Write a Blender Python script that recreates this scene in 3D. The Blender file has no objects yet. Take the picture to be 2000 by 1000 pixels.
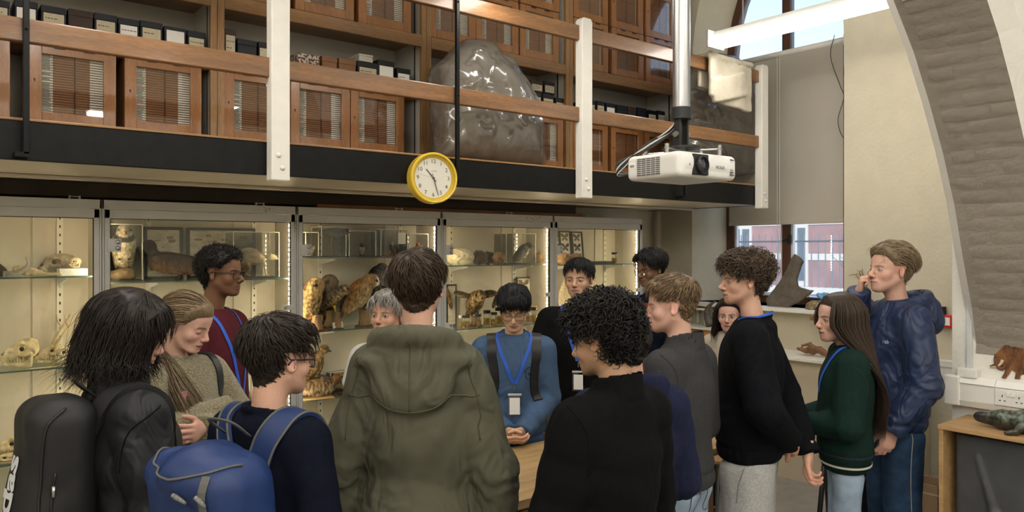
import bpy, math, random
import numpy as np
from mathutils import Vector, Matrix, Euler

# ---------------------------------------------------------------- camera, sky, exposure
scene = bpy.context.scene
COL = scene.collection
CAMZ = 1.8           # heights are counted from 15 cm above the floor
FLOOR = -0.15
FPX = 1480.0
HORIZON = 485.0
YAW = math.radians(-38.6)
FWD = np.array([-math.sin(YAW), math.cos(YAW), 0.0])
RGT = np.array([math.cos(YAW), math.sin(YAW), 0.0])
cam_d = bpy.data.cameras.new('camera')
cam_d.sensor_width = 36.0
cam_d.lens = FPX / 2000.0 * 36.0
cam_d.shift_y = (HORIZON - 500.0) / 2000.0
cam_d.clip_start = 0.02
cam_d.clip_end = 300
cam = bpy.data.objects.new('camera', cam_d)
COL.objects.link(cam)
cam.location = (0, 0, CAMZ)
cam.rotation_euler = (math.pi / 2, 0, YAW)
scene.camera = cam

world = bpy.data.worlds.new('sky')
scene.world = world
world.use_nodes = True
wn = world.node_tree
wn.nodes.clear()
w_out = wn.nodes.new('ShaderNodeOutputWorld')
w_bg = wn.nodes.new('ShaderNodeBackground')
w_sky = wn.nodes.new('ShaderNodeTexSky')
w_sky.sky_type = 'NISHITA'
w_sky.sun_disc = False
w_sky.sun_elevation = math.radians(32)
w_sky.sun_rotation = math.radians(200)
w_sky.air_density = 1.3
w_sky.dust_density = 1.5
w_bg.inputs['Strength'].default_value = 0.42
wn.links.new(w_sky.outputs[0], w_bg.inputs['Color'])
wn.links.new(w_bg.outputs[0], w_out.inputs['Surface'])

sun_d = bpy.data.lights.new('sun', 'SUN')
sun_d.energy = 4.5
sun_d.angle = math.radians(0.5)
sun_d.color = (1.0, 0.95, 0.88)
sun = bpy.data.objects.new('sun', sun_d)
COL.objects.link(sun)
sun.rotation_euler = (math.radians(48), 0, math.radians(-70))
scene.view_settings.view_transform = 'Standard'
scene.view_settings.look = 'None'
scene.view_settings.gamma = 1.0
scene.view_settings.use_curve_mapping = False
scene.view_settings.exposure = 0.12
LAMP_POWER = 18.0        # emission of the fluorescent diffusers
LED_POWER = 150.0        # emission of the cabinet strips

# ---------------------------------------------------------------- helpers
rnd = random.Random(7)
nprng = np.random.default_rng(11)
PI = math.pi


def ray(px, py):
    return FWD * FPX + RGT * (px - 1000.0) + np.array([0, 0, HORIZON - py])


def at(px, py, X=None, Y=None, Z=None, d=None):
    """World point seen at a photo pixel, on a given plane or at a given depth."""
    r = ray(px, py)
    if X is not None:
        t = X / r[0]
    elif Y is not None:
        t = Y / r[1]
    elif Z is not None:
        t = (Z - CAMZ) / r[2]
    else:
        t = d / FPX
    p = r * t
    return np.array([p[0], p[1], p[2] + CAMZ])


MATS = {}


def M(name, color, rough=0.6, metal=0.0, noise=None, bump=None, stretch=(1, 1, 1), color2=None, coat=0.0,
      trans=0.0, ior=1.45, alpha=1.0, emit=None, sheen=0.0, attr=None, wood=None, spec=0.5, ramp=(0.35, 0.65), bdist=0.002, wrinkle=None):
    """A procedural Principled material."""
    if name in MATS:
        return MATS[name]
    m = bpy.data.materials.new(name)
    m.use_nodes = True
    nt = m.node_tree
    b = nt.nodes['Principled BSDF']
    N = nt.nodes.new
    L = nt.links.new
    c4 = (*color, 1)
    b.inputs['Base Color'].default_value = c4
    b.inputs['Roughness'].default_value = rough
    b.inputs['Metallic'].default_value = metal
    b.inputs['Specular IOR Level'].default_value = spec
    b.inputs['IOR'].default_value = ior
    b.inputs['Coat Weight'].default_value = coat
    b.inputs['Coat Roughness'].default_value = 0.12
    b.inputs['Transmission Weight'].default_value = trans
    b.inputs['Alpha'].default_value = alpha
    b.inputs['Sheen Weight'].default_value = sheen
    if emit:
        b.inputs['Emission Color'].default_value = (*emit[0], 1)
        b.inputs['Emission Strength'].default_value = emit[1]
    src = None
    if noise or bump or wood or wrinkle:
        tc = N('ShaderNodeTexCoord')
        mp = N('ShaderNodeMapping')
        mp.inputs['Scale'].default_value = stretch
        L(tc.outputs['Object'], mp.inputs['Vector'])
    if attr:
        a = N('ShaderNodeAttribute')
        a.attribute_name = attr
        src = a.outputs['Color']
    if noise:
        n = N('ShaderNodeTexNoise')
        n.inputs['Scale'].default_value = noise[0]
        n.inputs['Detail'].default_value = noise[2] if len(noise) > 2 else 4
        n.inputs['Roughness'].default_value = 0.6
        L(mp.outputs[0], n.inputs['Vector'])
        r = N('ShaderNodeMapRange')
        r.inputs['From Min'].default_value = ramp[0]
        r.inputs['From Max'].default_value = ramp[1]
        L(n.outputs['Fac'], r.inputs['Value'])
        mx = N('ShaderNodeMix')
        mx.data_type = 'RGBA'
        if attr:
            mx.blend_type = 'MULTIPLY'
            g = 1 - noise[1]
            r.inputs['To Min'].default_value = 0
            L(src, mx.inputs['A'])
            cr = N('ShaderNodeMix')
            cr.data_type = 'RGBA'
            cr.inputs['A'].default_value = (g, g, g, 1)
            cr.inputs['B'].default_value = (1, 1, 1, 1)
            L(r.outputs[0], cr.inputs['Factor'])
            L(cr.outputs['Result'], mx.inputs['B'])
            mx.inputs['Factor'].default_value = 1
        else:
            c2 = color2 or tuple(max(0, v * (1 - noise[1])) for v in color)
            mx.inputs['A'].default_value = (*c2, 1)
            mx.inputs['B'].default_value = c4
            L(r.outputs[0], mx.inputs['Factor'])
        src = mx.outputs['Result']
    if wood:
        # long grain: noise strongly stretched plus fine pores
        n2 = N('ShaderNodeTexNoise')
        n2.inputs['Scale'].default_value = wood[0] * 6
        n2.inputs['Detail'].default_value = 3
        L(mp.outputs[0], n2.inputs['Vector'])
        r2 = N('ShaderNodeMapRange')
        r2.inputs['From Min'].default_value = 0.3
        r2.inputs['From Max'].default_value = 0.7
        r2.inputs['To Min'].default_value = 1 - wood[1]
        r2.inputs['To Max'].default_value = 1.0
        L(n2.outputs['Fac'], r2.inputs['Value'])
        mw = N('ShaderNodeMix')
        mw.data_type = 'RGBA'
        mw.blend_type = 'MULTIPLY'
        mw.inputs['Factor'].default_value = 1
        if src is None:
            mw.inputs['A'].default_value = c4
        else:
            L(src, mw.inputs['A'])
        L(r2.outputs[0], mw.inputs['B'])
        src = mw.outputs['Result']
    if src is not None:
        L(src, b.inputs['Base Color'])
    if bump:
        nb = N('ShaderNodeTexNoise')
        nb.inputs['Scale'].default_value = bump[0]
        nb.inputs['Detail'].default_value = bump[2] if len(bump) > 2 else 3
        L(mp.outputs[0], nb.inputs['Vector'])
        bp = N('ShaderNodeBump')
        bp.inputs['Strength'].default_value = bump[1]
        bp.inputs['Distance'].default_value = bdist
        L(nb.outputs['Fac'], bp.inputs['Height'])
        L(bp.outputs[0], b.inputs['Normal'])
    if wrinkle:
        nw = N('ShaderNodeTexNoise')
        nw.inputs['Scale'].default_value = wrinkle[0]
        nw.inputs['Detail'].default_value = 2.0
        nw.inputs['Distortion'].default_value = wrinkle[2] if len(wrinkle) > 2 else 1.6
        mw2 = N('ShaderNodeMapping')
        mw2.inputs['Scale'].default_value = (1.0, 1.0, 0.55)
        mw2.inputs['Rotation'].default_value = (.5, .3, .2)
        L(tc.outputs['Object'], mw2.inputs['Vector'])
        L(mw2.outputs[0], nw.inputs['Vector'])
        bw = N('ShaderNodeBump')
        bw.inputs['Strength'].default_value = wrinkle[1]
        bw.inputs['Distance'].default_value = .045
        L(nw.outputs['Fac'], bw.inputs['Height'])
        if bump:
            L(bw.outputs[0], bp.inputs['Normal'])
        else:
            L(bw.outputs[0], b.inputs['Normal'])
    MATS[name] = m
    return m


def glass_mat(name, tint=(0.9, 0.95, 0.93), gloss=0.06, rough=0.0, extra=None):
    """Thin clear pane: mostly transparent with a Fresnel reflection."""
    if name in MATS:
        return MATS[name]
    m = bpy.data.materials.new(name)
    m.use_nodes = True
    nt = m.node_tree
    nt.nodes.clear()
    N, L = nt.nodes.new, nt.links.new
    o = N('ShaderNodeOutputMaterial')
    t = N('ShaderNodeBsdfTransparent')
    t.inputs[0].default_value = (*tint, 1)
    g = N('ShaderNodeBsdfGlossy')
    g.inputs['Roughness'].default_value = rough
    f = N('ShaderNodeFresnel')
    ge = N('ShaderNodeNewGeometry')
    mr = N('ShaderNodeMapRange')
    mr.inputs['To Min'].default_value = 1.45
    mr.inputs['To Max'].default_value = 1 / 1.45
    L(ge.outputs['Backfacing'], mr.inputs['Value'])
    L(mr.outputs[0], f.inputs['IOR'])
    ad = N('ShaderNodeMath')
    ad.operation = 'ADD'
    ad.inputs[1].default_value = gloss
    L(f.outputs[0], ad.inputs[0])
    mx = N('ShaderNodeMixShader')
    L(ad.outputs[0], mx.inputs[0])
    L(t.outputs[0], mx.inputs[1])
    L(g.outputs[0], mx.inputs[2])
    L(mx.outputs[0], o.inputs['Surface'])
    MATS[name] = m
    return m


def link_mesh(name, verts, faces, mat, parent=None, smooth=False, loc=(0, 0, 0), rot=(0, 0, 0), mi=None, colors=None):
    me = bpy.data.meshes.new(name)
    if isinstance(faces, np.ndarray):
        nf, k = faces.shape
        me.vertices.add(len(verts))
        me.vertices.foreach_set('co', np.asarray(verts, np.float32).ravel())
        me.loops.add(nf * k)
        me.loops.foreach_set('vertex_index', faces.astype(np.int32).ravel())
        me.polygons.add(nf)
        me.polygons.foreach_set('loop_start', np.arange(nf, dtype=np.int32) * k)
        me.update(calc_edges=True)
    else:
        me.from_pydata([tuple(map(float, v)) for v in verts], [], faces)
        me.update()
    for mm in (mat if isinstance(mat, (list, tuple)) else [mat]):
        me.materials.append(mm)
    if mi is not None:
        me.polygons.foreach_set('material_index', np.asarray(mi, np.int32))
    if smooth:
        me.polygons.foreach_set('use_smooth', np.ones(len(me.polygons), bool))
    if colors is not None:
        ca = me.color_attributes.new('Col', 'FLOAT_COLOR', 'POINT')
        c = np.ones((len(verts), 4), np.float32)
        c[:, :3] = colors
        ca.data.foreach_set('color', c.ravel())
    ob = bpy.data.objects.new(name, me)
    COL.objects.link(ob)
    ob.location = loc
    ob.rotation_euler = rot
    if parent is not None:
        ob.parent = parent
    return ob


class MB:
    """Collects simple shapes into one mesh."""

    def __init__(self):
        self.v, self.f, self.m = [], [], []

    def add(self, vs, fs, mi=0):
        o = len(self.v)
        self.v += [tuple(map(float, p)) for p in vs]
        self.f += [tuple(i + o for i in q) for q in fs]
        self.m += [mi] * len(fs)
        return self

    def box(self, lo, hi, mi=0, rot=None, piv=None):
        (x0, y0, z0), (x1, y1, z1) = lo, hi
        vs = [(x0, y0, z0), (x1, y0, z0), (x1, y1, z0), (x0, y1, z0), (x0, y0, z1), (x1, y0, z1), (x1, y1, z1), (x0, y1, z1)]
        if rot is not None:
            R = Euler(rot).to_matrix()
            c = Vector(piv if piv is not None else ((x0 + x1) / 2, (y0 + y1) / 2, (z0 + z1) / 2))
            vs = [tuple(R @ (Vector(p) - c) + c) for p in vs]
        return self.add(vs, [(0, 3, 2, 1), (4, 5, 6, 7), (0, 1, 5, 4), (1, 2, 6, 5), (2, 3, 7, 6), (3, 0, 4, 7)], mi)

    def cbox(self, c, s, mi=0, rot=None):
        return self.box([c[i] - s[i] / 2 for i in range(3)], [c[i] + s[i] / 2 for i in range(3)], mi, rot)

    def rings(self, rings, mi=0, cap=True, closed=True):
        n = len(rings[0])
        vs = [p for r in rings for p in r]
        fs = []
        for i in range(len(rings) - 1):
            for j in range(n if closed else n - 1):
                k = (j + 1) % n
                fs.append((i * n + j, i * n + k, (i + 1) * n + k, (i + 1) * n + j))
        if cap:
            fs.append(tuple(reversed(range(n))))
            fs.append(tuple((len(rings) - 1) * n + j for j in range(n)))
        return self.add(vs, fs, mi)

    def tube(self, pts, r, n=8, mi=0, flat=1.0):
        pts = [np.array(p, float) for p in pts]
        rs = r if isinstance(r, (list, tuple, np.ndarray)) else [r] * len(pts)
        up = None
        rings = []
        for i, p in enumerate(pts):
            t = pts[min(i + 1, len(pts) - 1)] - pts[max(i - 1, 0)]
            t = t / (np.linalg.norm(t) + 1e-9)
            if up is None:
                up = np.array([0, 0, 1.0]) if abs(t[2]) < 0.9 else np.array([1.0, 0, 0])
            u = np.cross(up, t)
            u /= np.linalg.norm(u) + 1e-9
            w = np.cross(t, u)
            up = w
            rings.append([p + (u * math.cos(2 * PI * k / n) + w * flat * math.sin(2 * PI * k / n)) * rs[i] for k in range(n)])
        return self.rings(rings, mi)

    def cyl(self, p0, p1, r, n=16, mi=0, r1=None):
        return self.tube([p0, p1], [r, r if r1 is None else r1], n, mi)

    def prism(self, poly, z0, z1, mi=0, frame=None):
        """poly: 2D outline; extruded along the third axis of frame (o, u, v, w)."""
        if frame is None:
            frame = ((0, 0, 0), (1, 0, 0), (0, 1, 0), (0, 0, 1))
        o, u, v, w = [np.array(a, float) for a in frame]
        n = len(poly)
        vs = [o + u * a + v * b + w * z0 for a, b in poly] + [o + u * a + v * b + w * z1 for a, b in poly]
        fs = [tuple(reversed(range(n))), tuple(range(n, 2 * n))]
        fs += [(i, (i + 1) % n, n + (i + 1) % n, n + i) for i in range(n)]
        return self.add(vs, fs, mi)

    def sphere(self, c, r, n=12, mi=0):
        r = (r, r, r) if not isinstance(r, (tuple, list)) else r
        vs, fs = [], []
        m = max(4, n // 2)
        for i in range(m + 1):
            a = PI * i / m
            for j in range(n):
                b = 2 * PI * j / n
                vs.append((c[0] + r[0] * math.sin(a) * math.cos(b), c[1] + r[1] * math.sin(a) * math.sin(b), c[2] + r[2] * math.cos(a)))
        for i in range(m):
            for j in range(n):
                k = (j + 1) % n
                fs.append((i * n + j, (i + 1) * n + j, (i + 1) * n + k, i * n + k))
        return self.add(vs, fs, mi)

    def lathe(self, prof, c=(0, 0, 0), n=24, mi=0, frame=None):
        """prof: (radius, height) pairs around the vertical (or frame) axis."""
        if frame is None:
            frame = ((1, 0, 0), (0, 1, 0), (0, 0, 1))
        u, v, w = [np.array(a, float) for a in frame]
        c = np.array(c, float)
        rings = [[c + (u * math.cos(2 * PI * k / n) + v * math.sin(2 * PI * k / n)) * r + w * h for k in range(n)] for r, h in prof]
        return self.rings(rings, mi)

    def build(self, name, mat, parent=None, smooth=False, bevel=0.0, loc=(0, 0, 0), rot=(0, 0, 0), auto=None, seg=2):
        ob = link_mesh(name, self.v, self.f, mat, parent, smooth, loc, rot, mi=self.m if isinstance(mat, (list, tuple)) else None)
        if auto:
            ob.data.set_sharp_from_angle(angle=math.radians(auto))
        if bevel:
            md = ob.modifiers.new('bevel', 'BEVEL')
            md.width = bevel
            md.segments = seg
            md.limit_method = 'ANGLE'
            md.angle_limit = math.radians(40)
            if smooth:
                md.harden_normals = False
        return ob


def thing(name, label, cat, loc=(0, 0, 0), rz=0.0, group=None, rot=None):
    o = bpy.data.objects.new(name, None)
    o.empty_display_size = 0.1
    COL.objects.link(o)
    o.location = tuple(float(v) for v in loc)
    o.rotation_euler = rot if rot is not None else (0, 0, rz)
    return tag(o, label, cat, group)


def tag(o, label, cat, group=None, kind=None):
    o['label'] = label
    o['category'] = cat
    if group:
        o['group'] = group
    if kind:
        o['kind'] = kind
    return o


def struct(o):
    o['kind'] = 'structure'
    return o


def children(o):
    return [c for c in bpy.data.objects if c.parent == o]


def copy_tree(o, parent=None, kids=None):
    c = o.copy()
    COL.objects.link(c)
    if parent is not None:
        c.parent = parent
    for ch in list(o.children):
        copy_tree(ch, c)
    return c


_tc = {}


def text_geo(s, size, extrude=0.0006, align='CENTER', bold=0.0, shear=0.0, space=1.0):
    """Lettering as mesh geometry in the XY plane (reading along +X, up +Y, facing +Z)."""
    key = (s, size, extrude, align, bold, shear, space)
    if key in _tc:
        return _tc[key]
    cu = bpy.data.curves.new('lettering', 'FONT')
    cu.body = s
    cu.size = size
    cu.extrude = extrude
    cu.align_x = align
    cu.align_y = 'CENTER'
    cu.offset = bold
    cu.shear = shear
    cu.resolution_u = 3
    cu.space_character = space
    ob = bpy.data.objects.new('lettering', cu)
    COL.objects.link(ob)
    bpy.context.view_layer.update()
    dg = bpy.context.evaluated_depsgraph_get()
    me = bpy.data.meshes.new_from_object(ob.evaluated_get(dg))
    vs = [tuple(v.co) for v in me.vertices]
    fs = [tuple(p.vertices) for p in me.polygons]
    bpy.data.objects.remove(ob)
    bpy.data.curves.remove(cu)
    bpy.data.meshes.remove(me)
    _tc[key] = (vs, fs)
    return vs, fs


def put_text(mb, s, size, o, u, v, extrude=0.0006, align='CENTER', bold=0.0, mi=0, rotate=0.0, space=1.0):
    """Adds lettering to mb at origin o, reading along u with up v."""
    vs, fs = text_geo(s, size, extrude, align, bold, 0.0, space)
    o, u, v = [np.array(a, float) for a in (o, u, v)]
    w = np.cross(u, v)
    ca, sa = math.cos(rotate), math.sin(rotate)
    out = []
    for x, y, z in vs:
        x, y = x * ca - y * sa, x * sa + y * ca
        out.append(o + u * x + v * y + w * z)
    mb.add(out, fs, mi)


# ---------------------------------------------------------------- signed distance modelling
F32 = np.float32


def surf_nets(f, lo, hi, h):
    """Naive surface nets: a smooth quad mesh of f = 0 inside the box."""
    lo = np.array(lo, F32)
    n = np.maximum(4, np.ceil((np.array(hi) - lo) / h).astype(int) + 1)
    ax = [(lo[i] + h * np.arange(n[i])).astype(F32) for i in range(3)]
    X, Y, Z = np.meshgrid(*ax, indexing='ij')
    V = f((X, Y, Z)).astype(F32)
    S = V < 0
    c = np.zeros(np.array(V.shape) - 1, np.uint8)
    for i in (0, 1):
        for j in (0, 1):
            for k in (0, 1):
                c += S[i:S.shape[0] - 1 + i, j:S.shape[1] - 1 + j, k:S.shape[2] - 1 + k]
    act = (c > 0) & (c < 8)
    idx = np.full(act.shape, -1, np.int64)
    I, J, K = np.nonzero(act)
    idx[I, J, K] = np.arange(len(I))
    acc = np.zeros((len(I), 3), F32)
    cnt = np.zeros(len(I), F32)
    corners = [(a, b, d) for a in (0, 1) for b in (0, 1) for d in (0, 1)]
    val = {q: V[I + q[0], J + q[1], K + q[2]] for q in corners}
    for q in corners:
        for axi in range(3):
            if q[axi] == 0:
                q2 = list(q)
                q2[axi] = 1
                a, b = val[q], val[tuple(q2)]
                cr = (a < 0) != (b < 0)
                d = np.where(cr, a / np.where(a - b == 0, 1, a - b), 0)
                p = np.tile(np.array(q, F32), (len(I), 1))
                p[:, axi] = d
                acc += p * cr[:, None]
                cnt += cr
    P = (np.stack([I, J, K], 1) + acc / np.maximum(cnt, 1)[:, None]) * h + lo
    quads = []
    for axi in range(3):
        o1, o2 = [(1, 2), (2, 0), (0, 1)][axi]
        sl0 = [slice(None)] * 3
        sl1 = [slice(None)] * 3
        sl0[axi] = slice(0, -1)
        sl1[axi] = slice(1, None)
        a, b = S[tuple(sl0)], S[tuple(sl1)]
        cr = a != b
        E = np.stack(np.nonzero(cr), 1)
        ok = (E[:, o1] > 0) & (E[:, o2] > 0) & (E[:, o1] < act.shape[o1]) & (E[:, o2] < act.shape[o2])
        E = E[ok]
        fl = a[E[:, 0], E[:, 1], E[:, 2]]

        def cell(d1, d2):
            q = E.copy()
            q[:, o1] -= d1
            q[:, o2] -= d2
            return idx[q[:, 0], q[:, 1], q[:, 2]]
        c00, c10, c11, c01 = cell(1, 1), cell(0, 1), cell(0, 0), cell(1, 0)
        Q = np.stack([c00, c10, c11, c01], 1)
        Q[~fl] = Q[~fl][:, ::-1]
        quads.append(Q)
    Q = np.concatenate(quads)
    Q = Q[(Q >= 0).all(1)]
    return P.astype(np.float64), Q


def ell(P, c, r, R=None):
    x, y, z = P[0] - c[0], P[1] - c[1], P[2] - c[2]
    if R is not None:
        x, y, z = (R[0][0] * x + R[1][0] * y + R[2][0] * z, R[0][1] * x + R[1][1] * y + R[2][1] * z, R[0][2] * x + R[1][2] * y + R[2][2] * z)
    k0 = np.sqrt((x / r[0]) ** 2 + (y / r[1]) ** 2 + (z / r[2]) ** 2)
    k1 = np.sqrt((x / r[0] ** 2) ** 2 + (y / r[1] ** 2) ** 2 + (z / r[2] ** 2) ** 2)
    return k0 * (k0 - 1) / np.maximum(k1, 1e-6)


def sph(P, c, r):
    return np.sqrt((P[0] - c[0]) ** 2 + (P[1] - c[1]) ** 2 + (P[2] - c[2]) ** 2) - r


def cap(P, a, b, ra, rb=None):
    rb = ra if rb is None else rb
    bx, by, bz = b[0] - a[0], b[1] - a[1], b[2] - a[2]
    x, y, z = P[0] - a[0], P[1] - a[1], P[2] - a[2]
    t = np.clip((x * bx + y * by + z * bz) / (bx * bx + by * by + bz * bz + 1e-12), 0, 1)
    return np.sqrt((x - bx * t) ** 2 + (y - by * t) ** 2 + (z - bz * t) ** 2) - (ra + (rb - ra) * t)


def chain(P, pts, rs, k=0.0):
    d = None
    for i in range(len(pts) - 1):
        e = cap(P, pts[i], pts[i + 1], rs[i], rs[i + 1])
        d = e if d is None else (smin(d, e, k) if k else np.minimum(d, e))
    return d


def rbox(P, c, s, r, R=None):
    x, y, z = P[0] - c[0], P[1] - c[1], P[2] - c[2]
    if R is not None:
        x, y, z = (R[0][0] * x + R[1][0] * y + R[2][0] * z, R[0][1] * x + R[1][1] * y + R[2][1] * z, R[0][2] * x + R[1][2] * y + R[2][2] * z)
    qx, qy, qz = np.abs(x) - s[0] + r, np.abs(y) - s[1] + r, np.abs(z) - s[2] + r
    o = np.sqrt(np.maximum(qx, 0) ** 2 + np.maximum(qy, 0) ** 2 + np.maximum(qz, 0) ** 2)
    return o + np.minimum(np.maximum(qx, np.maximum(qy, qz)), 0) - r


def smin(a, b, k):
    h = np.maximum(k - np.abs(a - b), 0) / k
    return np.minimum(a, b) - h * h * k * 0.25


def smax(a, b, k):
    return -smin(-a, -b, k)


def smins(ds, k):
    d = ds[0]
    for e in ds[1:]:
        d = smin(d, e, k)
    return d


def rotm(rx=0, ry=0, rz=0):
    return np.array(Euler((math.radians(rx), math.radians(ry), math.radians(rz))).to_matrix())


def folds(P, freq, seed, warp=1.0):
    """Smooth crease pattern in about [-1, 1]."""
    g = np.random.default_rng(seed)
    x, y, z = P
    out = 0
    for i in range(3):
        a = g.normal(size=3) * freq
        b = g.normal(size=3) * freq[::-1] * 0.6
        ph = g.uniform(0, 6.28, 2)
        w = np.sin(b[0] * x + b[1] * y + b[2] * z + ph[0]) * 1.6 * warp
        s = np.sin(a[0] * x + a[1] * y + a[2] * z + w + ph[1])
        out = out + (1 - 2 * np.abs(s)) * (0.6 ** i)
    return out / 2.0


def vfbm(p, scale, seed, octaves=3):
    """Cheap smooth pseudo noise on an (N,3) array, about [-1,1]."""
    g = np.random.default_rng(seed)
    out = np.zeros(len(p))
    amp = 1.0
    for o in range(octaves):
        A = g.normal(size=(3, 3)) * scale * (1.9 ** o)
        ph = g.uniform(0, 6.28, 3)
        q = np.sin(p @ A + ph + 1.3 * np.sin(p[:, [1, 2, 0]] @ A + ph[::-1]))
        out += q.sum(1) / 3 * amp
        amp *= 0.55
    return out


def sdf_obj(name, f, lo, hi, h, mat, parent=None, color=None, loc=(0, 0, 0), rot=(0, 0, 0), smooth=True, xf=None):
    v, q = surf_nets(f, lo, hi, h)
    cols = color(v) if color is not None else None
    if xf is not None:
        v = xf(v)
    return link_mesh(name, v, q, mat, parent, smooth, loc, rot, colors=cols)


def project(f, pts, off=0.0, it=8):
    """Moves points onto the level set f = off; returns points and normals."""
    p = np.array(pts, float)
    e = 0.004
    for _ in range(it):
        def ev(q):
            return np.asarray(f((q[:, 0], q[:, 1], q[:, 2])), float)
        d = ev(p)
        g = np.stack([ev(p + np.eye(3)[i] * e) - ev(p - np.eye(3)[i] * e) for i in range(3)], 1)
        g /= np.linalg.norm(g, axis=1)[:, None] + 1e-9
        p = p - g * (d - off)[:, None] * 0.8
    return p, g


def resample(pts, n):
    pts = np.array(pts, float)
    s = np.r_[0, np.cumsum(np.linalg.norm(np.diff(pts, axis=0), axis=1))]
    u = np.linspace(0, s[-1], n)
    return np.stack([np.interp(u, s, pts[:, i]) for i in range(3)], 1)


def spline(pts, n):
    """Catmull-Rom through pts."""
    p = np.array(pts, float)
    p = np.vstack([2 * p[0] - p[1], p, 2 * p[-1] - p[-2]])
    out = []
    m = len(p) - 3
    for u in np.linspace(0, m - 1e-6, n):
        i = int(u)
        t = u - i
        a, b, c, d = p[i:i + 4]
        out.append(0.5 * (2 * b + (c - a) * t + (2 * a - 5 * b + 4 * c - d) * t * t + (3 * b - a - 3 * c + d) * t ** 3))
    return np.array(out)


def ribbon(mb, pts, nrm, width, thick, mi=0):
    """A flat strap along pts lying across nrm."""
    pts = np.array(pts)
    rings = []
    for i in range(len(pts)):
        t = pts[min(i + 1, len(pts) - 1)] - pts[max(i - 1, 0)]
        t /= np.linalg.norm(t) + 1e-9
        n = nrm[i] - t * np.dot(nrm[i], t)
        n /= np.linalg.norm(n) + 1e-9
        s = np.cross(t, n)
        w = width[i] if hasattr(width, '__len__') else width
        rings.append([pts[i] + s * w / 2 - n * thick / 2, pts[i] - s * w / 2 - n * thick / 2, pts[i] - s * w / 2 + n * thick / 2, pts[i] + s * w / 2 + n * thick / 2])
    mb.rings(rings, mi)
# ---------------------------------------------------------------- common materials
m_plaster = M('cream plaster', (0.62, 0.57, 0.44), 0.85, noise=(6, 0.06), bump=(35, 0.5, 5), bdist=0.006)
m_plaster_white = M('white plaster', (0.74, 0.72, 0.66), 0.85, noise=(5, 0.05), bump=(40, 0.5, 5), bdist=0.006)
m_grey_brick = M('grey painted brickwork', (0.275, 0.243, 0.20), 0.72, noise=(9, 0.12), bump=(26, 0.7, 4), bdist=0.008)
m_ceiling = M('white ceiling', (0.8, 0.78, 0.73), 0.9)
m_floor = M('grey vinyl floor', (0.34, 0.33, 0.31), 0.45, noise=(8, 0.15))
m_cream_paint = M('cream gloss paint', (0.62, 0.54, 0.42), 0.45, noise=(4, 0.06))
m_white_paint = M('white gloss paint', (0.78, 0.76, 0.70), 0.4, noise=(12, 0.05))
m_black_paint = M('black gloss paint', (0.007, 0.0075, 0.008), 0.38, noise=(14, 0.5), bump=(30, 0.08), spec=.22)
m_oak = M('oak', (0.40, 0.215, 0.085), 0.38, noise=(3.0, 0.3), wood=(5, 0.3), stretch=(0.6, 6, 6), coat=0.2)
m_oak_v = M('oak upright', (0.40, 0.225, 0.09), 0.4, noise=(3.0, 0.3), wood=(5, 0.3), stretch=(6, 6, 0.6), coat=0.2)
m_rail = M('varnished rail', (0.30, 0.145, 0.058), 0.34, noise=(2.4, 0.35), wood=(5, 0.35), stretch=(0.7, 8, 8), coat=0.35)
m_mahog = M('mahogany', (0.39, 0.172, 0.060), 0.32, noise=(3, 0.3), wood=(6, 0.3), stretch=(5, 5, 0.8), coat=0.35)
m_mahog_h = M('mahogany rail', (0.39, 0.172, 0.062), 0.32, noise=(3, 0.3), wood=(6, 0.3), stretch=(0.8, 5, 5), coat=0.35)
m_drawer = M('drawer wood', (0.34, 0.15, 0.07), 0.5, noise=(4, 0.2), stretch=(0.6, 4, 4))
m_label_white = M('white card', (0.86, 0.85, 0.81), 0.7)
m_label_cream = M('aged card', (0.62, 0.55, 0.40), 0.75, noise=(30, 0.15))
m_ink = M('dark ink', (0.05, 0.045, 0.05), 0.7)
m_black = M('black plastic', (0.012, 0.012, 0.013), 0.45)
m_steel = M('brushed steel', (0.42, 0.42, 0.42), 0.33, 1.0, bump=(40, 0.05), stretch=(20, 20, 0.5))
m_dark_brown = M('dark brown board', (0.075, 0.058, 0.045), 0.6, noise=(5, 0.2))
m_glass = glass_mat('clear pane', (0.97, 0.98, 0.96), 0.0)
m_glass_gal = glass_mat('slide cabinet pane', (0.92, 0.92, 0.90), 0.03)
m_shelf_white = M('shelf back paint', (0.62, 0.60, 0.55), 0.8, noise=(3, 0.05))

WI, WO = 6.20, 6.60          # inner and outer plane of the window wall
YB = 5.25                    # back wall
ZC = 5.4                     # ceiling
XL, YF = -3.2, -4.2          # left wall, wall behind the camera

struct(MB().box((XL - .3, YF - .3, FLOOR - .2), (WO + .3, YB + .3, FLOOR)).build('floor', m_floor))
struct(MB().box((XL - .3, YF - .3, ZC), (WO + .3, YB + .3, ZC + .2)).build('ceiling', m_ceiling))
struct(MB().box((XL, YB, FLOOR), (WO, YB + .25, ZC)).build('wall_back', m_plaster))
struct(MB().box((XL - .25, YF, FLOOR), (XL, YB, ZC)).build('wall_left', m_plaster))
struct(MB().box((XL - .25, YF - .25, FLOOR), (WO, YF, ZC)).build('wall_front', m_plaster))


def arch_pts(yc, a, z0, zs, h, n=20):
    pts = [(yc - a, z0), (yc - a, zs)]
    for i in range(1, n):
        t = PI * i / n
        pts.append((yc - a * math.cos(t), zs + h * math.sin(t) ** 0.9))
    pts += [(yc + a, zs), (yc + a, z0)]
    return pts


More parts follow.
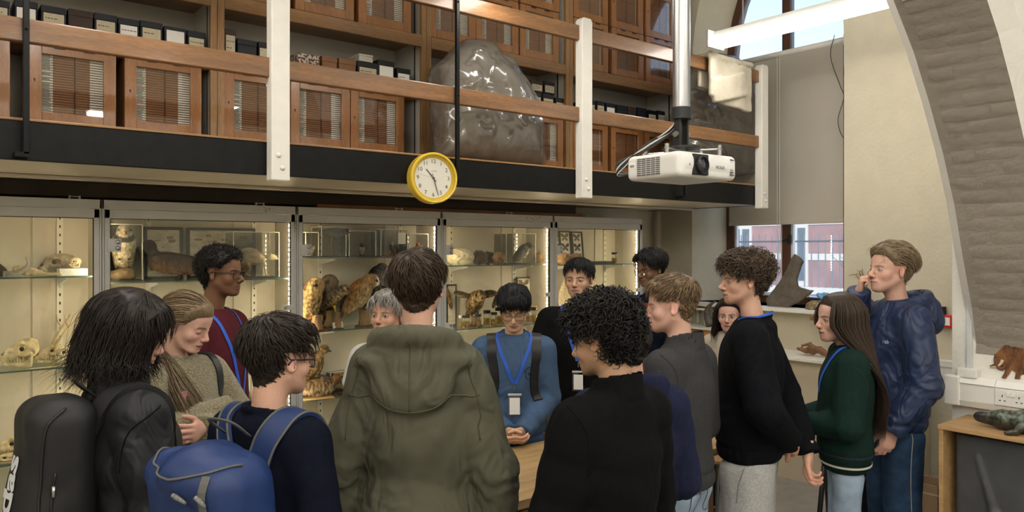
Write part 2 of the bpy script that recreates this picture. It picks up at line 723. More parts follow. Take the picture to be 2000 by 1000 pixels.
SILL_Z = 1.27
WINDOWS = [(4.055, .795, 4.035, .675), (-0.4, .795, -0.4, .675), (-2.5, .795, -2.5, .675)]   # the window in view and two more along the wall
mb = MB()
WPX = WO + 0.12
edges_y = [YF]
for yc, a, yo, ao in sorted(WINDOWS):
    edges_y += [yc - a, yc + a]
edges_y.append(YB)
for i in range(0, len(edges_y), 2):
    mb.box((WI, edges_y[i], FLOOR), (WPX, edges_y[i + 1], ZC))
for yc, a, yo, ao in WINDOWS:
    mb.box((WI, yc - a, FLOOR), (WPX, yc + a, SILL_Z))
    pi_ = arch_pts(yc, a, SILL_Z, 3.55, 1.45)
    po_ = arch_pts(yo, ao, SILL_Z, 3.55, 1.22)
    n = len(pi_)
    vs = [(WI, y, z) for y, z in pi_] + [(WO, y, z) for y, z in po_]
    mb.add(vs, [(i, i + 1, n + i + 1, n + i) for i in range(n - 1)])
    top = pi_[1:-1]
    vs = [(WI, y, z) for y, z in top] + [(WI, y, ZC) for y, z in top]
    k = len(top)
    mb.add(vs, [(i, k + i, k + i + 1, i + 1) for i in range(k - 1)])
    top = po_[1:-1]
    vs = [(WPX, y, z) for y, z in top] + [(WPX, y, ZC) for y, z in top]
    mb.add(vs, [(i, k + i, k + i + 1, i + 1) for i in range(k - 1)])
    mb.box((WO, yo - a - .02, SILL_Z), (WPX, yo - ao, 3.6))
    mb.box((WO, yo + ao, SILL_Z), (WPX, yo + a + .02, 3.6))
wall_right = struct(mb.build('wall_right', m_plaster))

# window in view: brown timber frame, mullion, transom, panes
m_frame = M('brown window timber', (0.10, 0.040, 0.022), 0.5, noise=(8, 0.25), stretch=(4, 4, 0.7))
m_frame_white = M('white window bead', (0.72, 0.74, 0.76), 0.45)
m_pane = glass_mat('window pane', (0.93, 0.96, 1.0), 0.02)
_nt = m_pane.node_tree                      # haze put into the pane: a translucent share pales the view outside
_o = [n for n in _nt.nodes if n.type == 'OUTPUT_MATERIAL'][0]
_src = _o.inputs['Surface'].links[0].from_socket
_tl = _nt.nodes.new('ShaderNodeBsdfTranslucent')
_tl.inputs['Color'].default_value = (.88, .93, 1, 1)
_mx = _nt.nodes.new('ShaderNodeMixShader')
_mx.inputs[0].default_value = .12
_nt.links.new(_src, _mx.inputs[1])
_nt.links.new(_tl.outputs[0], _mx.inputs[2])
_nt.links.new(_mx.outputs[0], _o.inputs['Surface'])
for wi, (yc, a, yo, ao) in enumerate(WINDOWS):
    w = bpy.data.objects.new('window_%d' % (wi + 1), None)
    COL.objects.link(w)
    w.location = (WO, yo, SILL_Z)
    struct(w)
    po_ = arch_pts(0, ao, 0, 3.55 - SILL_Z, 1.22)
    pn_ = arch_pts(0, ao - .085, .07, 3.55 - SILL_Z, 1.12)
    n = len(po_)
    mf = MB()
    for x0, x1 in ((-.02, .07),):
        vs = [(x0, y, z) for y, z in po_] + [(x0, y, z) for y, z in pn_] + [(x1, y, z) for y, z in po_] + [(x1, y, z) for y, z in pn_]
        fs = []
        for i in range(n - 1):
            fs += [(i, n + i, n + i + 1, i + 1), (n + i, 3 * n + i, 3 * n + i + 1, n + i + 1), (2 * n + i, 2 * n + i + 1, 3 * n + i + 1, 3 * n + i)]
        mf.add(vs, fs)
    mf.box((-.02, -ao, 0), (.07, ao, .07))
    mf.build('window_frame', m_frame, w)
    MB().box((-.015, -.04, .07), (.06, .045, 2.95)).build('mullion', m_frame, w)
    MB().box((-.02, -ao + .05, 2.07), (.06, ao - .05, 2.17)).build('transom', m_frame, w)
    for s0, s1 in ((-ao + .085, -.04), (.045, ao - .085)):
        mf = MB()
        for y in (s0, s1 - .022):
            mf.box((.0, y, .07), (.035, y + .022, 2.07))
        mf.box((.0, s0, .07), (.035, s1, .09)).box((.0, s0, 2.05), (.035, s1, 2.07))
        mf.build('sash', m_frame_white, w)
        MB().box((.012, s0, .07), (.018, s1, 2.07)).build('pane', m_pane, w)
    mp_ = MB()
    top = [(y, z) for y, z in pn_ if z > 2.1]
    mp_.prism([(-ao + .08, 2.16)] + top[0:] + [(ao - .08, 2.16)], .012, .018, 0, ((0, 0, 0), (0, 1, 0), (0, 0, 1), (1, 0, 0)))
    mp_.build('pane', m_pane, w)
    MB().box((-.16 - (WO - WI), -a - .02, -.035), (.0, a, 0)).build('window_sill', m_white_paint, w, bevel=.006)
    if wi == 0:
        MB().box((-.035, -.06, .58), (-.015, -.02, .66)).cyl((-.04, -.04, .62), (-.04, .03, .60), .008, 8).build('latch', m_black, w)
    # sky portal (guides light sampling only)
    ld = bpy.data.lights.new('window_portal', 'AREA')
    ld.shape = 'RECTANGLE'
    ld.size = 2 * ao
    ld.size_y = 3.5
    ld.cycles.is_portal = True
    lo = bpy.data.objects.new('window_portal', ld)
    COL.objects.link(lo)
    lo.location = (WO + .15, yo, SILL_Z + 1.75)
    lo.rotation_euler = (PI / 2, 0, PI / 2)

# ---------------------------------------------------------------- cross wall with the painted brick arch
PX = 4.5                     # pier face
YR0, YR1 = 1.27, 1.63        # arch rib near and far faces
YP1 = 1.75                   # pier far face
curve_px = [(1913, 670), (1898, 600), (1880, 500), (1864, 400), (1842, 300), (1815, 200), (1784, 100), (1745, 0)]
ac = [at(x, y, Y=YR1) for x, y in curve_px]
ac = [(PX - .004, ac[0][2] - .05)] + [(min(PX, p[0]), p[2]) for p in ac]
# continue the arc over the room to a crown and down to the far pier
x_l, z_l = ac[-1]
cx, cz, ca = 0.9, z_l - .35, x_l - 0.9
crown = []
for i in range(1, 15):
    t = PI / 2 * i / 14
    crown.append((cx + (x_l - cx) * math.cos(t), z_l + 1.75 * math.sin(t)))
half = ac + crown
full = half + [(2 * cx - x, z) for x, z in reversed(half[:-1])]
pw = MB()
pw.box((PX, .9, FLOOR), (WI + .02, YP1, ZC))
wall_pier = struct(pw.build('wall_pier', m_plaster_white))
sp = MB()
y0, y1 = 1.20, 1.69
k = len(full)
# spandrel faces and extrados up to the ceiling, set slightly back behind the rib edge
off = [(x + (.05 if x > cx else -.05), z + .03) for x, z in full]
for yy, flip in ((y0, False), (y1, True)):
    vs = [(x, yy, z) for x, z in off] + [(x, yy, ZC) for x, z in off]
    fs = [(i, i + 1, k + i + 1, k + i) for i in range(k - 1)]
    sp.add(vs, [tuple(reversed(q)) for q in fs] if flip else fs)
for ya, yb, c0, c1 in ((y0, YR0, off, full), (YR1, y1, full, off)):
    vs = [(x, ya, z) for x, z in c0] + [(x, yb, z) for x, z in c1]
    sp.add(vs, [(i, k + i, k + i + 1, i + 1) for i in range(k - 1)])
struct(sp.build('wall_arch', m_plaster_white))


# soffit: individual rough bricks, painted over
def arc_at(s, S, C):
    return np.interp(s, S, C[:, 0]), np.interp(s, S, C[:, 1])


A = np.array(full)
S = np.r_[0, np.cumsum(np.linalg.norm(np.diff(A, axis=0), axis=1))]
s_vis = S[len(ac) + 1]
mb = MB()
vs = [(x, YR0, z) for x, z in full] + [(x, YR1, z) for x, z in full]
mb.add(vs, [(i, i + 1, k + i + 1, k + i) for i in range(k - 1)])
soffit = struct(mb.build('arch_soffit', m_grey_brick))
bl, bh, gap = 0.215, 0.068, 0.007
g_b = random.Random(3)
brick_meshes = []
for kk in range(14):
    # a worn painted brick: a slightly bulged, uneven slab on a 4x3 grid
    nx, ny = 5, 4
    vs, fs = [], []
    for j in range(ny):
        for i in range(nx):
            u, v = i / (nx - 1), j / (ny - 1)
            e = min(u, 1 - u, v * .6, (1 - v) * .6)
            hgt = (0.0035 + g_b.uniform(-.0012, .0022)) * min(1, e / .12) + .0006
            vs.append(((u - .5) * 1.0 + g_b.uniform(-.006, .006), (v - .5) + g_b.uniform(-.03, .03), hgt))
    for j in range(ny - 1):
        for i in range(nx - 1):
            fs.append((j * nx + i, j * nx + i + 1, (j + 1) * nx + i + 1, (j + 1) * nx + i))
    ob_v = vs
    me = bpy.data.meshes.new('brick')
    me.from_pydata([(a * (bl if kk % 2 == 0 else bl * .5), b * bh, c) for a, b, c in vs], [], fs)
    me.polygons.foreach_set('use_smooth', np.ones(len(me.polygons), bool))
    me.materials.append(m_grey_brick)
    brick_meshes.append(me)
s = 0.02
row = 0
while s < s_vis:
    x, z = arc_at(s + bh / 2, S, A)
    x2, z2 = arc_at(s + bh / 2 + .01, S, A)
    tx, tz = (x2 - x) / .01, (z2 - z) / .01
    l = math.hypot(tx, tz)
    tx, tz = tx / l, tz / l
    nx_, nz_ = -tz, tx                     # towards the opening (-X, down)
    if nx_ > 0:
        nx_, nz_ = -nx_, -nz_
    yy = YR0
    first = row % 2 == 1
    while yy < YR1 - .03:
        L_ = bl * .5 if first else bl
        first = False
        if yy + L_ > YR1:
            L_ = bl * .5
        if yy + L_ > YR1 + .01:
            break
        me = g_b.choice(brick_meshes[0::2] if L_ > .15 else brick_meshes[1::2])
        o = bpy.data.objects.new('brick', me)
        COL.objects.link(o)
        o.parent = soffit
        # brick local x -> -Y, local y -> along arc, local z -> normal
        mat3 = Matrix(((0, tx, nx_), (1, 0, 0), (0, tz, nz_)))
        if mat3.determinant() < 0:
            mat3 = Matrix(((0, tx, nx_), (-1, 0, 0), (0, tz, nz_)))
        mat4 = mat3.to_4x4()
        sc = Matrix.Diagonal((L_ / (bl if L_ > .15 else bl * .5) * .985, .955, 1, 1))
        dn_ = g_b.uniform(-.0025, .0015)
        o.matrix_local = Matrix.Translation((x + nx_ * dn_, yy + L_ / 2, z + nz_ * dn_)) @ mat4 @ Matrix.Rotation(g_b.uniform(-.02, .02), 4, 'Z') @ sc
        yy += L_ + gap * .3
    s += bh + gap
    row += 1

# plastic conduit, trunking and socket on the pier
m_pvc = M('white plastic', (0.74, 0.73, 0.69), 0.35)
m_pvc_grey = M('pale grey plastic', (0.55, 0.56, 0.56), 0.4)
cd = at(1895, 600, X=PX)
tr_top = at(1900, 735, X=PX)[2]
tr_bot = at(1900, 792, X=PX)[2]
t = thing('cable_conduit', 'grey vertical plastic cable conduit on the pier beside the brick arch', 'conduit', (PX, cd[1], tr_top))
cz_top = at(1893, 560, X=PX)[2]
MB().box((-.018, -.014, 0), (0, .014, cz_top - tr_top)).build('channel', m_pvc_grey, t, bevel=.003)
MB().box((-.05, -.05, -.005), (0, .05, .045)).build('end_boot', m_pvc, t, bevel=.006)
t = thing('wall_trunking', 'white plastic cable trunking along the pier under the mammoth picture', 'trunking', (PX, 0, tr_bot))
th = tr_top - tr_bot
MB().box((-.055, .95, .03), (0, YP1 - .035, th - .03)).build('body', m_pvc, t, bevel=.004)
for ya, yb in ((.95, 1.30), (1.302, 1.52), (1.522, YP1 - .06)):
    MB().prism([(0, th), (-.035, th), (-.062, th - .032), (0, th - .032)], ya, yb, 0, ((0, 0, 0), (1, 0, 0), (0, 0, 1), (0, 1, 0))).build('cover', m_pvc, t)
MB().prism([(0, .03), (-.062, .03), (-.05, 0), (0, 0)], .95, YP1 - .06, 0, ((0, 0, 0), (1, 0, 0), (0, 0, 1), (0, 1, 0))).build('skirt', m_pvc, t)
MB().box((-.064, YP1 - .06, -.002), (0, YP1 + .02, th + .002)).build('end_cap', m_pvc, t, bevel=.008)
t = thing('power_socket', 'white double switched power socket set in the trunking', 'socket', (PX - .057, at(1983, 770, X=PX)[1], (tr_top + tr_bot) / 2 - .003))
MB().box((-.008, -.073, -.043), (0.002, .073, .043)).build('plate', m_pvc, t, bevel=.003)
for sy in (-1, 1):
    hm = MB()
    for dy, dz, wy, hz in ((0, .012, .0045, .010), (-.011, -.012, .008, .005), (.011, -.012, .008, .005)):
        hm.cbox((-.0085, sy * .038 + dy, dz - .004), (.002, wy, hz))
    hm.build('socket_holes', m_black, t)
    MB().box((-.013, sy * .012 - .008, .008), (-.007, sy * .012 + .008, .032)).build('switch', m_white_paint, t, bevel=.002)
# trunking on the window wall beyond the pier, and the fire call point
t = thing('window_wall_trunking', 'white plastic trunking on the window wall behind the navy jacket', 'trunking', (WI, 0, .80))
MB().box((-.06, YP1 + .01, 0), (0, 2.53, .15)).build('body', m_pvc, t, bevel=.006)
MB().box((-.064, YP1 + .01, .10), (-.05, 2.53, .105)).build('groove', m_pvc_grey, t)
cp = at(1852, 627, X=WI)
t = thing('fire_call_point', 'small red fire call point on the cream wall', 'fire alarm', (WI, cp[1], cp[2]))
MB().box((-.045, -.05, -.05), (0, .05, .05)).build('housing', M('fire red', (0.6, 0.03, 0.03), 0.4), t, bevel=.008)
MB().box((-.05, -.03, -.03), (-.044, .03, .03)).build('break_glass', m_label_white, t)
MB().cyl((-.03, .02, .05), (-.03, .02, .11), .018, 10).build('sounder', m_black, t)

# ---------------------------------------------------------------- fluorescent fittings
m_tube = M('fluorescent diffuser', (0.9, 0.9, 0.9), 0.5, emit=((1.0, 0.955, 0.88), LAMP_POWER))
m_lamp_body = M('lamp housing', (0.55, 0.55, 0.52), 0.4)
LZ = 3.44


def lamp(x, ya, yb, label):
    t = thing('fluorescent_light', label, 'ceiling light', (x, (ya + yb) / 2, LZ), group='fluorescent battens hung over the room')
    h = (yb - ya) / 2
    MB().prism([(-.035, .0), (-.045, .03), (-.025, .075), (.025, .075), (.045, .03), (.035, 0)], -h, h, 0, ((0, 0, 0), (1, 0, 0), (0, 0, 1), (0, 1, 0))).build('housing', m_lamp_body, t)
    MB().prism([(-.095, -.035), (-.1, 0), (-.05, .028), (.05, .028), (.1, 0), (.095, -.035), (.06, -.05), (-.06, -.05)], -h, h, 0, ((0, 0, 0), (1, 0, 0), (0, 0, 1), (0, 1, 0))).build('diffuser', m_tube, t)
    for s_ in (-1, 1):
        MB().box((-.105, s_ * h - .012, -.055), (.105, s_ * h + .012, .08)).build('end_cap', m_lamp_body, t, bevel=.006)
        MB().cyl((0, s_ * h * .7, .075), (0, s_ * h * .7, ZC - LZ), .006, 8).build('hanger', m_steel, t)


for li, x in enumerate((5.02, 2.86, .72, -1.6)):
    lamp(x, 2.0, 3.70 if li != 1 else 3.84, ['long fluorescent batten light hanging beside the window', 'fluorescent batten light hanging over the bench, its end near the gallery rail',
                             'fluorescent batten light hanging over the left of the room', 'fluorescent batten light by the left wall'][li])
    if li > 0:
        lamp(x, -1.0, .8, 'fluorescent batten light hanging behind the students, row %s' % ['', 'in line with the bench', 'in line with the display cabinets', 'along the left wall'][li])
    if li > 0:  # extra battens added out of view between the rows, as fill light
        lamp(x - 1.07, -1.0, .8, 'added unseen fill batten light hanging behind the students, %s' % ['', 'between the window row and the bench row', 'between the bench row and the cabinet row', 'between the cabinet row and the left wall'][li])
    lamp(x, -3.4, -1.7, 'fluorescent batten light at the rear of the room, %s' % ['window side', 'bench side', 'cabinet side', 'wall side'][li])

# roller blind
bz_bot = at(1535, 436, X=6.47)[2]
by0, by1 = at(1648, 400, X=6.47)[1], at(1424, 400, X=6.47)[1]
bz_top = at(1550, 100, X=6.47)[2]
t = thing('roller_blind', 'beige roller blind pulled half down over the arched window', 'blind', (6.47, (by0 + by1) / 2, bz_bot))
hw = (by1 - by0) / 2
m_blind = M('beige blind fabric', (0.47, 0.435, 0.37), 0.85, noise=(3, 0.05), bump=(400, 0.2), trans=0.0)
bm = MB()
cols = []
nn = 24
for i in range(nn + 1):
    y = -hw + 2 * hw * i / nn
    cols.append((.004 * math.sin(i * .9) + .003 * math.sin(i * 2.1), y))
vs = [(x, y, 0) for x, y in cols] + [(x * .3, y, bz_top - bz_bot) for x, y in cols] + [(x + .002, y, 0) for x, y in cols] + [(x * .3 + .002, y, bz_top - bz_bot) for x, y in cols]
n1 = nn + 1
bm.add(vs, [(i, i + 1, n1 + i + 1, n1 + i) for i in range(nn)] + [(2 * n1 + i, 3 * n1 + i, 3 * n1 + i + 1, 2 * n1 + i + 1) for i in range(nn)])
bm.build('fabric', m_blind, t, smooth=True)
MB().box((-.006, -hw, -.012), (.008, hw, .018)).build('bottom_bar', m_blind, t, bevel=.004)
MB().cyl((0, -hw - .01, bz_top - bz_bot), (0, hw + .01, bz_top - bz_bot), .028, 16).build('roller', m_white_paint, t, smooth=True)
for s_ in (-1, 1):
    MB().cbox((.0, s_ * (hw + .015), bz_top - bz_bot), (.06, .008, .09)).build('bracket', m_pvc_grey, t)
MB().cyl((-.02, .02, -.55), (-.02, .02, bz_top - bz_bot), .0025, 6).build('pull_cord', m_label_white, t)
MB().cyl((-.02, .045, -.95), (-.02, .045, bz_top - bz_bot), .0025, 6).build('pull_cord', m_label_white, t)
ch = MB()
ch.cyl((-.012, -hw - .005, -.9), (-.012, -hw - .005, bz_top - bz_bot), .003, 6)
ch.build('bead_chain', m_black, t)
# loose cable on the blind
pts = [at(1630, 68, X=6.42), at(1622, 110, X=6.42), at(1640, 165, X=6.42), at(1648, 190, X=6.42), at(1637, 230, X=6.42), at(1640, 255, X=6.42), at(1648, 270, X=6.42)]
tag(MB().tube(spline(pts, 26), .0035, 6).build('loose_cable', m_black, smooth=True), 'thin black cable dangling over the edge of the beige blind', 'cable')
# heating pipes in the corner
t = thing('heating_pipe', 'cream painted vertical pipe in the corner beside the window', 'pipe', (6.05, 5.18, FLOOR))
MB().cyl((0, 0, 0), (0, 0, 2.34), .03, 14).build('pipe', m_cream_paint, t, smooth=True)
for z in (.6, 1.6):
    MB().cyl((0, 0, z), (0, .07, z), .012, 8).build('clip', m_cream_paint, t)
# ---------------------------------------------------------------- gallery
D2 = 3.9
YG = 4.65
FZ0, FZ1 = CAMZ + .383, CAMZ + .554
GX1 = 5.97
g = thing('gallery', 'timber gallery above the display cabinets with black fascia and railings', 'gallery', (0, D2, FZ0))


def gb(name, lo, hi, mat, bevel=.003, **k):
    return MB().box((lo[0], lo[1] - D2, lo[2] - FZ0), (hi[0], hi[1] - D2, hi[2] - FZ0)).build(name, mat, g, bevel=bevel, **k)


gb('deck', (XL, D2 + .03, FZ0 + .03), (GX1, YB - .01, FZ1), m_oak)
gb('deck_edge', (XL, D2 - .005, FZ1), (GX1, D2 + .12, FZ1 + .012), m_oak)
gb('fascia', (XL, D2 - .0, FZ0), (GX1, D2 + .03, FZ1), m_black_paint)
gb('end_fascia', (GX1, D2 - .0, FZ0), (GX1 + .03, YB - .01, FZ1), m_black_paint)
gb('soffit', (XL, D2 + .03, FZ0 + .004), (GX1, YB - .012, FZ0 + .03), m_cream_paint)
gb('soffit_moulding', (XL, 4.62, FZ0 - .018), (GX1, 4.67, FZ0 + .004), m_cream_paint, bevel=.008)
gb('wall_beam', (XL, 5.02, 2.10), (4.75, 5.24, FZ0 + .004), m_dark_brown)
for i, px in enumerate((538, 1133, 1480)):
    x = at(px, 300, Y=D2)[0]
    p = MB()
    prof = [(-.05, CAMZ + .352), (.05, CAMZ + .352), (.05, CAMZ + 1.595), (.035, CAMZ + 1.617), (-.035, CAMZ + 1.617), (-.05, CAMZ + 1.595)]
    p.prism([(a, b - FZ0) for a, b in prof], -.075, -.003, 0, ((x, 0, 0), (1, 0, 0), (0, 0, 1), (0, 1, 0)))
    po = p.build('post', m_white_paint, g, bevel=.006)
    for dz, dx in ((.10, -.012), (.035, .008)):
        MB().lathe([(.014, 0), (.012, .006), (.004, .010)], (0, 0, 0), 10, frame=((1, 0, 0), (0, 0, 1), (0, -1, 0))).build('bolt', m_white_paint, po, smooth=True, loc=(x + dx, -.075, dz))
posts = [at(px, 300, Y=D2)[0] for px in (538, 1133, 1480)]
spans = [(XL, posts[0] - .03), (posts[0] + .03, posts[1] - .03), (posts[1] + .03, posts[2] - .03)]
for za, zb, nm in ((CAMZ + .888, CAMZ + .991, 'middle_rail'), (CAMZ + 1.46, CAMZ + 1.565, 'top_rail')):
    for a, b in spans:
        gb(nm, (a, D2 - .045, za), (b + .02, D2 - .005, zb), m_rail, bevel=.006)
for px in (48, 883, 1327):
    x = at(px, 200, Y=D2)[0]
    o = gb('stay', (x - .012, D2 - .068, FZ0 + .02), (x + .012, D2 - .046, CAMZ + 1.575), m_black_paint)
    MB().box((x - .012 - .03, -.068, .012), (x + .012, -.001, .03)).build('stay_foot', m_black_paint, g)
    for z in (CAMZ + .94, CAMZ + 1.51):
        MB().sphere((x, -.069, z - FZ0), .007, 8).build('rivet', m_black_paint, g, smooth=True)

# shelving along the gallery wall
UP = [-.03, 1.455, 2.925, 4.33, 5.78]
s = thing('gallery_shelving', 'tall oak shelving with white backs along the gallery wall', 'shelving', (0, YG, FZ1))


def sb(name, lo, hi, mat, bevel=.004):
    return MB().box((lo[0], lo[1] - YG, lo[2] - FZ1), (hi[0], hi[1] - YG, hi[2] - FZ1)).build(name, mat, s, bevel=bevel)


ZS0, ZS1, ZS2 = 2.46, 2.905, 3.33      # cabinet shelf, box shelf, big shelf
for x in UP:
    sb('upright', (x - .042, YG, FZ1), (x - .002, YG + .03, ZC - .7), m_oak_v)
    sb('upright', (x + .000, YG + .002, FZ1), (x + .042, YG + .03, ZC - .7), m_oak_v)
    sb('partition', (x - .022, YG + .03, FZ1), (x + .022, 5.06, ZC - .7), m_shelf_white)
    for dx in (-.05, .05):
        if XL < x + dx < UP[-1]:
            sb('shelf_track', (x + dx * .5 + (.0 if dx < 0 else -.006), YG + .12, FZ1 + .1), (x + dx * .5 + (.006 if dx < 0 else 0), YG + .135, ZC - .8), m_black)
sb('back_panel', (XL, 5.06, FZ1), (UP[-1] + .04, 5.09, ZC - .7), m_shelf_white)
for i in range(-1, len(UP) - 1):
    a = UP[i] if i >= 0 else UP[0] - 1.47
    b = UP[i + 1]
    sb('plinth_shelf', (a + .022, YG + .01, ZS0 - .03), (b - .022, 5.06, ZS0), m_oak)
    sb('box_shelf', (a + .022, YG + .005, ZS1 - .022), (b - .022, 5.06, ZS1), m_mahog_h)
    sb('main_shelf', (a + .042, YG + .001, ZS2 - .085), (b - .042, YG + .03, ZS2), m_oak)
    sb('main_shelf_board', (a + .022, YG + .03, ZS2 - .03), (b - .022, 5.06, ZS2), m_oak)

# slide cabinets: one made, the rest copied
CWD, CHT, CDP = .415, .415, .32
FR = .062


def make_slide_cabinet(kind):
    t = thing('slide_cabinet', 'slide cabinet', 'cabinet', (0, 0, 0))
    w, h = CWD / 2, CHT
    MB().box((-w, .02, 0), (-w + .018, CDP, h)).box((w - .018, .02, 0), (w, CDP, h)).box((-w, .02, 0), (w, CDP, .018)).box((-w, .02, h - .018), (w, CDP, h)).box((-w, CDP - .012, 0), (w, CDP, h)).build('body', m_mahog, t)
    d = MB()
    d.box((-w, 0, 0), (-w + FR, .022, h)).box((w - FR, 0, 0), (w, .022, h)).box((-w + FR, 0, 0), (w - FR, .022, FR)).box((-w + FR, 0, h - FR * .75), (w - FR, .022, h))
    d = d.build('door', m_mahog, t, bevel=.003)
    MB().box((-w + FR - .002, .008, FR - .002), (w - FR + .002, .011, h - FR * .75 + .002)).build('pane', m_glass_gal, d)
    MB().cyl((-w + FR * .45, -.002, h * .55), (-w + FR * .45, .002, h * .55), .005, 10).box((-w + FR * .45 - .002, -.002, h * .55 - .013), (-w + FR * .45 + .002, .002, h * .55)).build('keyhole', m_black, d)
    for x in (-.09, .05):
        MB().box((x, -.006, h - .012), (x + .05, .0, h - .004)).build('stay_clip', m_black, d)
    n = 26
    zz = np.linspace(.03, h - .03, n + 1)
    dr, lb, lw, kn = MB(), MB(), MB(), MB()
    iw = w - .02
    for i in range(n):
        z0, z1 = zz[i], zz[i + 1]
        dr.box((-iw, .028, z0 + .0012), (iw, .30, z1 - .0012))
        if kind < 2:
            lw.box((iw - .105, .0265, z0 + .002), (iw - .035, .0285, z1 - .003))
            lb.box((-iw + .018, .0265, z0 + .002), (-iw + .095, .0285, z1 - .002))
            if rnd.random() < .85:
                c = rnd.choice([1, 1, 1, 2 if kind else 1, 3 if kind else 1])
                lb.box((-iw + .03 + rnd.uniform(0, .01), .0255, z0 + .005), (-iw + .075 + rnd.uniform(0, .015), .0266, z1 - .005), c)
        else:
            lb.box((-iw + .04, .0265, z0 + .003), (-iw + .06, .0285, z1 - .003))
            lw.box((iw - .06, .0265, z0 + .004), (iw - .05, .0285, z1 - .004))
        kn.sphere((.01, .025, (z0 + z1) / 2), .0042, 6)
    for o in (dr.build('drawer_stack', m_drawer, t), lb.build('name_labels', [m_label_white, m_ink, M('red label', (0.5, 0.12, 0.1), .7), M('green label', (0.12, 0.3, 0.15), .7)], t),
              lw.build('blank_labels', m_label_white, t), kn.build('drawer_knobs', m_black, t)):
        o['kind'] = 'stuff'
    return t


protos = [make_slide_cabinet(i) for i in range(3)]
used = set()
CABS = []
for bay, xs in ((0, (-.0, .494, .952)), (1, (1.497, 1.915, 2.336)), (2, (2.975, 3.40, 3.86)), (3, (4.385, 4.845, 5.29))):
    for j, x in enumerate(xs):
        CABS.append((x + CWD / 2, ZS0, bay, 0, j))
for bay, xs in ((1, (1.50, 1.945, 2.395)), (2, (2.955, 3.375, 3.81)), (3, (4.39, 4.85, 5.30))):
    for j, x in enumerate(xs):
        CABS.append((x + CWD / 2, ZS2 + .005, bay, 1, j))
        CABS.append((x + CWD / 2, ZS2 + .01 + CHT, bay, 2, j))
NAMES = {(0, 0): ['half hidden behind the black iron stay', 'with black and white labels beside the black iron stay', 'with coloured labels beside the oak upright'],
         (0, 1): ['half hidden by the tall white post', 'beside the white post below the patterned box', 'nearest the yellow clock'],
         (0, 2): ['hidden at the left of the polythene bundle', 'hidden in the middle of the polythene bundle', 'between the polythene bundle and a white post'],
         (0, 3): ['with dark drawers beside the white post', 'with dark drawers behind the projector cables', 'with dark drawers behind the steel pole'],
         (1, 1): ['on the oak shelf over the patterned box, by an upright', 'on the oak shelf over the patterned box', 'on the oak shelf over the black boxes'],
         (1, 2): ['on the oak shelf right above the bundle top', 'on the oak shelf crossed by the top rail above the bundle', 'on the oak shelf above the stacked black boxes'],
         (1, 3): ['on the oak shelf beside the second white post', 'on the oak shelf above the row of small boxes', 'on the oak shelf beside the projector pole'],
         (2, 1): ['stacked over the shelf by the white post', 'stacked over the patterned box bay', 'stacked by the upright near the bundle'],
         (2, 2): ['stacked above the bundle, by the upright', 'stacked above the bundle', 'stacked above the black box pile'],
         (2, 3): ['stacked over the second white post', 'stacked above the small box row', 'stacked beside the projector pole']}
for x, z, bay, row, j in CABS:
    kind = 2 if (bay == 3) else (1 if (bay == 0 and j == 2) or (bay == 1 and j > 0) else 0)
    if kind in used:
        o = copy_tree(protos[kind])
    else:
        o = protos[kind]
        used.add(kind)
    o.location = (x, YG + .012 + rnd.uniform(0, .008), z)
    o['label'] = 'glazed mahogany slide cabinet ' + NAMES[(row, bay)][j]
    o['group'] = 'slide cabinets on the gallery, row %d bay %d' % (row + 1, bay + 1)

# little specimen boxes
m_boxes = {'navy': M('navy box card', (0.014, 0.018, 0.028), 0.55, noise=(20, .3)), 'black': M('black box card', (0.012, 0.012, 0.013), 0.55, noise=(20, .3)),
           'brown': M('brown box card', (0.055, 0.034, 0.028), 0.65, noise=(20, .2)), 'wood': M('plain wooden box', (0.25, 0.11, 0.045), 0.5, noise=(8, .2), stretch=(1, 5, 5)),
           'white': M('white box card', (0.55, 0.53, 0.48), 0.7), 'mosaic': M('patterned box paper', (0.55, 0.5, 0.42), 0.6, noise=(60, .8, 0), color2=(0.14, 0.07, 0.05), ramp=(.48, .52))}


def small_box(px0, px1, ytop, colour, label_kind, zbase=ZS1, depth=.22, label=None, dy=0.0, tilt=0.0):
    p0 = at(px0 + 1, 100, Y=YG + .04 + dy)
    p1 = at(px1 - 1, 100, Y=YG + .04 + dy)
    top = at((px0 + px1) / 2, ytop, Y=YG + .04 + dy)[2]
    w, h = (p1[0] - p0[0]), max(.05, top - zbase)
    t = thing('specimen_box', label, 'box', ((p0[0] + p1[0]) / 2, YG + .04 + dy, zbase + .001), tilt, group='small specimen boxes on the gallery shelves')
    m = m_boxes[colour]
    lh = min(.035, h * .3)
    MB().box((-w / 2 + .002, .002, 0), (w / 2 - .002, depth, h - lh)).build('body', m, t, bevel=.002)
    MB().box((-w / 2, 0, h - lh), (w / 2, depth + .002, h)).build('lid', m, t, bevel=.002)
    if label_kind:
        ml = m_label_white if label_kind in 'wW' else m_label_cream
        b = MB()
        lw_ = w * .40
        z0, z1 = h * .12, h - lh - .004
        if label_kind in 'WC':
            z0, z1 = h * .2, h - lh * .6
        b.box((-lw_, -.0015, z0), (lw_, .003, z1))
        if rnd.random() < .8:
            for r_ in range(3):
                zz_ = z1 - (z1 - z0) * (.22 + .24 * r_)
                xx = -lw_ * .85
                while xx < lw_ * rnd.uniform(.2, .8):
                    dx = rnd.uniform(.006, .018)
                    b.box((xx, -.002, zz_ - .0022), (xx + dx, -.0014, zz_ + .0022), 1)
                    xx += dx + .004
        b.build('label_card', [ml, m_ink], t)
    return t


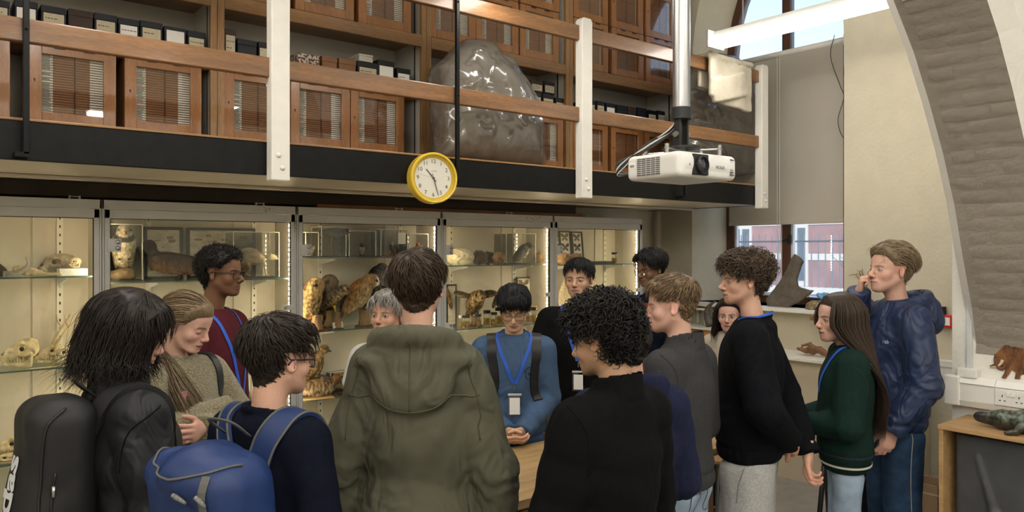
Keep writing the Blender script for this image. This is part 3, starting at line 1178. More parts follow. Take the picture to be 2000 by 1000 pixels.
BX = [(-30, 20, -1, 'navy', 'c'), (27, 75, 2, 'navy', 'w'), (79, 131, 13, 'navy', 'c'), (132, 183, 20, 'brown', ''), (183, 230, 28, 'navy', 'c'), (230, 273, 37, 'navy', 'w'),
      (273, 319, 43, 'navy', 'c'), (320, 365, 54, 'navy', 'W'), (365, 403, 62, 'navy', 'c'), (438, 462, 57, 'brown', 'c'), (463, 503, 78, 'navy', ''), (504, 530, 83, 'black', 'c'),
      (628, 660, 111, 'wood', ''), (661, 697, 116, 'wood', ''), (697, 740, 122, 'black', 'c'), (737, 772, 119, 'black', 'w'), (774, 803, 134, 'black', 'w'),
      (580, 626, 106, 'mosaic', ''),
      (1034, 1059, 180, 'black', 'c'), (1059, 1083, 184, 'black', 'c'), (1084, 1106, 192, 'black', 'c'),
      (1147, 1164, 196, 'navy', 'c'), (1165, 1182, 198, 'navy', 'c'), (1183, 1203, 202, 'navy', 'w'), (1204, 1226, 206, 'navy', ''), (1226, 1244, 209, 'brown', ''), (1245, 1264, 211, 'navy', ''),
      (1265, 1283, 216, 'black', 'c'), (1284, 1300, 217, 'black', 'c')]
cname = {'navy': 'navy card', 'black': 'black card', 'brown': 'plain brown card', 'wood': 'small plain wooden', 'mosaic': 'patterned black and cream', 'white': 'flat white'}
where = lambda x: ('left of the oak upright' if x < 420 else 'by the white post' if x < 560 else 'in the middle shelf bay' if x < 840 else 'beside the polythene bundle' if x < 1130 else 'in the row behind the projector')
lname = {'': 'with no label', 'c': 'with an aged cream label', 'w': 'with a white label', 'W': 'with a large handwritten label', 'C': 'with a big cream label'}
ORD = ['next', 'second', 'third', 'fourth', 'fifth', 'sixth', 'seventh', 'eighth', 'ninth', 'tenth', 'eleventh']
ANCH = [(420, 'to the oak upright', -1), (560, 'to the wide oak upright', 1), (840, 'to the tall white post', 1), (1130, 'to the polythene bundle', 1), (1400, 'to the second white post', 1)]


def box_label(b):
    lo_ = -99
    for hi_, nm, sg_ in ANCH:
        if b[0] < hi_:
            grp = sorted([q[0] for q in BX if lo_ <= q[0] < hi_], reverse=sg_ < 0)
            k_ = grp.index(b[0])
            return '%s box %s, %s' % (cname[b[3]], lname[b[4]], (ORD[k_] + ' ' + nm) if k_ == 0 else ORD[k_] + ' along ' + nm.replace('to ', 'from ', 1))
        lo_ = hi_


for b in BX:
    small_box(*b, label=box_label(b), tilt=rnd.uniform(-.03, .03) if b[3] == 'wood' else 0)
# second layer boxes
zt = at(1047, 180, Y=YG + .04)[2]
small_box(1036, 1062, 158, 'brown', 'c', zbase=at(1047, 180, Y=YG + .04)[2] + .003, label='brown card box stacked on a black box beside the polythene bundle')
small_box(1062, 1085, 160, 'black', 'c', zbase=at(1071, 184, Y=YG + .04)[2] + .003, label='black card box stacked on another beside the polythene bundle')
small_box(700, 730, 113, 'white', '', zbase=at(718, 122, Y=YG + .04)[2] + .003, label='flat white box resting on a black labelled box', depth=.18)
small_box(848, 882, 160, 'black', 'C', label='tall black box with cream label half hidden by the polythene bundle')

# ---------------------------------------------------------------- polythene wrapped bundles
m_hide = M('grey brown hide', (0.20, 0.165, 0.12), 0.75, noise=(7, 0.45), bump=(20, 0.6))


def film_mat():
    m = bpy.data.materials.new('clear polythene')
    m.use_nodes = True
    nt = m.node_tree
    nt.nodes.clear()
    N, L = nt.nodes.new, nt.links.new
    o = N('ShaderNodeOutputMaterial')
    tr = N('ShaderNodeBsdfTransparent')
    tr.inputs[0].default_value = (.93, .92, .9, 1)
    p = N('ShaderNodeBsdfGlossy')
    p.inputs['Roughness'].default_value = .16
    df = N('ShaderNodeBsdfDiffuse')
    df.inputs['Color'].default_value = (.55, .53, .50, 1)
    lw = N('ShaderNodeLayerWeight')
    lw.inputs['Blend'].default_value = .35
    ad = N('ShaderNodeMath')
    ad.operation = 'MULTIPLY_ADD'
    ad.inputs[1].default_value = .45
    ad.inputs[2].default_value = .10
    L(lw.outputs['Fresnel'], ad.inputs[0])
    m0 = N('ShaderNodeMixShader')
    m0.inputs[0].default_value = .13
    L(tr.outputs[0], m0.inputs[1])
    L(df.outputs[0], m0.inputs[2])
    mx = N('ShaderNodeMixShader')
    L(ad.outputs[0], mx.inputs[0])
    L(m0.outputs[0], mx.inputs[1])
    L(p.outputs[0], mx.inputs[2])
    L(mx.outputs[0], o.inputs['Surface'])
    tc = N('ShaderNodeTexCoord')
    n = N('ShaderNodeTexNoise')
    n.noise_type = 'RIDGED_MULTIFRACTAL'
    n.inputs['Scale'].default_value = 5
    n.inputs['Detail'].default_value = 3
    n.inputs['Distortion'].default_value = 1.2
    L(tc.outputs['Object'], n.inputs['Vector'])
    b = N('ShaderNodeBump')
    b.inputs['Strength'].default_value = 1.0
    b.inputs['Distance'].default_value = .05
    L(n.outputs['Fac'], b.inputs['Height'])
    L(b.outputs[0], p.inputs['Normal'])
    L(b.outputs[0], lw.inputs['Normal'])
    return m


m_film = film_mat()


def wrapped(name, label, outline_px, Yc, thick, seed, mat):
    """A bundle with a photographed outline, given real depth, standing on the gallery floor."""
    pts = np.array([at(x, y, Y=Yc) for x, y in outline_px])[:, [0, 2]]
    c = pts.mean(0)
    base = pts[:, 1].min()
    cxm = float(c[0])

    def f(P, grow=0.0):
        # polygon distance in the XZ plane
        x, z = P[0] + cxm, P[2] + base
        d = np.full(x.shape, 1e9, F32)
        sgn = np.ones(x.shape, F32)
        n = len(pts)
        for i in range(n):
            a, b = pts[i], pts[(i + 1) % n]
            ex, ez = b - a
            wx, wz = x - a[0], z - a[1]
            tt = np.clip((wx * ex + wz * ez) / (ex * ex + ez * ez), 0, 1)
            d = np.minimum(d, np.hypot(wx - ex * tt, wz - ez * tt))
            c1, c2, c3 = z >= a[1], z < b[1], ex * wz > ez * wx
            fl = (c1 & c2 & c3) | (~c1 & ~c2 & ~c3)
            sgn = np.where(fl, -sgn, sgn)
        d2 = d * sgn
        inner = np.clip(-d2 / .22, 0, 1)
        ty = thick * np.sqrt(np.clip(1 - (1 - inner) ** 2, 0.0, 1)) + .012
        w = np.maximum(d2, 0) + .0
        dy = np.abs(P[1]) - ty
        return np.maximum(dy * .7, d2) + .010 * folds(P, np.array([9., 9., 14.]), seed) - grow
    lo = (pts[:, 0].min() - cxm - .06, -thick - .06, -.05)
    hi = (pts[:, 0].max() - cxm + .06, thick + .06, pts[:, 1].max() - base + .06)
    t = thing(name, label, 'bundle', (cxm, Yc, base))
    sdf_obj('contents', lambda P: f(P, -.02), lo, hi, .018, mat, t)
    sdf_obj('polythene_sheet', lambda P: f(P, 0) + .004 * folds(P, np.array([22., 10., 18.]), seed + 5), lo, hi, .014, m_film, t)
    return t


fl = FZ1 + .02
yc_b = 4.28
wrapped('wrapped_bundle', 'large hide bundle under clear polythene leaning behind the gallery rails',
        [(853, 310), (850, 250), (848, 200), (849, 130), (866, 118), (888, 92), (902, 78), (925, 77), (950, 80), (968, 105), (990, 112), (1000, 135), (1018, 160), (1040, 195), (1048, 240), (1050, 300), (1056, 332), (950, 325)], yc_b, .19, 5, m_hide)
wrapped('wrapped_bundle', 'dark bundle under clear polythene at the gallery end below the towel',
        [(1330, 345), (1325, 290), (1322, 220), (1340, 150), (1372, 110), (1400, 105), (1430, 112), (1452, 150), (1462, 220), (1465, 290), (1462, 345)], 4.3, .16, 9, m_hide)

# towel folded over the top rail
m_towel = M('cream towelling', (0.54, 0.49, 0.38), 0.95, noise=(30, .1), bump=(260, .6), sheen=.3, bdist=.003)
tx0, tx1 = at(1375, 130, Y=D2 - .05)[0], at(1462, 150, Y=D2 - .05)[0]
zr = CAMZ + 1.565
t = thing('folded_towel', 'cream towel folded over the top gallery rail near the window', 'towel', ((tx0 + tx1) / 2, D2 - .03, zr))
hw = (tx1 - tx0) / 2


def f_towel(P):
    x, y, z = P
    xs = x / hw
    hang = .34 + .10 * np.sin(xs * 1.3 + .8)
    front = rbox((x - .01, y + .05 + .018 * np.sin(x * 16), z + hang / 2 - .01), (0, 0, 0), (hw, .017, .185), .015)
    front2 = rbox((x + .05, y + .078 + .01 * np.sin(x * 13 + 1), z + .23), (0, 0, 0), (hw * .75, .022, .10), .02, rotm(0, -14, 0))
    topf = rbox((x, y + .005, z - .012), (0, 0, 0), (hw, .07, .018), .016)
    back = rbox((x, y - .04, z + .11), (0, 0, 0), (hw * .98, .014, .13), .012)
    d = smin(smin(front, front2, .012), smin(topf, back, .02), .03)
    return d + .004 * folds(P, np.array([18., 9., 9.]), 4)


sdf_obj('cloth', f_towel, (-hw - .05, -.15, -.42), (hw + .05, .09, .06), .008, m_towel, t)

# ---------------------------------------------------------------- yellow wall clock on the fascia
ck = at(842, 349, Y=D2 - .03)
R_ = .152
t = thing('wall_clock', 'round wall clock with yellow case hung on the black fascia', 'clock', (ck[0], D2 - .001, ck[2]), rot=(0, 0, math.radians(-8)))
m_yel = M('yellow enamel', (0.72, 0.50, 0.04), 0.3, coat=.3)
fr = ((1, 0, 0), (0, 0, 1), (0, -1, 0))
MB().lathe([(R_ - .012, .022), (R_, .024), (R_, .085), (R_ - .006, .092), (R_ - .014, .090), (R_ - .016, .07), (R_ - .05, .068)], (0, 0, 0), 64, frame=fr).build('case', m_yel, t, smooth=True, auto=40)
MB().lathe([(.001, .066), (R_ - .014, .066), (R_ - .014, .069), (.001, .069)], (0, 0, 0), 48, frame=fr).build('dial', M('dial cream', (0.82, 0.80, 0.74), .5), t)
mk = MB()
for i in range(60):
    a = 2 * PI * i / 60
    r0, r1, w = (.121, .127, .0016 if i % 5 else .003)[0:3]
    d = np.array([math.sin(a), 0, math.cos(a)])
    s_ = np.array([math.cos(a), 0, -math.sin(a)])
    p0, p1 = d * r0, d * r1
    q = np.array([0, -.0695, 0])
    mk.add([p0 - s_ * w / 2 + q, p0 + s_ * w / 2 + q, p1 + s_ * w / 2 + q, p1 - s_ * w / 2 + q], [(0, 1, 2, 3)])
mk.build('minute_marks', m_ink, t)['kind'] = 'stuff'
for i in range(1, 13):
    a = 2 * PI * i / 12
    nb_ = MB()
    put_text(nb_, str(i), .034, (math.sin(a) * .100, -.0695, math.cos(a) * .100), (1, 0, 0), (0, 0, 1), .0004)
    nb_.build('numeral', m_ink, t)
nb_ = MB()
put_text(nb_, 'JONES', .010, (.005, -.0695, .042), (1, 0, 0), (0, 0, 1), .0003, space=1.4)
nb_.build('maker_name', m_ink, t)
for nm, ang, ln, w, yy in (('hour_hand', math.radians(318), .070, .007, -.072), ('minute_hand', math.radians(163), .108, .0055, -.0745)):
    d = np.array([math.sin(ang), 0, math.cos(ang)])
    s_ = np.array([math.cos(ang), 0, -math.sin(ang)])
    h_ = MB()
    q = np.array([0, yy, 0])
    for k0, k1, w0, w1 in ((-.028, .012, w * .7, w * .5), (.012, ln, w, w * .8)):
        h_.add([q + d * k0 - s_ * w0 / 2, q + d * k0 + s_ * w0 / 2, q + d * k1 + s_ * w1 / 2, q + d * k1 - s_ * w1 / 2], [(0, 1, 2, 3)])
    h_.build(nm, m_ink, t)
MB().lathe([(.006, 0), (.006, .012), (.001, .013)], (0, -.066, 0), 12, frame=fr).build('hub', m_ink, t)
ang = math.radians(282)
d = np.array([math.sin(ang), 0, math.cos(ang)])
MB().tube([d * -.03 + [0, -.077, 0], d * .1 + [0, -.077, 0]], .0008, 4).build('second_hand', M('pale grey', (.55, .55, .5), .5), t)
MB().lathe([(.001, .084), (R_ - .0145, .0835), (R_ - .0145, .0845), (.001, .085)], (0, 0, 0), 48, frame=fr).build('cover_glass', glass_mat('clock glass', (.99, .99, .98), 0.0), t)
# ---------------------------------------------------------------- glazed display cabinets
m_alu = M('grey anodised frame', (0.60, 0.60, 0.59), 0.45, 0.1, noise=(6, .06))
m_cab_in = M('cabinet lining', (0.60, 0.54, 0.44), 0.8, noise=(3, .04))
m_track = M('cream shelf track', (0.72, 0.68, 0.58), 0.5)
m_shelf_glass = glass_mat('glass shelf', (0.80, 0.90, 0.86), 0.05)
m_shelf_edge = M('glass shelf edge', (0.10, 0.15, 0.13), 0.15, spec=.8)
m_led = M('led strip', (1, 1, 1), .5, emit=((1.0, 0.80, 0.52), LED_POWER))
m_plinth = M('cabinet plinth wood', (0.30, 0.13, 0.06), .5, noise=(4, .3), stretch=(.5, 4, 4))
CB = [-.28, .862, 2.012, 3.152, 4.284, 5.405]
DC, YCB, HCAB = 4.8, 5.16, 2.075
SHELVES = [(1.644, 1.139, .639), (1.604, 1.13, .66), (1.737, 1.235, .77), (1.667, 1.169, .70), (1.657, 1.10, .65)]
cab_label = ['glazed display cabinet holding animal skulls', 'glazed display cabinet holding a puffin and duck in cases', 'glazed display cabinet crowded with owls and hawks',
             'glazed display cabinet with furs, a spread-winged buzzard and jars', 'glazed display cabinet with framed butterflies at the end of the row']
for ci in range(5):
    x0, x1 = CB[ci], CB[ci + 1]
    W = x1 - x0
    t = thing('display_cabinet', cab_label[ci], 'cabinet', (x0, DC, FLOOR), group='glazed display cabinets under the gallery')
    dp = YCB - DC
    HC_ = HCAB - FLOOR
    st, g_ = .038, .0015
    fr_ = MB()
    fr_.box((g_, 0, .42), (.012, .04, HC_)).box((W - .012, 0, .42), (W - g_, .04, HC_)).box((g_, 0, HC_ - .052), (W - g_, .04, HC_)).box((g_, 0, .40), (W - g_, .04, .45))
    fr_.build('carcass_frame', m_alu, t, bevel=.002)
    MB().box((g_, .04, .40), (.012, dp, HC_)).build('side_panel', m_cab_in if ci else m_cab_in, t)
    MB().box((W - .012, .04, .40), (W - g_, dp, HC_)).build('side_panel', m_cab_in, t)
    MB().box((.012, .04, HC_ - .02), (W - .012, dp, HC_ - .002)).build('top_panel', m_cab_in, t)
    MB().box((.012, .04, .42), (W - .012, dp, .45)).build('bottom_panel', m_cab_in, t)
    MB().box((.012, dp - .012, .45), (W - .012, dp, HC_ - .02)).build('back_panel', m_cab_in, t)
    MB().box((W * .74, dp - .022, .45), (W * .74 + .05, dp - .012, HC_ - .02)).build('back_batten', m_cab_in, t)
    MB().box((g_, .03, 0), (W - g_, dp, .40)).build('plinth', m_plinth, t)
    d = MB()
    a, b, zb, zt = .012 + g_, W - .012 - g_, .455, HC_ - .054
    d.box((a, -.004, zb), (a + st * .72, .022, zt)).box((b - st * .72, -.004, zb), (b, .022, zt)).box((a, -.004, zt - .05), (b, .022, zt)).box((a, -.004, zb), (b, .022, zb + .05))
    do = d.build('door', m_alu, t, bevel=.002)
    MB().box((a + st * .72 - .004, .006, zb + .045), (b - st * .72 + .004, .011, zt - .045)).build('pane', m_glass, do)
    gk = MB()
    gk.box((a + st * .72, .003, zt - .054), (b - st * .72, .014, zt - .049)).box((b - st * .72 - .004, .003, zb + .05), (b - st * .72, .014, zt - .05)).box((a + st * .72, .003, zb + .05), (a + st * .72 + .004, .014, zt - .05))
    gk.build('gasket', m_black, do)
    if ci:
        for hz in (1.90 if ci != 1 else 1.93, 1.31, .75):
            hg = MB().box((a + .012, -.012, hz), (a + .085, .0, hz + .075)).build('hinge', m_alu, do, bevel=.004)
            for dz in (.02, .056):
                MB().lathe([(.014, 0), (.012, .004), (.004, .005)], (a + .066, -.012, hz + dz), 12, frame=((1, 0, 0), (0, 0, 1), (0, -1, 0))).build('hinge_boss', m_steel, hg, smooth=True)
    lk = MB().box((b - .085, -.010, 1.545), (b - .012, -.003, 1.58)).build('lock', m_alu, do, bevel=.003)
    MB().cyl((b - .068, -.014, 1.562), (b - .068, -.009, 1.562), .009, 12).build('lock_barrel', m_steel, lk)
    for z in [q_ - FLOOR for q_ in SHELVES[ci]]:
        sh = MB().box((.02, .065, z - .008), (W - .03, dp - .03, z - .0005)).build('glass_shelf', m_shelf_glass, t)
        MB().box((.02, .062, z - .0085), (W - .03, .0652, z)).build('shelf_edge', m_shelf_edge, sh)
        for fx in (.28, .86):
            br = MB().prism([(dp - .02, -.009), (.10, -.009), (.10, -.022), (dp - .05, -.05), (dp - .02, -.075)], -.006, .006, 0, ((W * fx, 0, z), (0, 1, 0), (0, 0, 1), (1, 0, 0)))
            br.build('shelf_bracket', m_alu, t)
    for fx in ((.28, .86)):
        tk = MB().box((W * fx - .016, dp - .022, .5), (W * fx + .016, dp - .0125, HC_ - .03)).build('shelf_track', m_track, t)
        sl = MB()
        z = .52
        while z < HC_ - .06:
            sl.box((W * fx - .004, dp - .0235, z), (W * fx + .004, dp - .0215, z + .016))
            z += .05
        sl.build('slots', m_black, tk)['kind'] = 'stuff'
    # vertical led strips in the front corners
    for sx, sgn in ((W - .030, -1), (.024, 1)):
        strip = MB().box((sx, .045, .75), (sx + .006, .055, HC_ - .08)).build('led_channel', m_alu, t)
        dots = MB()
        for k in range(42):
            z = .77 + k * (HC_ - .87) / 42
            xx = sx - .004 if sgn < 0 else sx + .006
            dots.box((xx + .0008, .0465, z), (xx + .0032, .0535, z + .016))
        o = dots.build('led_strip', m_led, strip)
        o['kind'] = 'stuff'
    # scuffs on the frames
    if ci in (1, 3):
        sc_ = MB()
        for k in range(26 if ci == 3 else 16):
            u = rnd.gauss(0, .06)
            zz_ = HC_ - .027 + rnd.gauss(0, .008)
            r0 = rnd.uniform(.001, .005)
            xx = (W * .78 if ci == 3 else W * .80) + u
            sc_.box((xx, -.0006, zz_), (xx + r0 * 2, .001, zz_ + r0))
        sc_.build('paint_chips', m_dark_brown, t)['kind'] = 'stuff'
        if ci == 1:
            sc_ = MB()
            for k in range(22):
                xx = W - .016 + rnd.gauss(0, .006)
                zz_ = 2.13 - abs(rnd.gauss(0, .06))
                r0 = rnd.uniform(.001, .004)
                sc_.box((xx, -.006, zz_), (xx + r0, -.003, zz_ + r0 * 1.6))
            sc_.build('door_chips', m_dark_brown, t)['kind'] = 'stuff'
# batten and brackets lying on the cabinet tops
tag(MB().box((2.2, DC + .10, HCAB + .001), (4.72, DC + .14, HCAB + .03)).build('timber_batten', m_plinth, bevel=.003), 'long brown timber batten lying on top of the display cabinets', 'batten')
for px, wh_ in ((146, 'skull'), (508, 'puffin'), (780, 'owl'), (995, 'fur'), (1150, 'butterfly')):
    p = at(px, 380, Y=DC + .05)
    o = MB().box((-.03, 0, 0), (-.02, .012, .02)).box((.02, 0, 0), (.03, .012, .02)).box((-.03, 0, .012), (.03, .012, .016)).build('clip_bracket', m_track, loc=(p[0], DC + .05, HCAB + .001))
    tag(o, 'small pale clip bracket on top of the %s cabinet' % wh_, 'bracket', 'clips on the cabinet tops')
# ---------------------------------------------------------------- specimens
m_bone = M('old bone', (0.68, 0.55, 0.33), 0.6, noise=(25, .5), bump=(60, .5), attr='Col')
m_feather = M('feathers', (0.4, 0.3, 0.2), 0.75, attr='Col', noise=(70, .65, 3), bump=(120, .5), stretch=(1, 1, .45))
m_fur_spec = M('fur', (0.6, 0.5, 0.35), 0.85, attr='Col', noise=(60, .35), bump=(150, .8), stretch=(.5, 1, 1), sheen=.4)
m_stump = M('bark stump', (0.30, 0.19, 0.10), .85, noise=(25, .5), bump=(40, 1.0), stretch=(1, 1, .3), bdist=.006)
m_turned = M('turned base', (0.09, 0.035, 0.018), .35, noise=(8, .3), coat=.3)
m_red_base = M('red turned base', (0.45, 0.12, 0.04), .35, coat=.3)
m_board = M('pale plywood', (0.50, 0.33, 0.15), .6, noise=(6, .2), stretch=(.6, 4, 4))
m_rock = M('mossy rock', (0.38, 0.27, 0.15), .9, noise=(18, .5), bump=(25, 1.0), bdist=.008)
m_acrylic = glass_mat('acrylic sheet', (0.975, 0.98, 0.97), 0.01)
m_acr_edge = M('acrylic edge', (0.75, 0.73, 0.66), 0.25, spec=.8)
m_paper = M('paper tag', (0.80, 0.76, 0.66), .8)
m_frame_dark = M('dark picture frame', (0.035, 0.032, 0.03), .4)


def mpp(px, Yp):
    return Yp / ray(px, HORIZON)[1]


def spec_at(px, z, Yp):
    p = at(px, HORIZON, Y=Yp)
    return np.array([p[0], Yp, z + .001])


def case(name, label, px0, px1, z, h, Yf, depth, frame=True, group=None, base=True):
    """Acrylic show case standing on a shelf; its front spans px0..px1."""
    a, b = at(px0, HORIZON, Y=Yf)[0], at(px1, HORIZON, Y=Yf)[0]
    w = b - a
    t = thing(name, label, 'display case', ((a + b) / 2, Yf, z + .001), group=group)
    th = .003
    for nm, lo, hi in (('front_pane', (-w / 2, 0, 0), (w / 2, th, h)), ('back_pane', (-w / 2, depth - th, 0), (w / 2, depth, h)), ('side_pane', (-w / 2, th, 0), (-w / 2 + th, depth - th, h)),
                       ('side_pane', (w / 2 - th, th, 0), (w / 2, depth - th, h)), ('top_pane', (-w / 2 + th, th, h - th), (w / 2 - th, depth - th, h))):
        MB().box(lo, hi).build(nm, m_acrylic, t)
    e = MB()
    r = .0022
    for sx in (-1, 1):
        for y in (0, depth):
            e.cbox((sx * w / 2, y, h / 2), (r * 2, r * 2, h))
        e.cbox((sx * w / 2, depth / 2, h), (r * 2, depth, r * 2))
    for y in (0, depth):
        e.cbox((0, y, h), (w, r * 2, r * 2))
    e.build('edges', m_acr_edge, t)
    if base:
        MB().box((-w / 2 - .004, -.004, 0), (w / 2 + .004, depth + .004, .008)).build('base', m_frame_dark, t)
    return t


def lerp3(a, b, t):
    t = np.clip(t, 0, 1)[:, None]
    return np.array(a)[None] * (1 - t) + np.array(b)[None] * t


def bird(label, px, z, hpx, Yp, pitch=60, head=40, L=1.0, G=.42, headr=.17, neck=.0, beak=.16, beakr=.05, hook=.0, tail=.5, wing=.5, back=(.2, .13, .07), belly=(.5, .4, .25),
         headc=None, beakc=(.06, .05, .04), face=None, heading=-130, streak=.5, base='disc', perch=0.0, legs=0.12, legc=(.15, .1, .05), spread=0.0, name='mounted_bird', seed=1, y_off=0.0, basec=None, lift=0.0, bp=math.radians(-12), collar=None):
    """A mounted bird. hpx: its height in photo pixels, from base to crown."""
    H = hpx * mpp(px, Yp) * .93
    pr, hr = math.radians(pitch), math.radians(head)
    ax = np.array([math.cos(pr), 0, math.sin(pr)])
    bd = np.array([-math.sin(pr), 0, math.cos(pr)])       # towards the back of the bird
    hc = ax * L * .44 + np.array([math.cos(hr), 0, math.sin(hr)]) * (headr * .75 + neck)
    R = np.array([ax, [0, 1, 0], bd]).T
    bdir = np.array([math.cos(bp), 0, math.sin(bp)])
    feet = -bd * G * .35 - ax * L * .12 + np.array([.06, 0, -legs - .06])

    def f(P):
        d = ell(P, (0, 0, 0), (L * .5, G * .5, G * .55), R)
        d = smin(d, ell(P, ax * L * .16 - bd * .04, (L * .32, G * .52, G * .52), R), .12)
        d = smin(d, cap(P, ax * L * .3, hc, G * (.30 if neck < .1 else .25), headr * (.8 if neck < .1 else .6)), .12 if neck < .1 else .07)
        d = smin(d, sph(P, hc, headr), .05)
        if wing:
            for s in (-1, 1):
                if spread:
                    sh = ax * L * .25 + bd * .08 + np.array([0, s * G * .4, 0])
                    el = sh + np.array([-.05, s * spread * .55, .12])
                    tip = el + np.array([-.25, s * spread * .35, -.45])
                    d = smin(d, ell(P, (sh + el) / 2, (.22, spread * .36, .05), rotm(s * 12, 25, 0)), .08)
                    d = smin(d, ell(P, (el + tip) / 2 + [0, 0, .05], (.16, .06, .42), rotm(s * -18, 20, 0)), .08)
                else:
                    wc = -ax * L * .12 + bd * .06 + np.array([0, s * G * .44, 0])
                    Rw = R @ rotm(0, 0, s * 6)
                    d = smin(d, ell(P, wc, (L * wing, .055, G * .40), Rw), .05)
        if tail:
            tb = -ax * L * .42 + bd * .06
            d = smin(d, ell(P, tb - ax * tail * .42, (tail * .55, G * .24, .045), R), .07)
        b0 = hc + bdir * headr * .75
        b1 = hc + bdir * (headr + beak) - np.array([0, 0, hook])
        d = smin(d, cap(P, b0, b1, beakr, beakr * .3), .015)
        # eyes
        for s in (-1, 1):
            e = hc + bdir * headr * .55 + np.array([0, s * headr * .72, headr * .25])
            d = np.minimum(d, sph(P, e, headr * .19))
        if legs:
            for s in (-1, 1):
                hp = -bd * G * .35 - ax * L * .12 + np.array([0, s * G * .22, 0])
                ft = np.array([hp[0] + .06, hp[1], hp[2] - legs - .05])
                d = smin(d, cap(P, hp, ft, .05, .022), .03)
                for k in (-1, 0, 1):
                    d = np.minimum(d, cap(P, ft, ft + [.09, k * .05, -.015], .02, .014))
        return d
    zmin = -1.0
    v, q = surf_nets(f, (-1.15, -max(.6, G + spread * 1.25), -1.15), (1.15, max(.6, G + spread * 1.25), 1.2), .031 if not spread else .034)
    lo, hi = v[:, 2].min(), v[:, 2].max()
    t_along = v @ ax
    t_back = v @ bd
    hd = np.linalg.norm(v - hc, axis=1)
    cols = lerp3(belly, back, (t_back / (G * .5)) * .8 + .5)
    st = np.clip(vfbm(v * np.array([1, 1, .6]), 22, seed, 3) * .5 + .5, 0, 1)
    st2 = (np.sin(t_along * 55 + vfbm(v, 8, seed + 2, 2) * 2) > .35)
    dk = np.clip(st * 2.2 - .7, 0, 1) * streak
    cols = cols * (1 - dk[:, None] * .82)
    cols = np.where(st2[:, None], cols * (1 - .35 * streak), cols)
    if headc is not None:
        w = np.clip((headr * 1.35 - hd) / (headr * .4), 0, 1)
        cols = lerp3((0, 0, 0), (1, 1, 1), w) * np.array(headc) + cols * (1 - w)[:, None]
    if collar is not None:
        cols[(hd > headr * 1.12) & (hd < headr * 1.75) & (t_along > L * .22)] = collar
    if face is not None:
        fr_ = (v - hc) @ bdir
        w = np.clip((fr_ - headr * .35) / (headr * .2), 0, 1) * (hd < headr * 1.25)
        cols = cols * (1 - w)[:, None] + np.array(face) * w[:, None]
    bk = ((v - hc) @ bdir) > headr * 1.06
    cols[bk & (hd < headr + beak + .12)] = beakc
    for s in (-1, 1):
        e = hc + bdir * headr * .55 + np.array([0, s * headr * .72, headr * .25])
        cols[np.linalg.norm(v - e, axis=1) < headr * .24] = (.008, .006, .005)
    if legs:
        inb = ell((v[:, 0], v[:, 1], v[:, 2]), (0, 0, 0), (L * .5, G * .5, G * .55), R) > .03
        lg = np.zeros(len(v), bool)
        for s in (-1, 1):
            hp = -bd * G * .35 - ax * L * .12 + np.array([0, s * G * .22, 0])
            ft = np.array([hp[0] + .06, hp[1], hp[2] - legs - .05])
            lg |= cap((v[:, 0], v[:, 1], v[:, 2]), hp, ft, .09) < 0
            lg |= np.linalg.norm(v - ft - [.05, 0, 0], axis=1) < .11
        cols[lg & inb] = legc
    # base height fraction
    bh = perch + (.05 if base == 'disc' else 0)
    low = feet[2] if (perch and legs) else lo
    sc = H / ((hi - low) + bh)
    v = v * sc
    v[:, 2] += (bh - low) * sc
    p = spec_at(px, z + lift, Yp + y_off)
    t = thing(name, label, 'mounted bird', p, math.radians(heading), group='mounted birds in the display cabinets')
    link_mesh('bird', v, q, m_feather, t, True, colors=np.clip(np.clip(cols, 0, 1) ** 1.45 * 1.25, 0, 1))
    cx_ = (feet[0] + .04) * sc
    if base == 'disc':
        MB().lathe([(.24 * sc, 0), (.26 * sc, .012 * sc), (.26 * sc, .03 * sc), (.20 * sc, .05 * sc), (.02 * sc, .05 * sc)], (cx_, 0, 0), 28).build('base', basec or m_turned, t, smooth=True, auto=40)
    elif base == 'board':
        MB().box((-.55 * sc, -.4 * sc, -.001), (.55 * sc, .4 * sc, .035 * sc)).build('base', m_board, t, bevel=.002)
    if perch:
        pm = MB()
        n = 10
        rings = []
        for k in range(6):
            u = k / 5
            zz = .04 * sc + u * (perch + .03) * sc
            r = (.15 - .02 * u + .01 * math.sin(k * 2.1)) * sc
            rings.append([(cx_ + math.cos(2 * PI * j / n) * r * (1 + .1 * math.sin(j * 3 + k)), math.sin(2 * PI * j / n) * r * (1 + .1 * math.sin(j * 2 + k)), zz) for j in range(n)])
        pm.rings(rings)
        pm.build('perch', m_stump, t, smooth=True, auto=50)
    return t


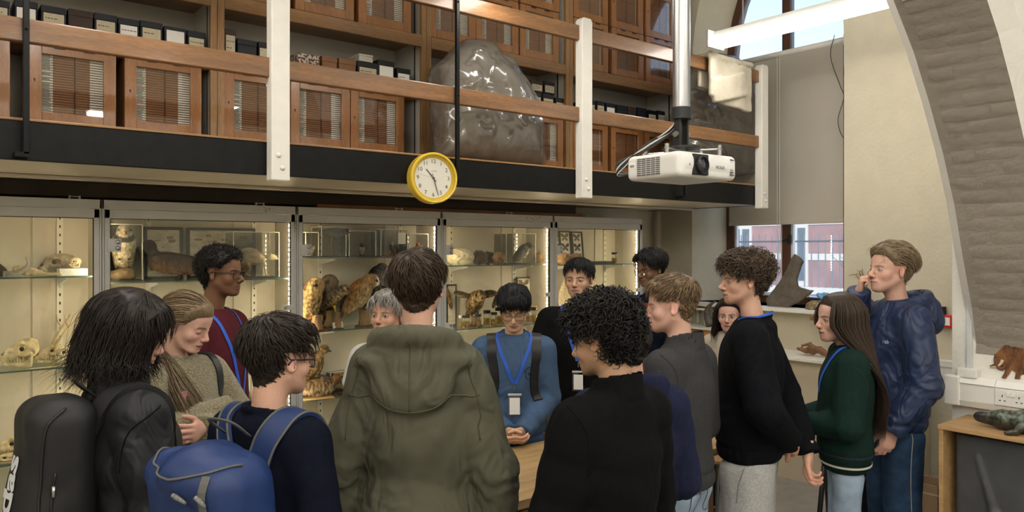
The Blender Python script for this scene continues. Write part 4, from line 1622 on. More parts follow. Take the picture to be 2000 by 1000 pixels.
def skull(label, px, z, wpx, Yp, snout=.5, cran=.30, heading=180, col=(.86, .70, .42), teeth=.5, jaw=True, zyg=.30, horn=0.0, y_off=0.0, roll=0, lift=0.0, dark=.6, snw=.13, seed=1, z_h=1.0):
    """Animal skull facing +X; wpx: length in photo pixels."""
    Lm = wpx * mpp(px, Yp)
    tot = snout + cran * 2

    def f(P):
        d = ell(P, (-.02, 0, .12), (cran, cran * .72, cran * .68))
        sn0, sn1 = (cran * .6, 0, .10), (cran * .6 + snout, 0, -.02)
        d = smin(d, cap(P, sn0, sn1, snw * 1.4, snw * .75), .10)
        d = smin(d, ell(P, (cran * .6 + snout * .5, 0, .0), (snout * .55, snw * 1.0, .09)), .06)
        d = smin(d, cap(P, (cran * .4, 0, .12 + cran * .5), (-cran * .8, 0, .12 + cran * .45), .03, .03), .06)
        for s in (-1, 1):
            d = smin(d, chain(P, [(cran * .85, s * snw * 1.1, .02), (cran * .5, s * zyg, .02), (0, s * zyg, .03), (-cran * .5, s * cran * .6, .06)], [.05, .04, .035, .04]), .04)
            d = smin(d, cap(P, (cran * .62, s * snw * 1.0, .22), (cran * .5, s * zyg * .85, .16), .04, .03), .05)
            d = smax(d, -ell(P, (cran * .60, s * (snw * 1.5), .12), (.11, .09, .10)), .03)
            d = smax(d, -ell(P, (cran * .1, s * (cran * .80), .05), (.16, .06, .10)), .03)
        d = smax(d, -ell(P, (cran * .6 + snout + .02, 0, .03), (.12, snw * .45, .055)), .03)
        if jaw:
            for s in (-1, 1):
                d = smin(d, chain(P, [(-cran * .2, s * cran * .62, -.02), (-cran * .1, s * cran * .58, -.20), (cran * .7, s * snw * .8, -.20), (cran * .6 + snout * .92, s * .03, -.15)], [.05, .055, .05, .04]), .03)
        if teeth:
            for s in (-1, 1):
                for k in range(7):
                    xx = cran * .5 + (snout * .95) * k / 6
                    yy = s * (snw * (1.05 - .55 * k / 6))
                    d = np.minimum(d, cap(P, (xx, yy, -.07), (xx, yy, -.13), .028, .018))
                d = np.minimum(d, cap(P, (cran * .6 + snout * .9, s * snw * .55, -.06), (cran * .6 + snout * .9, s * snw * .5, -.12 - teeth * .10), .035, .012))
        return d + .006 * np.sin(P[0] * 31 + seed) * np.sin(P[1] * 37) * np.sin(P[2] * 29)
    v, q = surf_nets(f, (-.5, -.45, -.36), (cran * .6 + snout + .22, .45, .46), .021)
    cols = np.tile(np.array(col), (len(v), 1))
    n = vfbm(v, 9, seed, 3)
    cols *= (1 + .16 * n)[:, None]
    ca = np.array([(cran * .60, snw * 1.3, .12), (cran * .60, -snw * 1.3, .12), (cran * .6 + snout, 0, .03)])
    lo = v[:, 2].min()
    ext = v[:, 0].max() - v[:, 0].min()
    sc = Lm / ext
    cx_ = (v[:, 0].max() + v[:, 0].min()) / 2
    v = (v - [cx_, 0, lo]) * sc
    v[:, 2] *= z_h
    p = spec_at(px, z + lift, Yp + y_off)
    t = thing('animal_skull', label, 'skull', p, rot=(math.radians(roll), 0, math.radians(heading)), group='skulls in the display cabinets')
    link_mesh('skull', v, q, m_bone, t, True, colors=np.clip(cols, 0, 1))
    sockets = MB()  # dark balls stand in for the shade inside eye and nose openings
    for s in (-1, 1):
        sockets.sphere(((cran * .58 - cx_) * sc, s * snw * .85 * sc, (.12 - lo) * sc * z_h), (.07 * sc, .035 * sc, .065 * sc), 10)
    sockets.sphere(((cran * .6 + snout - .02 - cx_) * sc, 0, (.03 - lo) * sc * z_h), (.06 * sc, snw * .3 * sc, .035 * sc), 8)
    sockets.build('socket_shade', M('socket shade', (0.05, 0.03, 0.018), .9), t, smooth=True)
    if horn:
        for s in (-1, 1):
            hm = MB()
            b = np.array([(cran * .25 - cx_) * sc, s * cran * .35 * sc, (.12 + cran * .55 - lo) * sc])
            pts = [b, b + np.array([-.06, s * .03, .16]) * horn, b + np.array([-.20, s * .07, .36]) * horn, b + np.array([-.36, s * .10, .55]) * horn]
            hm.tube(spline(pts, 10), list(np.linspace(.024, .005, 10) * horn * 1.3), 8)
            br = np.array(pts[2])
            hm.tube([br, br + np.array([.06, s * .02, .10]) * horn, br + np.array([.07, s * .03, .22]) * horn], [.016 * horn, .011 * horn, .003], 7)
            hm.build('antler', M('antler', (0.55, 0.42, 0.24), .7, noise=(30, .3)), t, smooth=True)
    return t


Y0 = 4.99
z1, z2, z3 = SHELVES[0]
# cabinet of skulls
skull('long pale horse-like skull lying behind the curved tusk', 58, z1, 58, Y0 - .01, snout=.62, cran=.24, heading=-15, jaw=False, teeth=.0, z_h=1.0, col=(.80, .66, .42))
skull('large grey brown seal skull at the back of the top skull shelf', 112, z1, 72, Y0 + .07, snout=.22, cran=.36, heading=-160, col=(.46, .38, .26), jaw=True, teeth=.2, z_h=.85)
skull('small ape-like skull standing on the white block', 146, z1, 28, Y0 - .04, snout=.16, cran=.34, heading=-150, col=(.70, .58, .38), lift=.042, z_h=1.0, teeth=.2)
p = spec_at(141, z1, Y0 - .05)
w_ = 48 * mpp(141, Y0 - .05)
t = thing('display_block', 'white painted wooden block under the small skull', 'block', p)
MB().box((-w_ / 2, -.05, 0), (w_ / 2, .05, .04)).build('block', m_label_white, t, bevel=.002)
p = spec_at(36, z1, Y0 - .07)
u = mpp(36, Y0 - .07)
tk = spline([(-.02 * 0 - 24 * u, 0, .012), (-8 * u, -.01, .016), (8 * u, -.012, 12 * u), (16 * u, -.01, 26 * u), (12 * u, 0, 38 * u)], 16)
o = MB().tube(tk, list(np.linspace(.022, .004, 16)), 10).build('boar_tusk', M('tusk ivory', (0.62, 0.55, 0.42), .4, noise=(12, .4), color2=(.25, .24, .22)), smooth=True, loc=tuple(p))
tag(o, 'curved grey and cream tusk standing on the skull shelf', 'tusk')
p = spec_at(-4, z1, Y0 - .0)
t = thing('dried_hoof', 'dark dried hoof leaning at the end of the skull shelf', 'hoof', p)
sdf_obj('hoof', lambda P: smax(cap(P, (0, 0, .02), (-.04, 0, .08), .045, .03), -(P[2] - .0), .01), (-.11, -.07, -.02), (.07, .07, .13), .006, M('dark horn', (.06, .045, .03), .5, noise=(30, .4)), t)
for px, yy, ln, ang in ((85, -.08, 62, 4), (92, -.095, 50, -6)):
    p = spec_at(px, z1, Y0 + yy)
    u = mpp(px, Y0 + yy)
    c, s_ = math.cos(math.radians(ang)), math.sin(math.radians(ang))
    o = MB().tube(spline([(-ln / 2 * u * c, -ln / 2 * u * s_, .018), (-ln * .2 * u, 0, .014), (ln * .25 * u, 0, .011), (ln / 2 * u * c, ln / 2 * u * s_, .012)], 12), [.016, .014, .011, .009, .008, .008, .008, .008, .009, .01, .011, .009], 8).build('long_bone', m_bone, smooth=True, loc=tuple(p))
    o.data.color_attributes.new('Col', 'FLOAT_COLOR', 'POINT').data.foreach_set('color', np.tile([.80, .65, .40, 1], len(o.data.vertices)).astype(F32))
    tag(o, 'slender tan rib bone %s' % ('under the horse-like skull' if px == 85 else 'nearest the front edge of the skull shelf'), 'bone', 'loose bones on the skull shelf')
skull('big broad pig skull with teeth on the middle skull shelf', 38, z2, 68, Y0 - .01, snout=.46, cran=.30, heading=-172, zyg=.34, teeth=.7, z_h=1.5)
skull('slim roe deer skull with two antlers', 94, z2, 52, Y0 + .055, snout=.52, cran=.25, heading=-160, horn=.34, teeth=.3, snw=.11, z_h=1.3)
skull('round cat skull with big eye socket beside the deer skull', 130, z2, 42, Y0 - .03, snout=.16, cran=.34, heading=-165, teeth=.9, z_h=1.25, col=(.82, .72, .50))
p = spec_at(98, z2, 4.885)
tag(MB().box((-.10, -.012, 0), (.10, .02, .002)).build('paper_label', m_label_cream, loc=tuple(p), rot=(0, 0, .08)), 'yellowed paper strip at the front of the skull shelf', 'label')
skull('large lion skull with long canines on the lowest shelf', 22, z3, 62, Y0, snout=.36, cran=.30, heading=-170, teeth=1.1, z_h=1.25, zyg=.36, lift=.0)
skull('small predator skull in front of the lion skull', 12, z3, 44, Y0 - .085, snout=.26, cran=.30, heading=-175, teeth=.7, z_h=.62)

# cabinet with the puffin and duck
z1, z2, z3 = SHELVES[1]
case('puffin_case', 'clear acrylic case around the puffin', 209, 278, z1, .335, 4.89, .20)
bird('white breasted puffin with dark collar on a rock in an acrylic case', 242, z1 + .008, 100, 4.99, pitch=78, head=10, L=.95, G=.46, headr=.17, beak=.10, beakr=.08, tail=.2, wing=.42, back=(.06, .045, .035), belly=(.78, .70, .55),
     headc=(.55, .48, .36), beakc=(.45, .30, .16), collar=(.06, .04, .035), heading=-98, streak=.1, base='', perch=.0, legs=.05, lift=.045, seed=3)
p = spec_at(238, z1 + .008, 4.99)
sdf_r = lambda P: smin(ell(P, (0, 0, .02), (.078, .07, .04)), ell(P, (.02, .01, .035), (.045, .05, .035)), .03) + .006 * np.sin(P[0] * 80) * np.sin(P[1] * 70) * np.sin(P[2] * 90)
t = thing('display_rock', 'craggy painted rock under the puffin', 'rock', p)
sdf_obj('rock', lambda P: smax(sdf_r(P), -P[2], .004), (-.13, -.1, -.02), (.13, .1, .1), .006, m_rock, t)
bird('dark brown duck standing side-on beside the puffin case', 345, z1, 84, 4.99, pitch=10, head=78, L=1.30, G=.44, headr=.17, neck=.17, beak=.26, beakr=.065, tail=.35, wing=.5, back=(.10, .055, .03), belly=(.34, .18, .08), headc=(.09, .045, .025),
     beakc=(.16, .13, .09), heading=146, streak=.45, base='', legs=.12, seed=5)
m_sheet = M('specimen sheet', (0.62, 0.56, 0.45), .7, noise=(12, .35), stretch=(1, 1, 3))
for (a, b, lab) in ((282, 358, 'framed pale specimen sheet behind the brown duck'), (366, 500, 'wide framed specimen sheet behind the maroon shirt')):
    pa, pb = at(a, 480, Y=5.105), at(b, 480, Y=5.105)
    w_ = pb[0] - pa[0]
    t = thing('framed_sheet', lab, 'frame', ((pa[0] + pb[0]) / 2, 5.105, z1 + .001), rot=(math.radians(-2), 0, 0))
    hh = .33
    MB().box((-w_ / 2, 0, 0), (-w_ / 2 + .018, .012, hh)).box((w_ / 2 - .018, 0, 0), (w_ / 2, .012, hh)).box((-w_ / 2, 0, 0), (w_ / 2, .012, .018)).box((-w_ / 2, 0, hh - .018), (w_ / 2, .012, hh)).build('frame', m_frame_dark, t)
    MB().box((-w_ / 2 + .018, .004, .018), (w_ / 2 - .018, .009, hh - .018)).build('sheet', m_sheet, t)
    ln = MB()
    for k in range(int(14 * w_ / .3)):
        xx, zz = rnd.uniform(-w_ / 2 + .03, w_ / 2 - .06), rnd.uniform(.04, hh - .05)
        ln.box((xx, .002, zz), (xx + rnd.uniform(.015, .05), .0045, zz + rnd.uniform(.004, .02)))
    ln.build('mounted_pieces', M('dried specimen', (.28, .22, .14), .8), t)['kind'] = 'stuff'
case('mammal_case', 'clear acrylic case around the half skeleton squirrel', 456, 545, z1, .30, 4.89, .17)


def f_sq(P):
    d = ell(P, (-.04, 0, .18), (.105, .055, .075), rotm(0, 18, 0))
    d = smin(d, ell(P, (-.09, 0, .12), (.05, .05, .06)), .03)
    d = smin(d, chain(P, [(.05, 0, .17), (.10, 0, .18), (.13, 0, .175)], [.02, .018, .02]), .02)
    d = smin(d, ell(P, (.145, 0, .175), (.035, .02, .024)), .015)
    d = smin(d, cap(P, (.165, 0, .165), (.185, 0, .155), .015, .009), .01)
    for s in (-1, 1):
        d = np.minimum(d, cap(P, (.13, s * .012, .195), (.125, s * .016, .222), .007, .003))
        d = smin(d, chain(P, [(.06, s * .025, .16), (.075, s * .03, .08), (.09, s * .03, .012), (.115, s * .03, .008)], [.013, .008, .007, .006]), .01)
        d = smin(d, chain(P, [(-.09, s * .035, .12), (-.05, s * .04, .07), (-.09, s * .04, .015), (-.05, s * .04, .008)], [.03, .014, .009, .008]), .015)
    for k in range(6):
        x = -.02 + k * .018
        d = np.minimum(d, chain(P, [(x, .0, .15), (x + .01, -.05, .12), (x + .015, -.035, .09)], [.004, .004, .003]))
    return d


def c_sq(v):
    fur = np.array([.30, .21, .13]) * (1 + .35 * vfbm(v, 60, 2, 2))[:, None]
    bone = np.tile([.80, .66, .42], (len(v), 1))
    w = np.clip((v[:, 0] - .03) / .02, 0, 1)
    w = np.maximum(w, np.clip((.105 - v[:, 2]) / .02, 0, 1) * (v[:, 0] > -.03))
    return np.clip(fur * (1 - w)[:, None] + bone * w[:, None], 0, 1)


t = thing('half_skeleton_squirrel', 'squirrel mount with fur on the back and bare skeleton in front', 'mounted mammal', spec_at(500, z1 + .008, 4.975), math.radians(-20))
sdf_obj('body', f_sq, (-.19, -.09, -.01), (.21, .09, .26), .0065, m_fur_spec, t, color=c_sq, xf=lambda v: v * .74)
for i, (a, b, zz, hh) in enumerate(((444, 470, .07, .10), (444, 484, 0, .068), (486, 502, 0, .075))):
    case('small_specimen_case', ['small dark edged glass case stacked on a clear box', 'low clear box of small specimens by the maroon shirt', 'little clear box with a pinned specimen'][i], a, b, z2 + zz, hh, 4.90, .12, base=(i != 2))
    p = spec_at((a + b) / 2, z2 + zz + .01, 4.95)
    t = thing('small_specimen', ['lump of dark coral', 'tangle of pale shells', 'pale pinned seed head'][i] + ' inside a small clear case', 'specimen', p)
    sdf_obj('lump', lambda P: ell(P, (0, 0, .014), (.018, .02, .014)) + .003 * np.sin(P[0] * 160 + i) * np.sin(P[1] * 140) * np.sin(P[2] * 170), (-.05, -.04, -.01), (.05, .04, .05), .005, [m_rock, m_bone, m_board][i] if i != 1 else m_board, t)

# cabinet of owls and hawks
z1, z2, z3 = SHELVES[2]
for i, (a, b, hh) in enumerate(((597, 622, .17), (628, 676, .21), (682, 734, .185), (744, 796, .20), (800, 836, .17))):
    case('small_bird_case', ['acrylic case round a tiny pale bird by the hinge', 'tall acrylic case round a long tailed dark bird', 'acrylic case round a black capped bird on a twig', 'acrylic case round a grey bird with a paper inside', 'acrylic case round a robin'][i], a, b, z1, hh, 4.885 + .012 * (i % 2), .16)
bird('tiny pale goldcrest in an acrylic case', 608, z1 + .008, 22, 4.965, pitch=50, L=.9, G=.5, headr=.2, beak=.1, back=(.35, .3, .2), belly=(.75, .68, .52), heading=-60, perch=.2, streak=.1, seed=8)
bird('dark long tailed swallow perched high in its case', 652, z1 + .008, 22, 4.975, pitch=4, head=0, L=1.0, G=.34, headr=.15, beak=.1, tail=.5, wing=.55, back=(.06, .06, .07), belly=(.2, .19, .2), heading=-50, base='', perch=.0, legs=.05, streak=.1, lift=.125, seed=9)
p = spec_at(647, z1 + .009, 4.97)
tag(MB().tube([(.02, 0, 0), (.0, 0, .07), (.01, 0, .135)], [.006, .005, .004], 8).build('perch_rod', m_stump, loc=tuple(p), smooth=True), 'thin rod holding the dark long tailed bird', 'perch')
bird('black capped tit perched on a twig in its case', 706, z1 + .008, 28, 4.965, pitch=62, L=.85, G=.52, headr=.21, beak=.1, back=(.16, .16, .17), belly=(.62, .56, .44), headc=(.03, .03, .03), heading=-110, perch=.16, streak=.1, tail=.4, seed=10)
bird('grey song bird standing in its case', 768, z1 + .008, 30, 4.965, pitch=55, L=.95, G=.45, headr=.18, beak=.12, back=(.20, .20, .21), belly=(.4, .38, .35), heading=-150, perch=.12, streak=.2, seed=11)
bird('orange breasted robin in its case', 818, z1 + .008, 28, 4.965, pitch=58, L=.85, G=.55, headr=.21, beak=.1, back=(.16, .10, .06), belly=(.75, .28, .07), face=(.75, .28, .07), heading=-130, perch=.1, streak=.05, seed=12)
p = spec_at(787, z1 + .06, 4.878)
tag(MB().box((-.033, 0, 0), (.033, .001, .085)).build('paper_note', m_paper, loc=(p[0], 4.894, z1 + .095)), 'small white paper note on an acrylic case', 'note')
OWLC = dict(G=.55, headr=.235, neck=-.03, beak=.05, beakr=.035, hook=.04, tail=.45, wing=.52)
bird('pale tawny owl by the cabinet hinge', 603, z2, 112, 4.93, pitch=80, head=0, back=(.42, .26, .11), belly=(.66, .50, .27), face=(.55, .40, .22), heading=-60, perch=.35, streak=.75, seed=13, **OWLC)
bird('tall brown long eared owl on a broad stump', 634, z2, 112, 5.06, pitch=82, head=-5, back=(.17, .10, .05), belly=(.33, .22, .12), face=(.28, .19, .11), heading=-75, perch=.42, streak=.8, seed=14, **OWLC)
bird('sparrowhawk with yellow legs on a post', 650, z2, 94, 4.92, pitch=48, head=-10, L=.95, G=.46, headr=.20, beak=.08, beakr=.05, hook=.05, tail=.55, back=(.24, .16, .09), belly=(.62, .48, .28), legc=(.75, .55, .05), heading=-35, perch=.55, legs=.26, streak=.9, seed=15)
bird('barn owl with white heart shaped face on a post', 697, z2, 112, 4.95, pitch=58, head=0, back=(.48, .29, .12), belly=(.72, .58, .38), headc=(.55, .38, .2), face=(.86, .78, .66), heading=-18, perch=.42, streak=.28, seed=16, **OWLC)
bird('dark speckled falcon standing behind the barn owl', 729, z2, 128, 5.07, pitch=72, head=0, L=1.0, G=.44, headr=.18, beak=.07, beakr=.05, hook=.04, tail=.5, back=(.055, .055, .065), belly=(.26, .23, .22), heading=-40, perch=.85, streak=.7, seed=17)
bird('mottled partridge in front of the falcon', 752, z2, 84, 4.93, pitch=22, head=15, L=1.1, G=.55, headr=.17, beak=.09, tail=.25, back=(.16, .11, .06), belly=(.45, .34, .2), heading=-150, perch=.75, streak=1.0, seed=18)
bird('dark brown hawk at the back of the owl shelf', 778, z2, 118, 5.06, pitch=70, head=0, L=1.0, G=.48, headr=.19, beak=.08, beakr=.05, hook=.04, tail=.5, back=(.06, .05, .05), belly=(.14, .10, .08), heading=-140, perch=.75, streak=.5, seed=19)
p = spec_at(606, z2, 4.885)
tag(MB().lathe([(.045, 0), (.052, .006), (.05, .016), (.036, .022), (.001, .023)], (0, 0, 0), 28).build('turned_stand', m_red_base, smooth=True, loc=tuple(p), auto=40), 'small empty reddish turned stand at the shelf front', 'stand')
p = spec_at(596, z2 + .06, 4.885)
for (px, yy, dz, lab) in ((596, 4.89, .035, 'white card tag beside the tawny owl'), (656, 4.878, .0, 'white tag lying at the sparrowhawk post'), (666, 4.90, .03, 'buff hanging tag beside the barn owl')):
    p = spec_at(px, z2 + dz, yy)
    o = MB().box((-.022, 0, 0), (.022, .0015, .05)).build('specimen_tag', m_paper, loc=(p[0], p[1], z2 + .001), rot=(math.radians(-12), 0, .2))
    tag(o, lab, 'tag', 'specimen tags on the owl shelf')
# lower shelf
bird('speckled brown eider duck lying on a board', 616, z3, 46, 4.93, pitch=6, head=60, L=1.35, G=.52, headr=.16, neck=.10, beak=.16, beakr=.06, tail=.2, wing=.5, back=(.42, .30, .18), belly=(.72, .62, .45), headc=(.30, .17, .07), heading=-12, legs=0, streak=.9, base='board', seed=20)
bird('brown bittern with upright neck behind the eider', 612, z3, 104, 5.08, pitch=74, head=30, L=1.0, G=.40, headr=.14, neck=.18, beak=.14, tail=.3, back=(.30, .19, .09), belly=(.55, .40, .22), heading=-60, legs=.15, streak=.9, seed=21)
bird('black and white magpie leaning forward on a base', 676, z3, 46, 4.94, pitch=-18, head=-25, L=1.1, G=.42, headr=.16, beak=.14, tail=1.0, wing=.5, back=(.02, .02, .025), belly=(.75, .68, .56), headc=(.02, .02, .02), heading=-5, legs=.1, streak=.05, base='disc', seed=22)
case('glass_topped_box', 'wooden backed glass box on the lowest bird shelf', 646, 700, z3, .14, 5.04, .08)
p = spec_at(673, z3 + .010, 5.10)
tag(MB().box((-.085, 0, 0), (.085, .01, .12)).build('backing_board', m_board, loc=tuple(p)), 'tan board inside the glass box', 'board')

# cabinet of furs, buzzard and jars
z1, z2, z3 = SHELVES[3]


def fur_lump(label, px, z, wpx, hpx, Yp, col, col2, seed, name='fur_pelt', k=1.0, cat='pelt', dy=.07):
    u = mpp(px, Yp)
    w_, h_ = wpx * u / 2, hpx * u / 2

    def f(P):
        d = ell(P, (0, 0, h_ * .9), (w_, dy, h_))
        d = smin(d, ell(P, (w_ * .35, -.01, h_ * .8), (w_ * .6, dy * .9, h_ * .8)), .03)
        d = smax(d, -P[2], .006)
        x, y, zz = P
        return d + .0035 * np.sin(x * 130 + 3 * np.sin(zz * 60)) * np.sin(y * 90 + zz * 40 + seed) + .003 * np.sin(zz * 110 + x * 40)

    def cfn(v):
        n = np.clip(vfbm(v, 40, seed, 3) * .5 + .5 + (v[:, 0] / max(w_, .01)) * .35, 0, 1)
        return lerp3(col, col2, n)
    t = thing(name, label, cat, spec_at(px, z, Yp), group='furs in the display cabinet')
    sdf_obj('fur', f, (-w_ - .02, -dy - .02, -.01), (w_ + .02, dy + .02, h_ * 2 + .02), .0055, m_fur_spec, t, color=cfn)


fur_lump('long cream white fur on the top fur shelf', 898, z1, 58, 34, 4.97, (.82, .68, .42), (.90, .82, .62), 2)
fur_lump('dark brown pelt tail hanging beside the cream fur', 936, z1, 30, 30, 4.95, (.05, .03, .02), (.12, .07, .04), 3, dy=.05)
fur_lump('black backed mole pelt with tan belly', 953, z1, 22, 26, 5.02, (.03, .022, .016), (.10, .05, .025), 4, dy=.05)
fur_lump('tan fronted mole pelt by the auk', 973, z1, 22, 26, 4.92, (.40, .22, .08), (.05, .03, .02), 5, dy=.05)
fur_lump('brown fur lump beside the auk case', 1052, z1, 13, 24, 4.97, (.30, .17, .07), (.12, .08, .05), 6, dy=.05)
case('auk_case', 'acrylic case around the little auk', 989, 1046, z1, .255, 4.885, .17)
bird('little auk with dark back and white breast in its case', 1018, z1 + .008, 44, 4.965, pitch=55, head=8, L=1.0, G=.5, headr=.18, beak=.12, beakr=.05, tail=.25, wing=.45, back=(.09, .08, .075), belly=(.74, .68, .58), headc=(.09, .08, .075), heading=-30, base='', legs=.05, streak=.1, seed=23)
bird('buzzard mount with half spread wings beside the jars', 926, z2, 84, 4.985, pitch=40, head=-10, L=1.0, G=.48, headr=.19, beak=.07, beakr=.05, hook=.05, tail=.35, back=(.30, .19, .09), belly=(.62, .47, .27), spread=.85, heading=-105, perch=.25, legs=.15, streak=.9, seed=24, base='disc')


def butterfly_frame(label, px0, px1, ztop_px, z, Yp, tilt=-6, seed=1):
    a, b = at(px0, 480, Y=Yp), at(px1, 480, Y=Yp)
    w_ = b[0] - a[0]
    h_ = at((px0 + px1) / 2, ztop_px, Y=Yp)[2] - z
    t = thing('butterfly_frame', label, 'frame', ((a[0] + b[0]) / 2, Yp, z + .001), rot=(math.radians(tilt), 0, 0), group='framed butterflies')
    e = .012
    MB().box((-w_ / 2, 0, 0), (-w_ / 2 + e, .02, h_)).box((w_ / 2 - e, 0, 0), (w_ / 2, .02, h_)).box((-w_ / 2, 0, 0), (w_ / 2, .02, e)).box((-w_ / 2, 0, h_ - e), (w_ / 2, .02, h_)).build('frame', m_frame_dark, t)
    MB().box((-w_ / 2 + e, .012, e), (w_ / 2 - e, .016, h_ - e)).build('mount', m_paper, t)
    g_ = random.Random(seed)
    n = 3
    for i in range(n):
        zc = e + (h_ - 2 * e) * (i + .5) / n
        ww = (w_ - 2 * e) * .42
        hh = (h_ - 2 * e) / n * .42
        bm = MB()
        for s in (-1, 1):
            for up, k in ((1, 1.0), (-1, .75)):
                pts = [(0, 0), (s * ww * .35, up * hh * .95 * k), (s * ww * k, up * hh * k), (s * ww * .85 * k, up * hh * .25), (s * ww * .35, up * hh * .05)]
                if s * up < 0:
                    pts = pts[::-1]
                bm.prism(pts, 0, .0015, 0, ((0, .0115, zc), (1, 0, 0), (0, 0, 1), (0, -1, 0)))
        bm.tube([(0, .0105, zc - hh * .6), (0, .0105, zc + hh * .6)], [.0022, .003], 6, 1)
        bm.build('butterfly', [M('butterfly wing %d' % (i % 2), [(.30, .22, .10), (.09, .06, .03)][i % 2], .7, noise=(70, .8)), m_ink], t)
    return t


butterfly_frame('dark framed strip of butterflies leaning behind the jars', 1015, 1044, 541, z2, 5.06, seed=4)
o = sdf_obj('driftwood_slab', lambda P: ell(P, (0, 0, .02), (.09, .045, .015)) + .004 * np.sin(P[0] * 60) * np.sin(P[1] * 50), (-.17, -.07, -.01), (.17, .07, .06), .007, m_stump, loc=tuple(spec_at(1036, z2 + .105, 4.98)))
tag(o, 'flat grey brown slab of wood resting on the jars', 'slab')
fur_lump('cream fur hanging at the cabinet side', 1060, z2 + .02, 20, 90, 5.04, (.84, .74, .52), (.88, .8, .62), 7, dy=.03)
pp = spec_at(882, z2, 5.09)
tag(MB().box((-.05, 0, 0), (.05, .012, .34)).box((-.035, -.002, .015), (.035, .003, .325), 1).build('narrow_picture', [m_frame_dark, m_sheet], loc=tuple(pp)), 'tall narrow framed panel behind the buzzard wing', 'frame')
m_jar = glass_mat('jar glass', (.97, .97, .93), .03)
m_fluid = M('preserving fluid', (0.75, 0.55, 0.22), .1, trans=.8, ior=1.33)
m_lid = M('black jar lid', (0.015, 0.015, 0.015), .35)
m_lid_w = M('white jar lid', (0.75, 0.73, 0.68), .4)


def jar(label, px, z, wpx, hpx, Yp, lid=0, fill=.5, inner=(.6, .4, .15)):
    u = mpp(px, Yp)
    r, h = wpx * u / 2 * .82, hpx * u
    t = thing('specimen_jar', label, 'jar', spec_at(px, z, Yp), group='specimen jars in the display cabinets')
    MB().lathe([(r * .92, 0), (r, .003), (r, h * .76), (r * .84, h * .82)], (0, 0, 0), 18).build('glass', m_jar, t, smooth=True, auto=50)
    MB().lathe([(r * .9, .003), (r * .9, h * fill), (.001, h * fill)], (0, 0, 0), 14).build('fluid', m_fluid, t, smooth=True, auto=50)
    MB().lathe([(r * .9, h * .80), (r * .95, h * .81), (r * .95, h), (.001, h)], (0, 0, 0), 18).build('lid', [m_lid, m_lid_w][lid], t, smooth=True, auto=50)
    MB().sphere((0, 0, h * .26), (r * .5, r * .45, h * .2), 8).build('contents', M('jar contents %d' % int(inner[0] * 100), inner, .6, noise=(60, .4)), t, smooth=True)


for k, (px, wpx, hpx, yy, lid, c) in enumerate(((899, 9, 26, 4.895, 1, .6), (906, 11, 24, 4.94, 0, .5), (913, 12, 25, 4.90, 0, .5), (934, 17, 26, 4.895, 0, .7), (951, 18, 30, 4.96, 0, .5), (965, 16, 27, 4.90, 0, .55), (974, 18, 33, 4.98, 0, .45),
                                              (1021, 15, 24, 4.90, 1, .6), (1031, 14, 27, 4.94, 0, .6), (1043, 17, 30, 4.91, 0, .5), (984, 15, 26, 4.91, 0, .6))):
    jar('specimen jar with %s lid, %s jar from the hinge on the buzzard shelf' % (['black', 'white'][lid], ORD[k] if k else 'first'), px, z2, wpx, hpx, yy, lid, inner=(c, c * .66, .2))
tag(MB().box((-.11, -.05, 0), (.11, .05, .012)).build('timber_offcut', m_red_base, loc=tuple(spec_at(915, z3 + .42, 4.93))), 'thin orange wooden tray under the buzzard shelf', 'tray')
bpy.data.objects['timber_offcut'].location = tuple(spec_at(915, z3, 4.93))

# end cabinet
z1, z2, z3 = SHELVES[4]
butterfly_frame('framed butterflies half hidden by the cabinet stile', 1086, 1099, 452, z1, 5.06, seed=5)
butterfly_frame('black framed column of butterflies nearer the brown fur', 1097, 1119, 451, z1, 5.05, seed=6)
butterfly_frame('black framed column of butterflies nearer the dark tray', 1121, 1142, 452, z1, 5.04, seed=7)
fur_lump('reddish brown fur lump under the butterfly frames', 1100, z1, 30, 24, 4.93, (.34, .17, .06), (.14, .08, .04), 8, dy=.045)
fur_lump('golden brown fur lump beside the dark tray', 1122, z1, 32, 22, 4.93, (.42, .23, .08), (.16, .09, .04), 9, dy=.045)
pp = spec_at(1166, z1, 4.97)
tag(MB().box((-.15, -.08, 0), (.15, .08, .022)).build('flat_tray', m_frame_dark, bevel=.003, loc=tuple(pp)), 'flat dark tray beside the jar in the end cabinet', 'tray')
jar('single specimen jar with black lid beside the dark tray', 1200, z1, 14, 22, 4.93, 0, inner=(.5, .33, .2))
t = thing('round_pelt', 'large round cream fur pelt propped in the end cabinet', 'pelt', spec_at(1132, z2, 5.06))
sdf_obj('fur', lambda P: ell(P, (0, 0, .245), (.26, .045, .25)) + .004 * np.sin(P[0] * 90 + 2 * np.sin(P[2] * 50)) * np.sin(P[2] * 80), (-.3, -.07, -.02), (.3, .07, .52), .009, m_fur_spec, t, color=lambda v: lerp3((.80, .64, .38), (.86, .74, .5), vfbm(v, 20, 3) * .5 + .5))
tag(MB().box((-.02, -.001, 0), (.02, .001, .022)).build('blue_dot_sticker', M('sticker', (.6, .58, .5), .6), loc=(5.1, 5.147, 1.85)), 'small pale sticker on the back of the end cabinet', 'sticker')
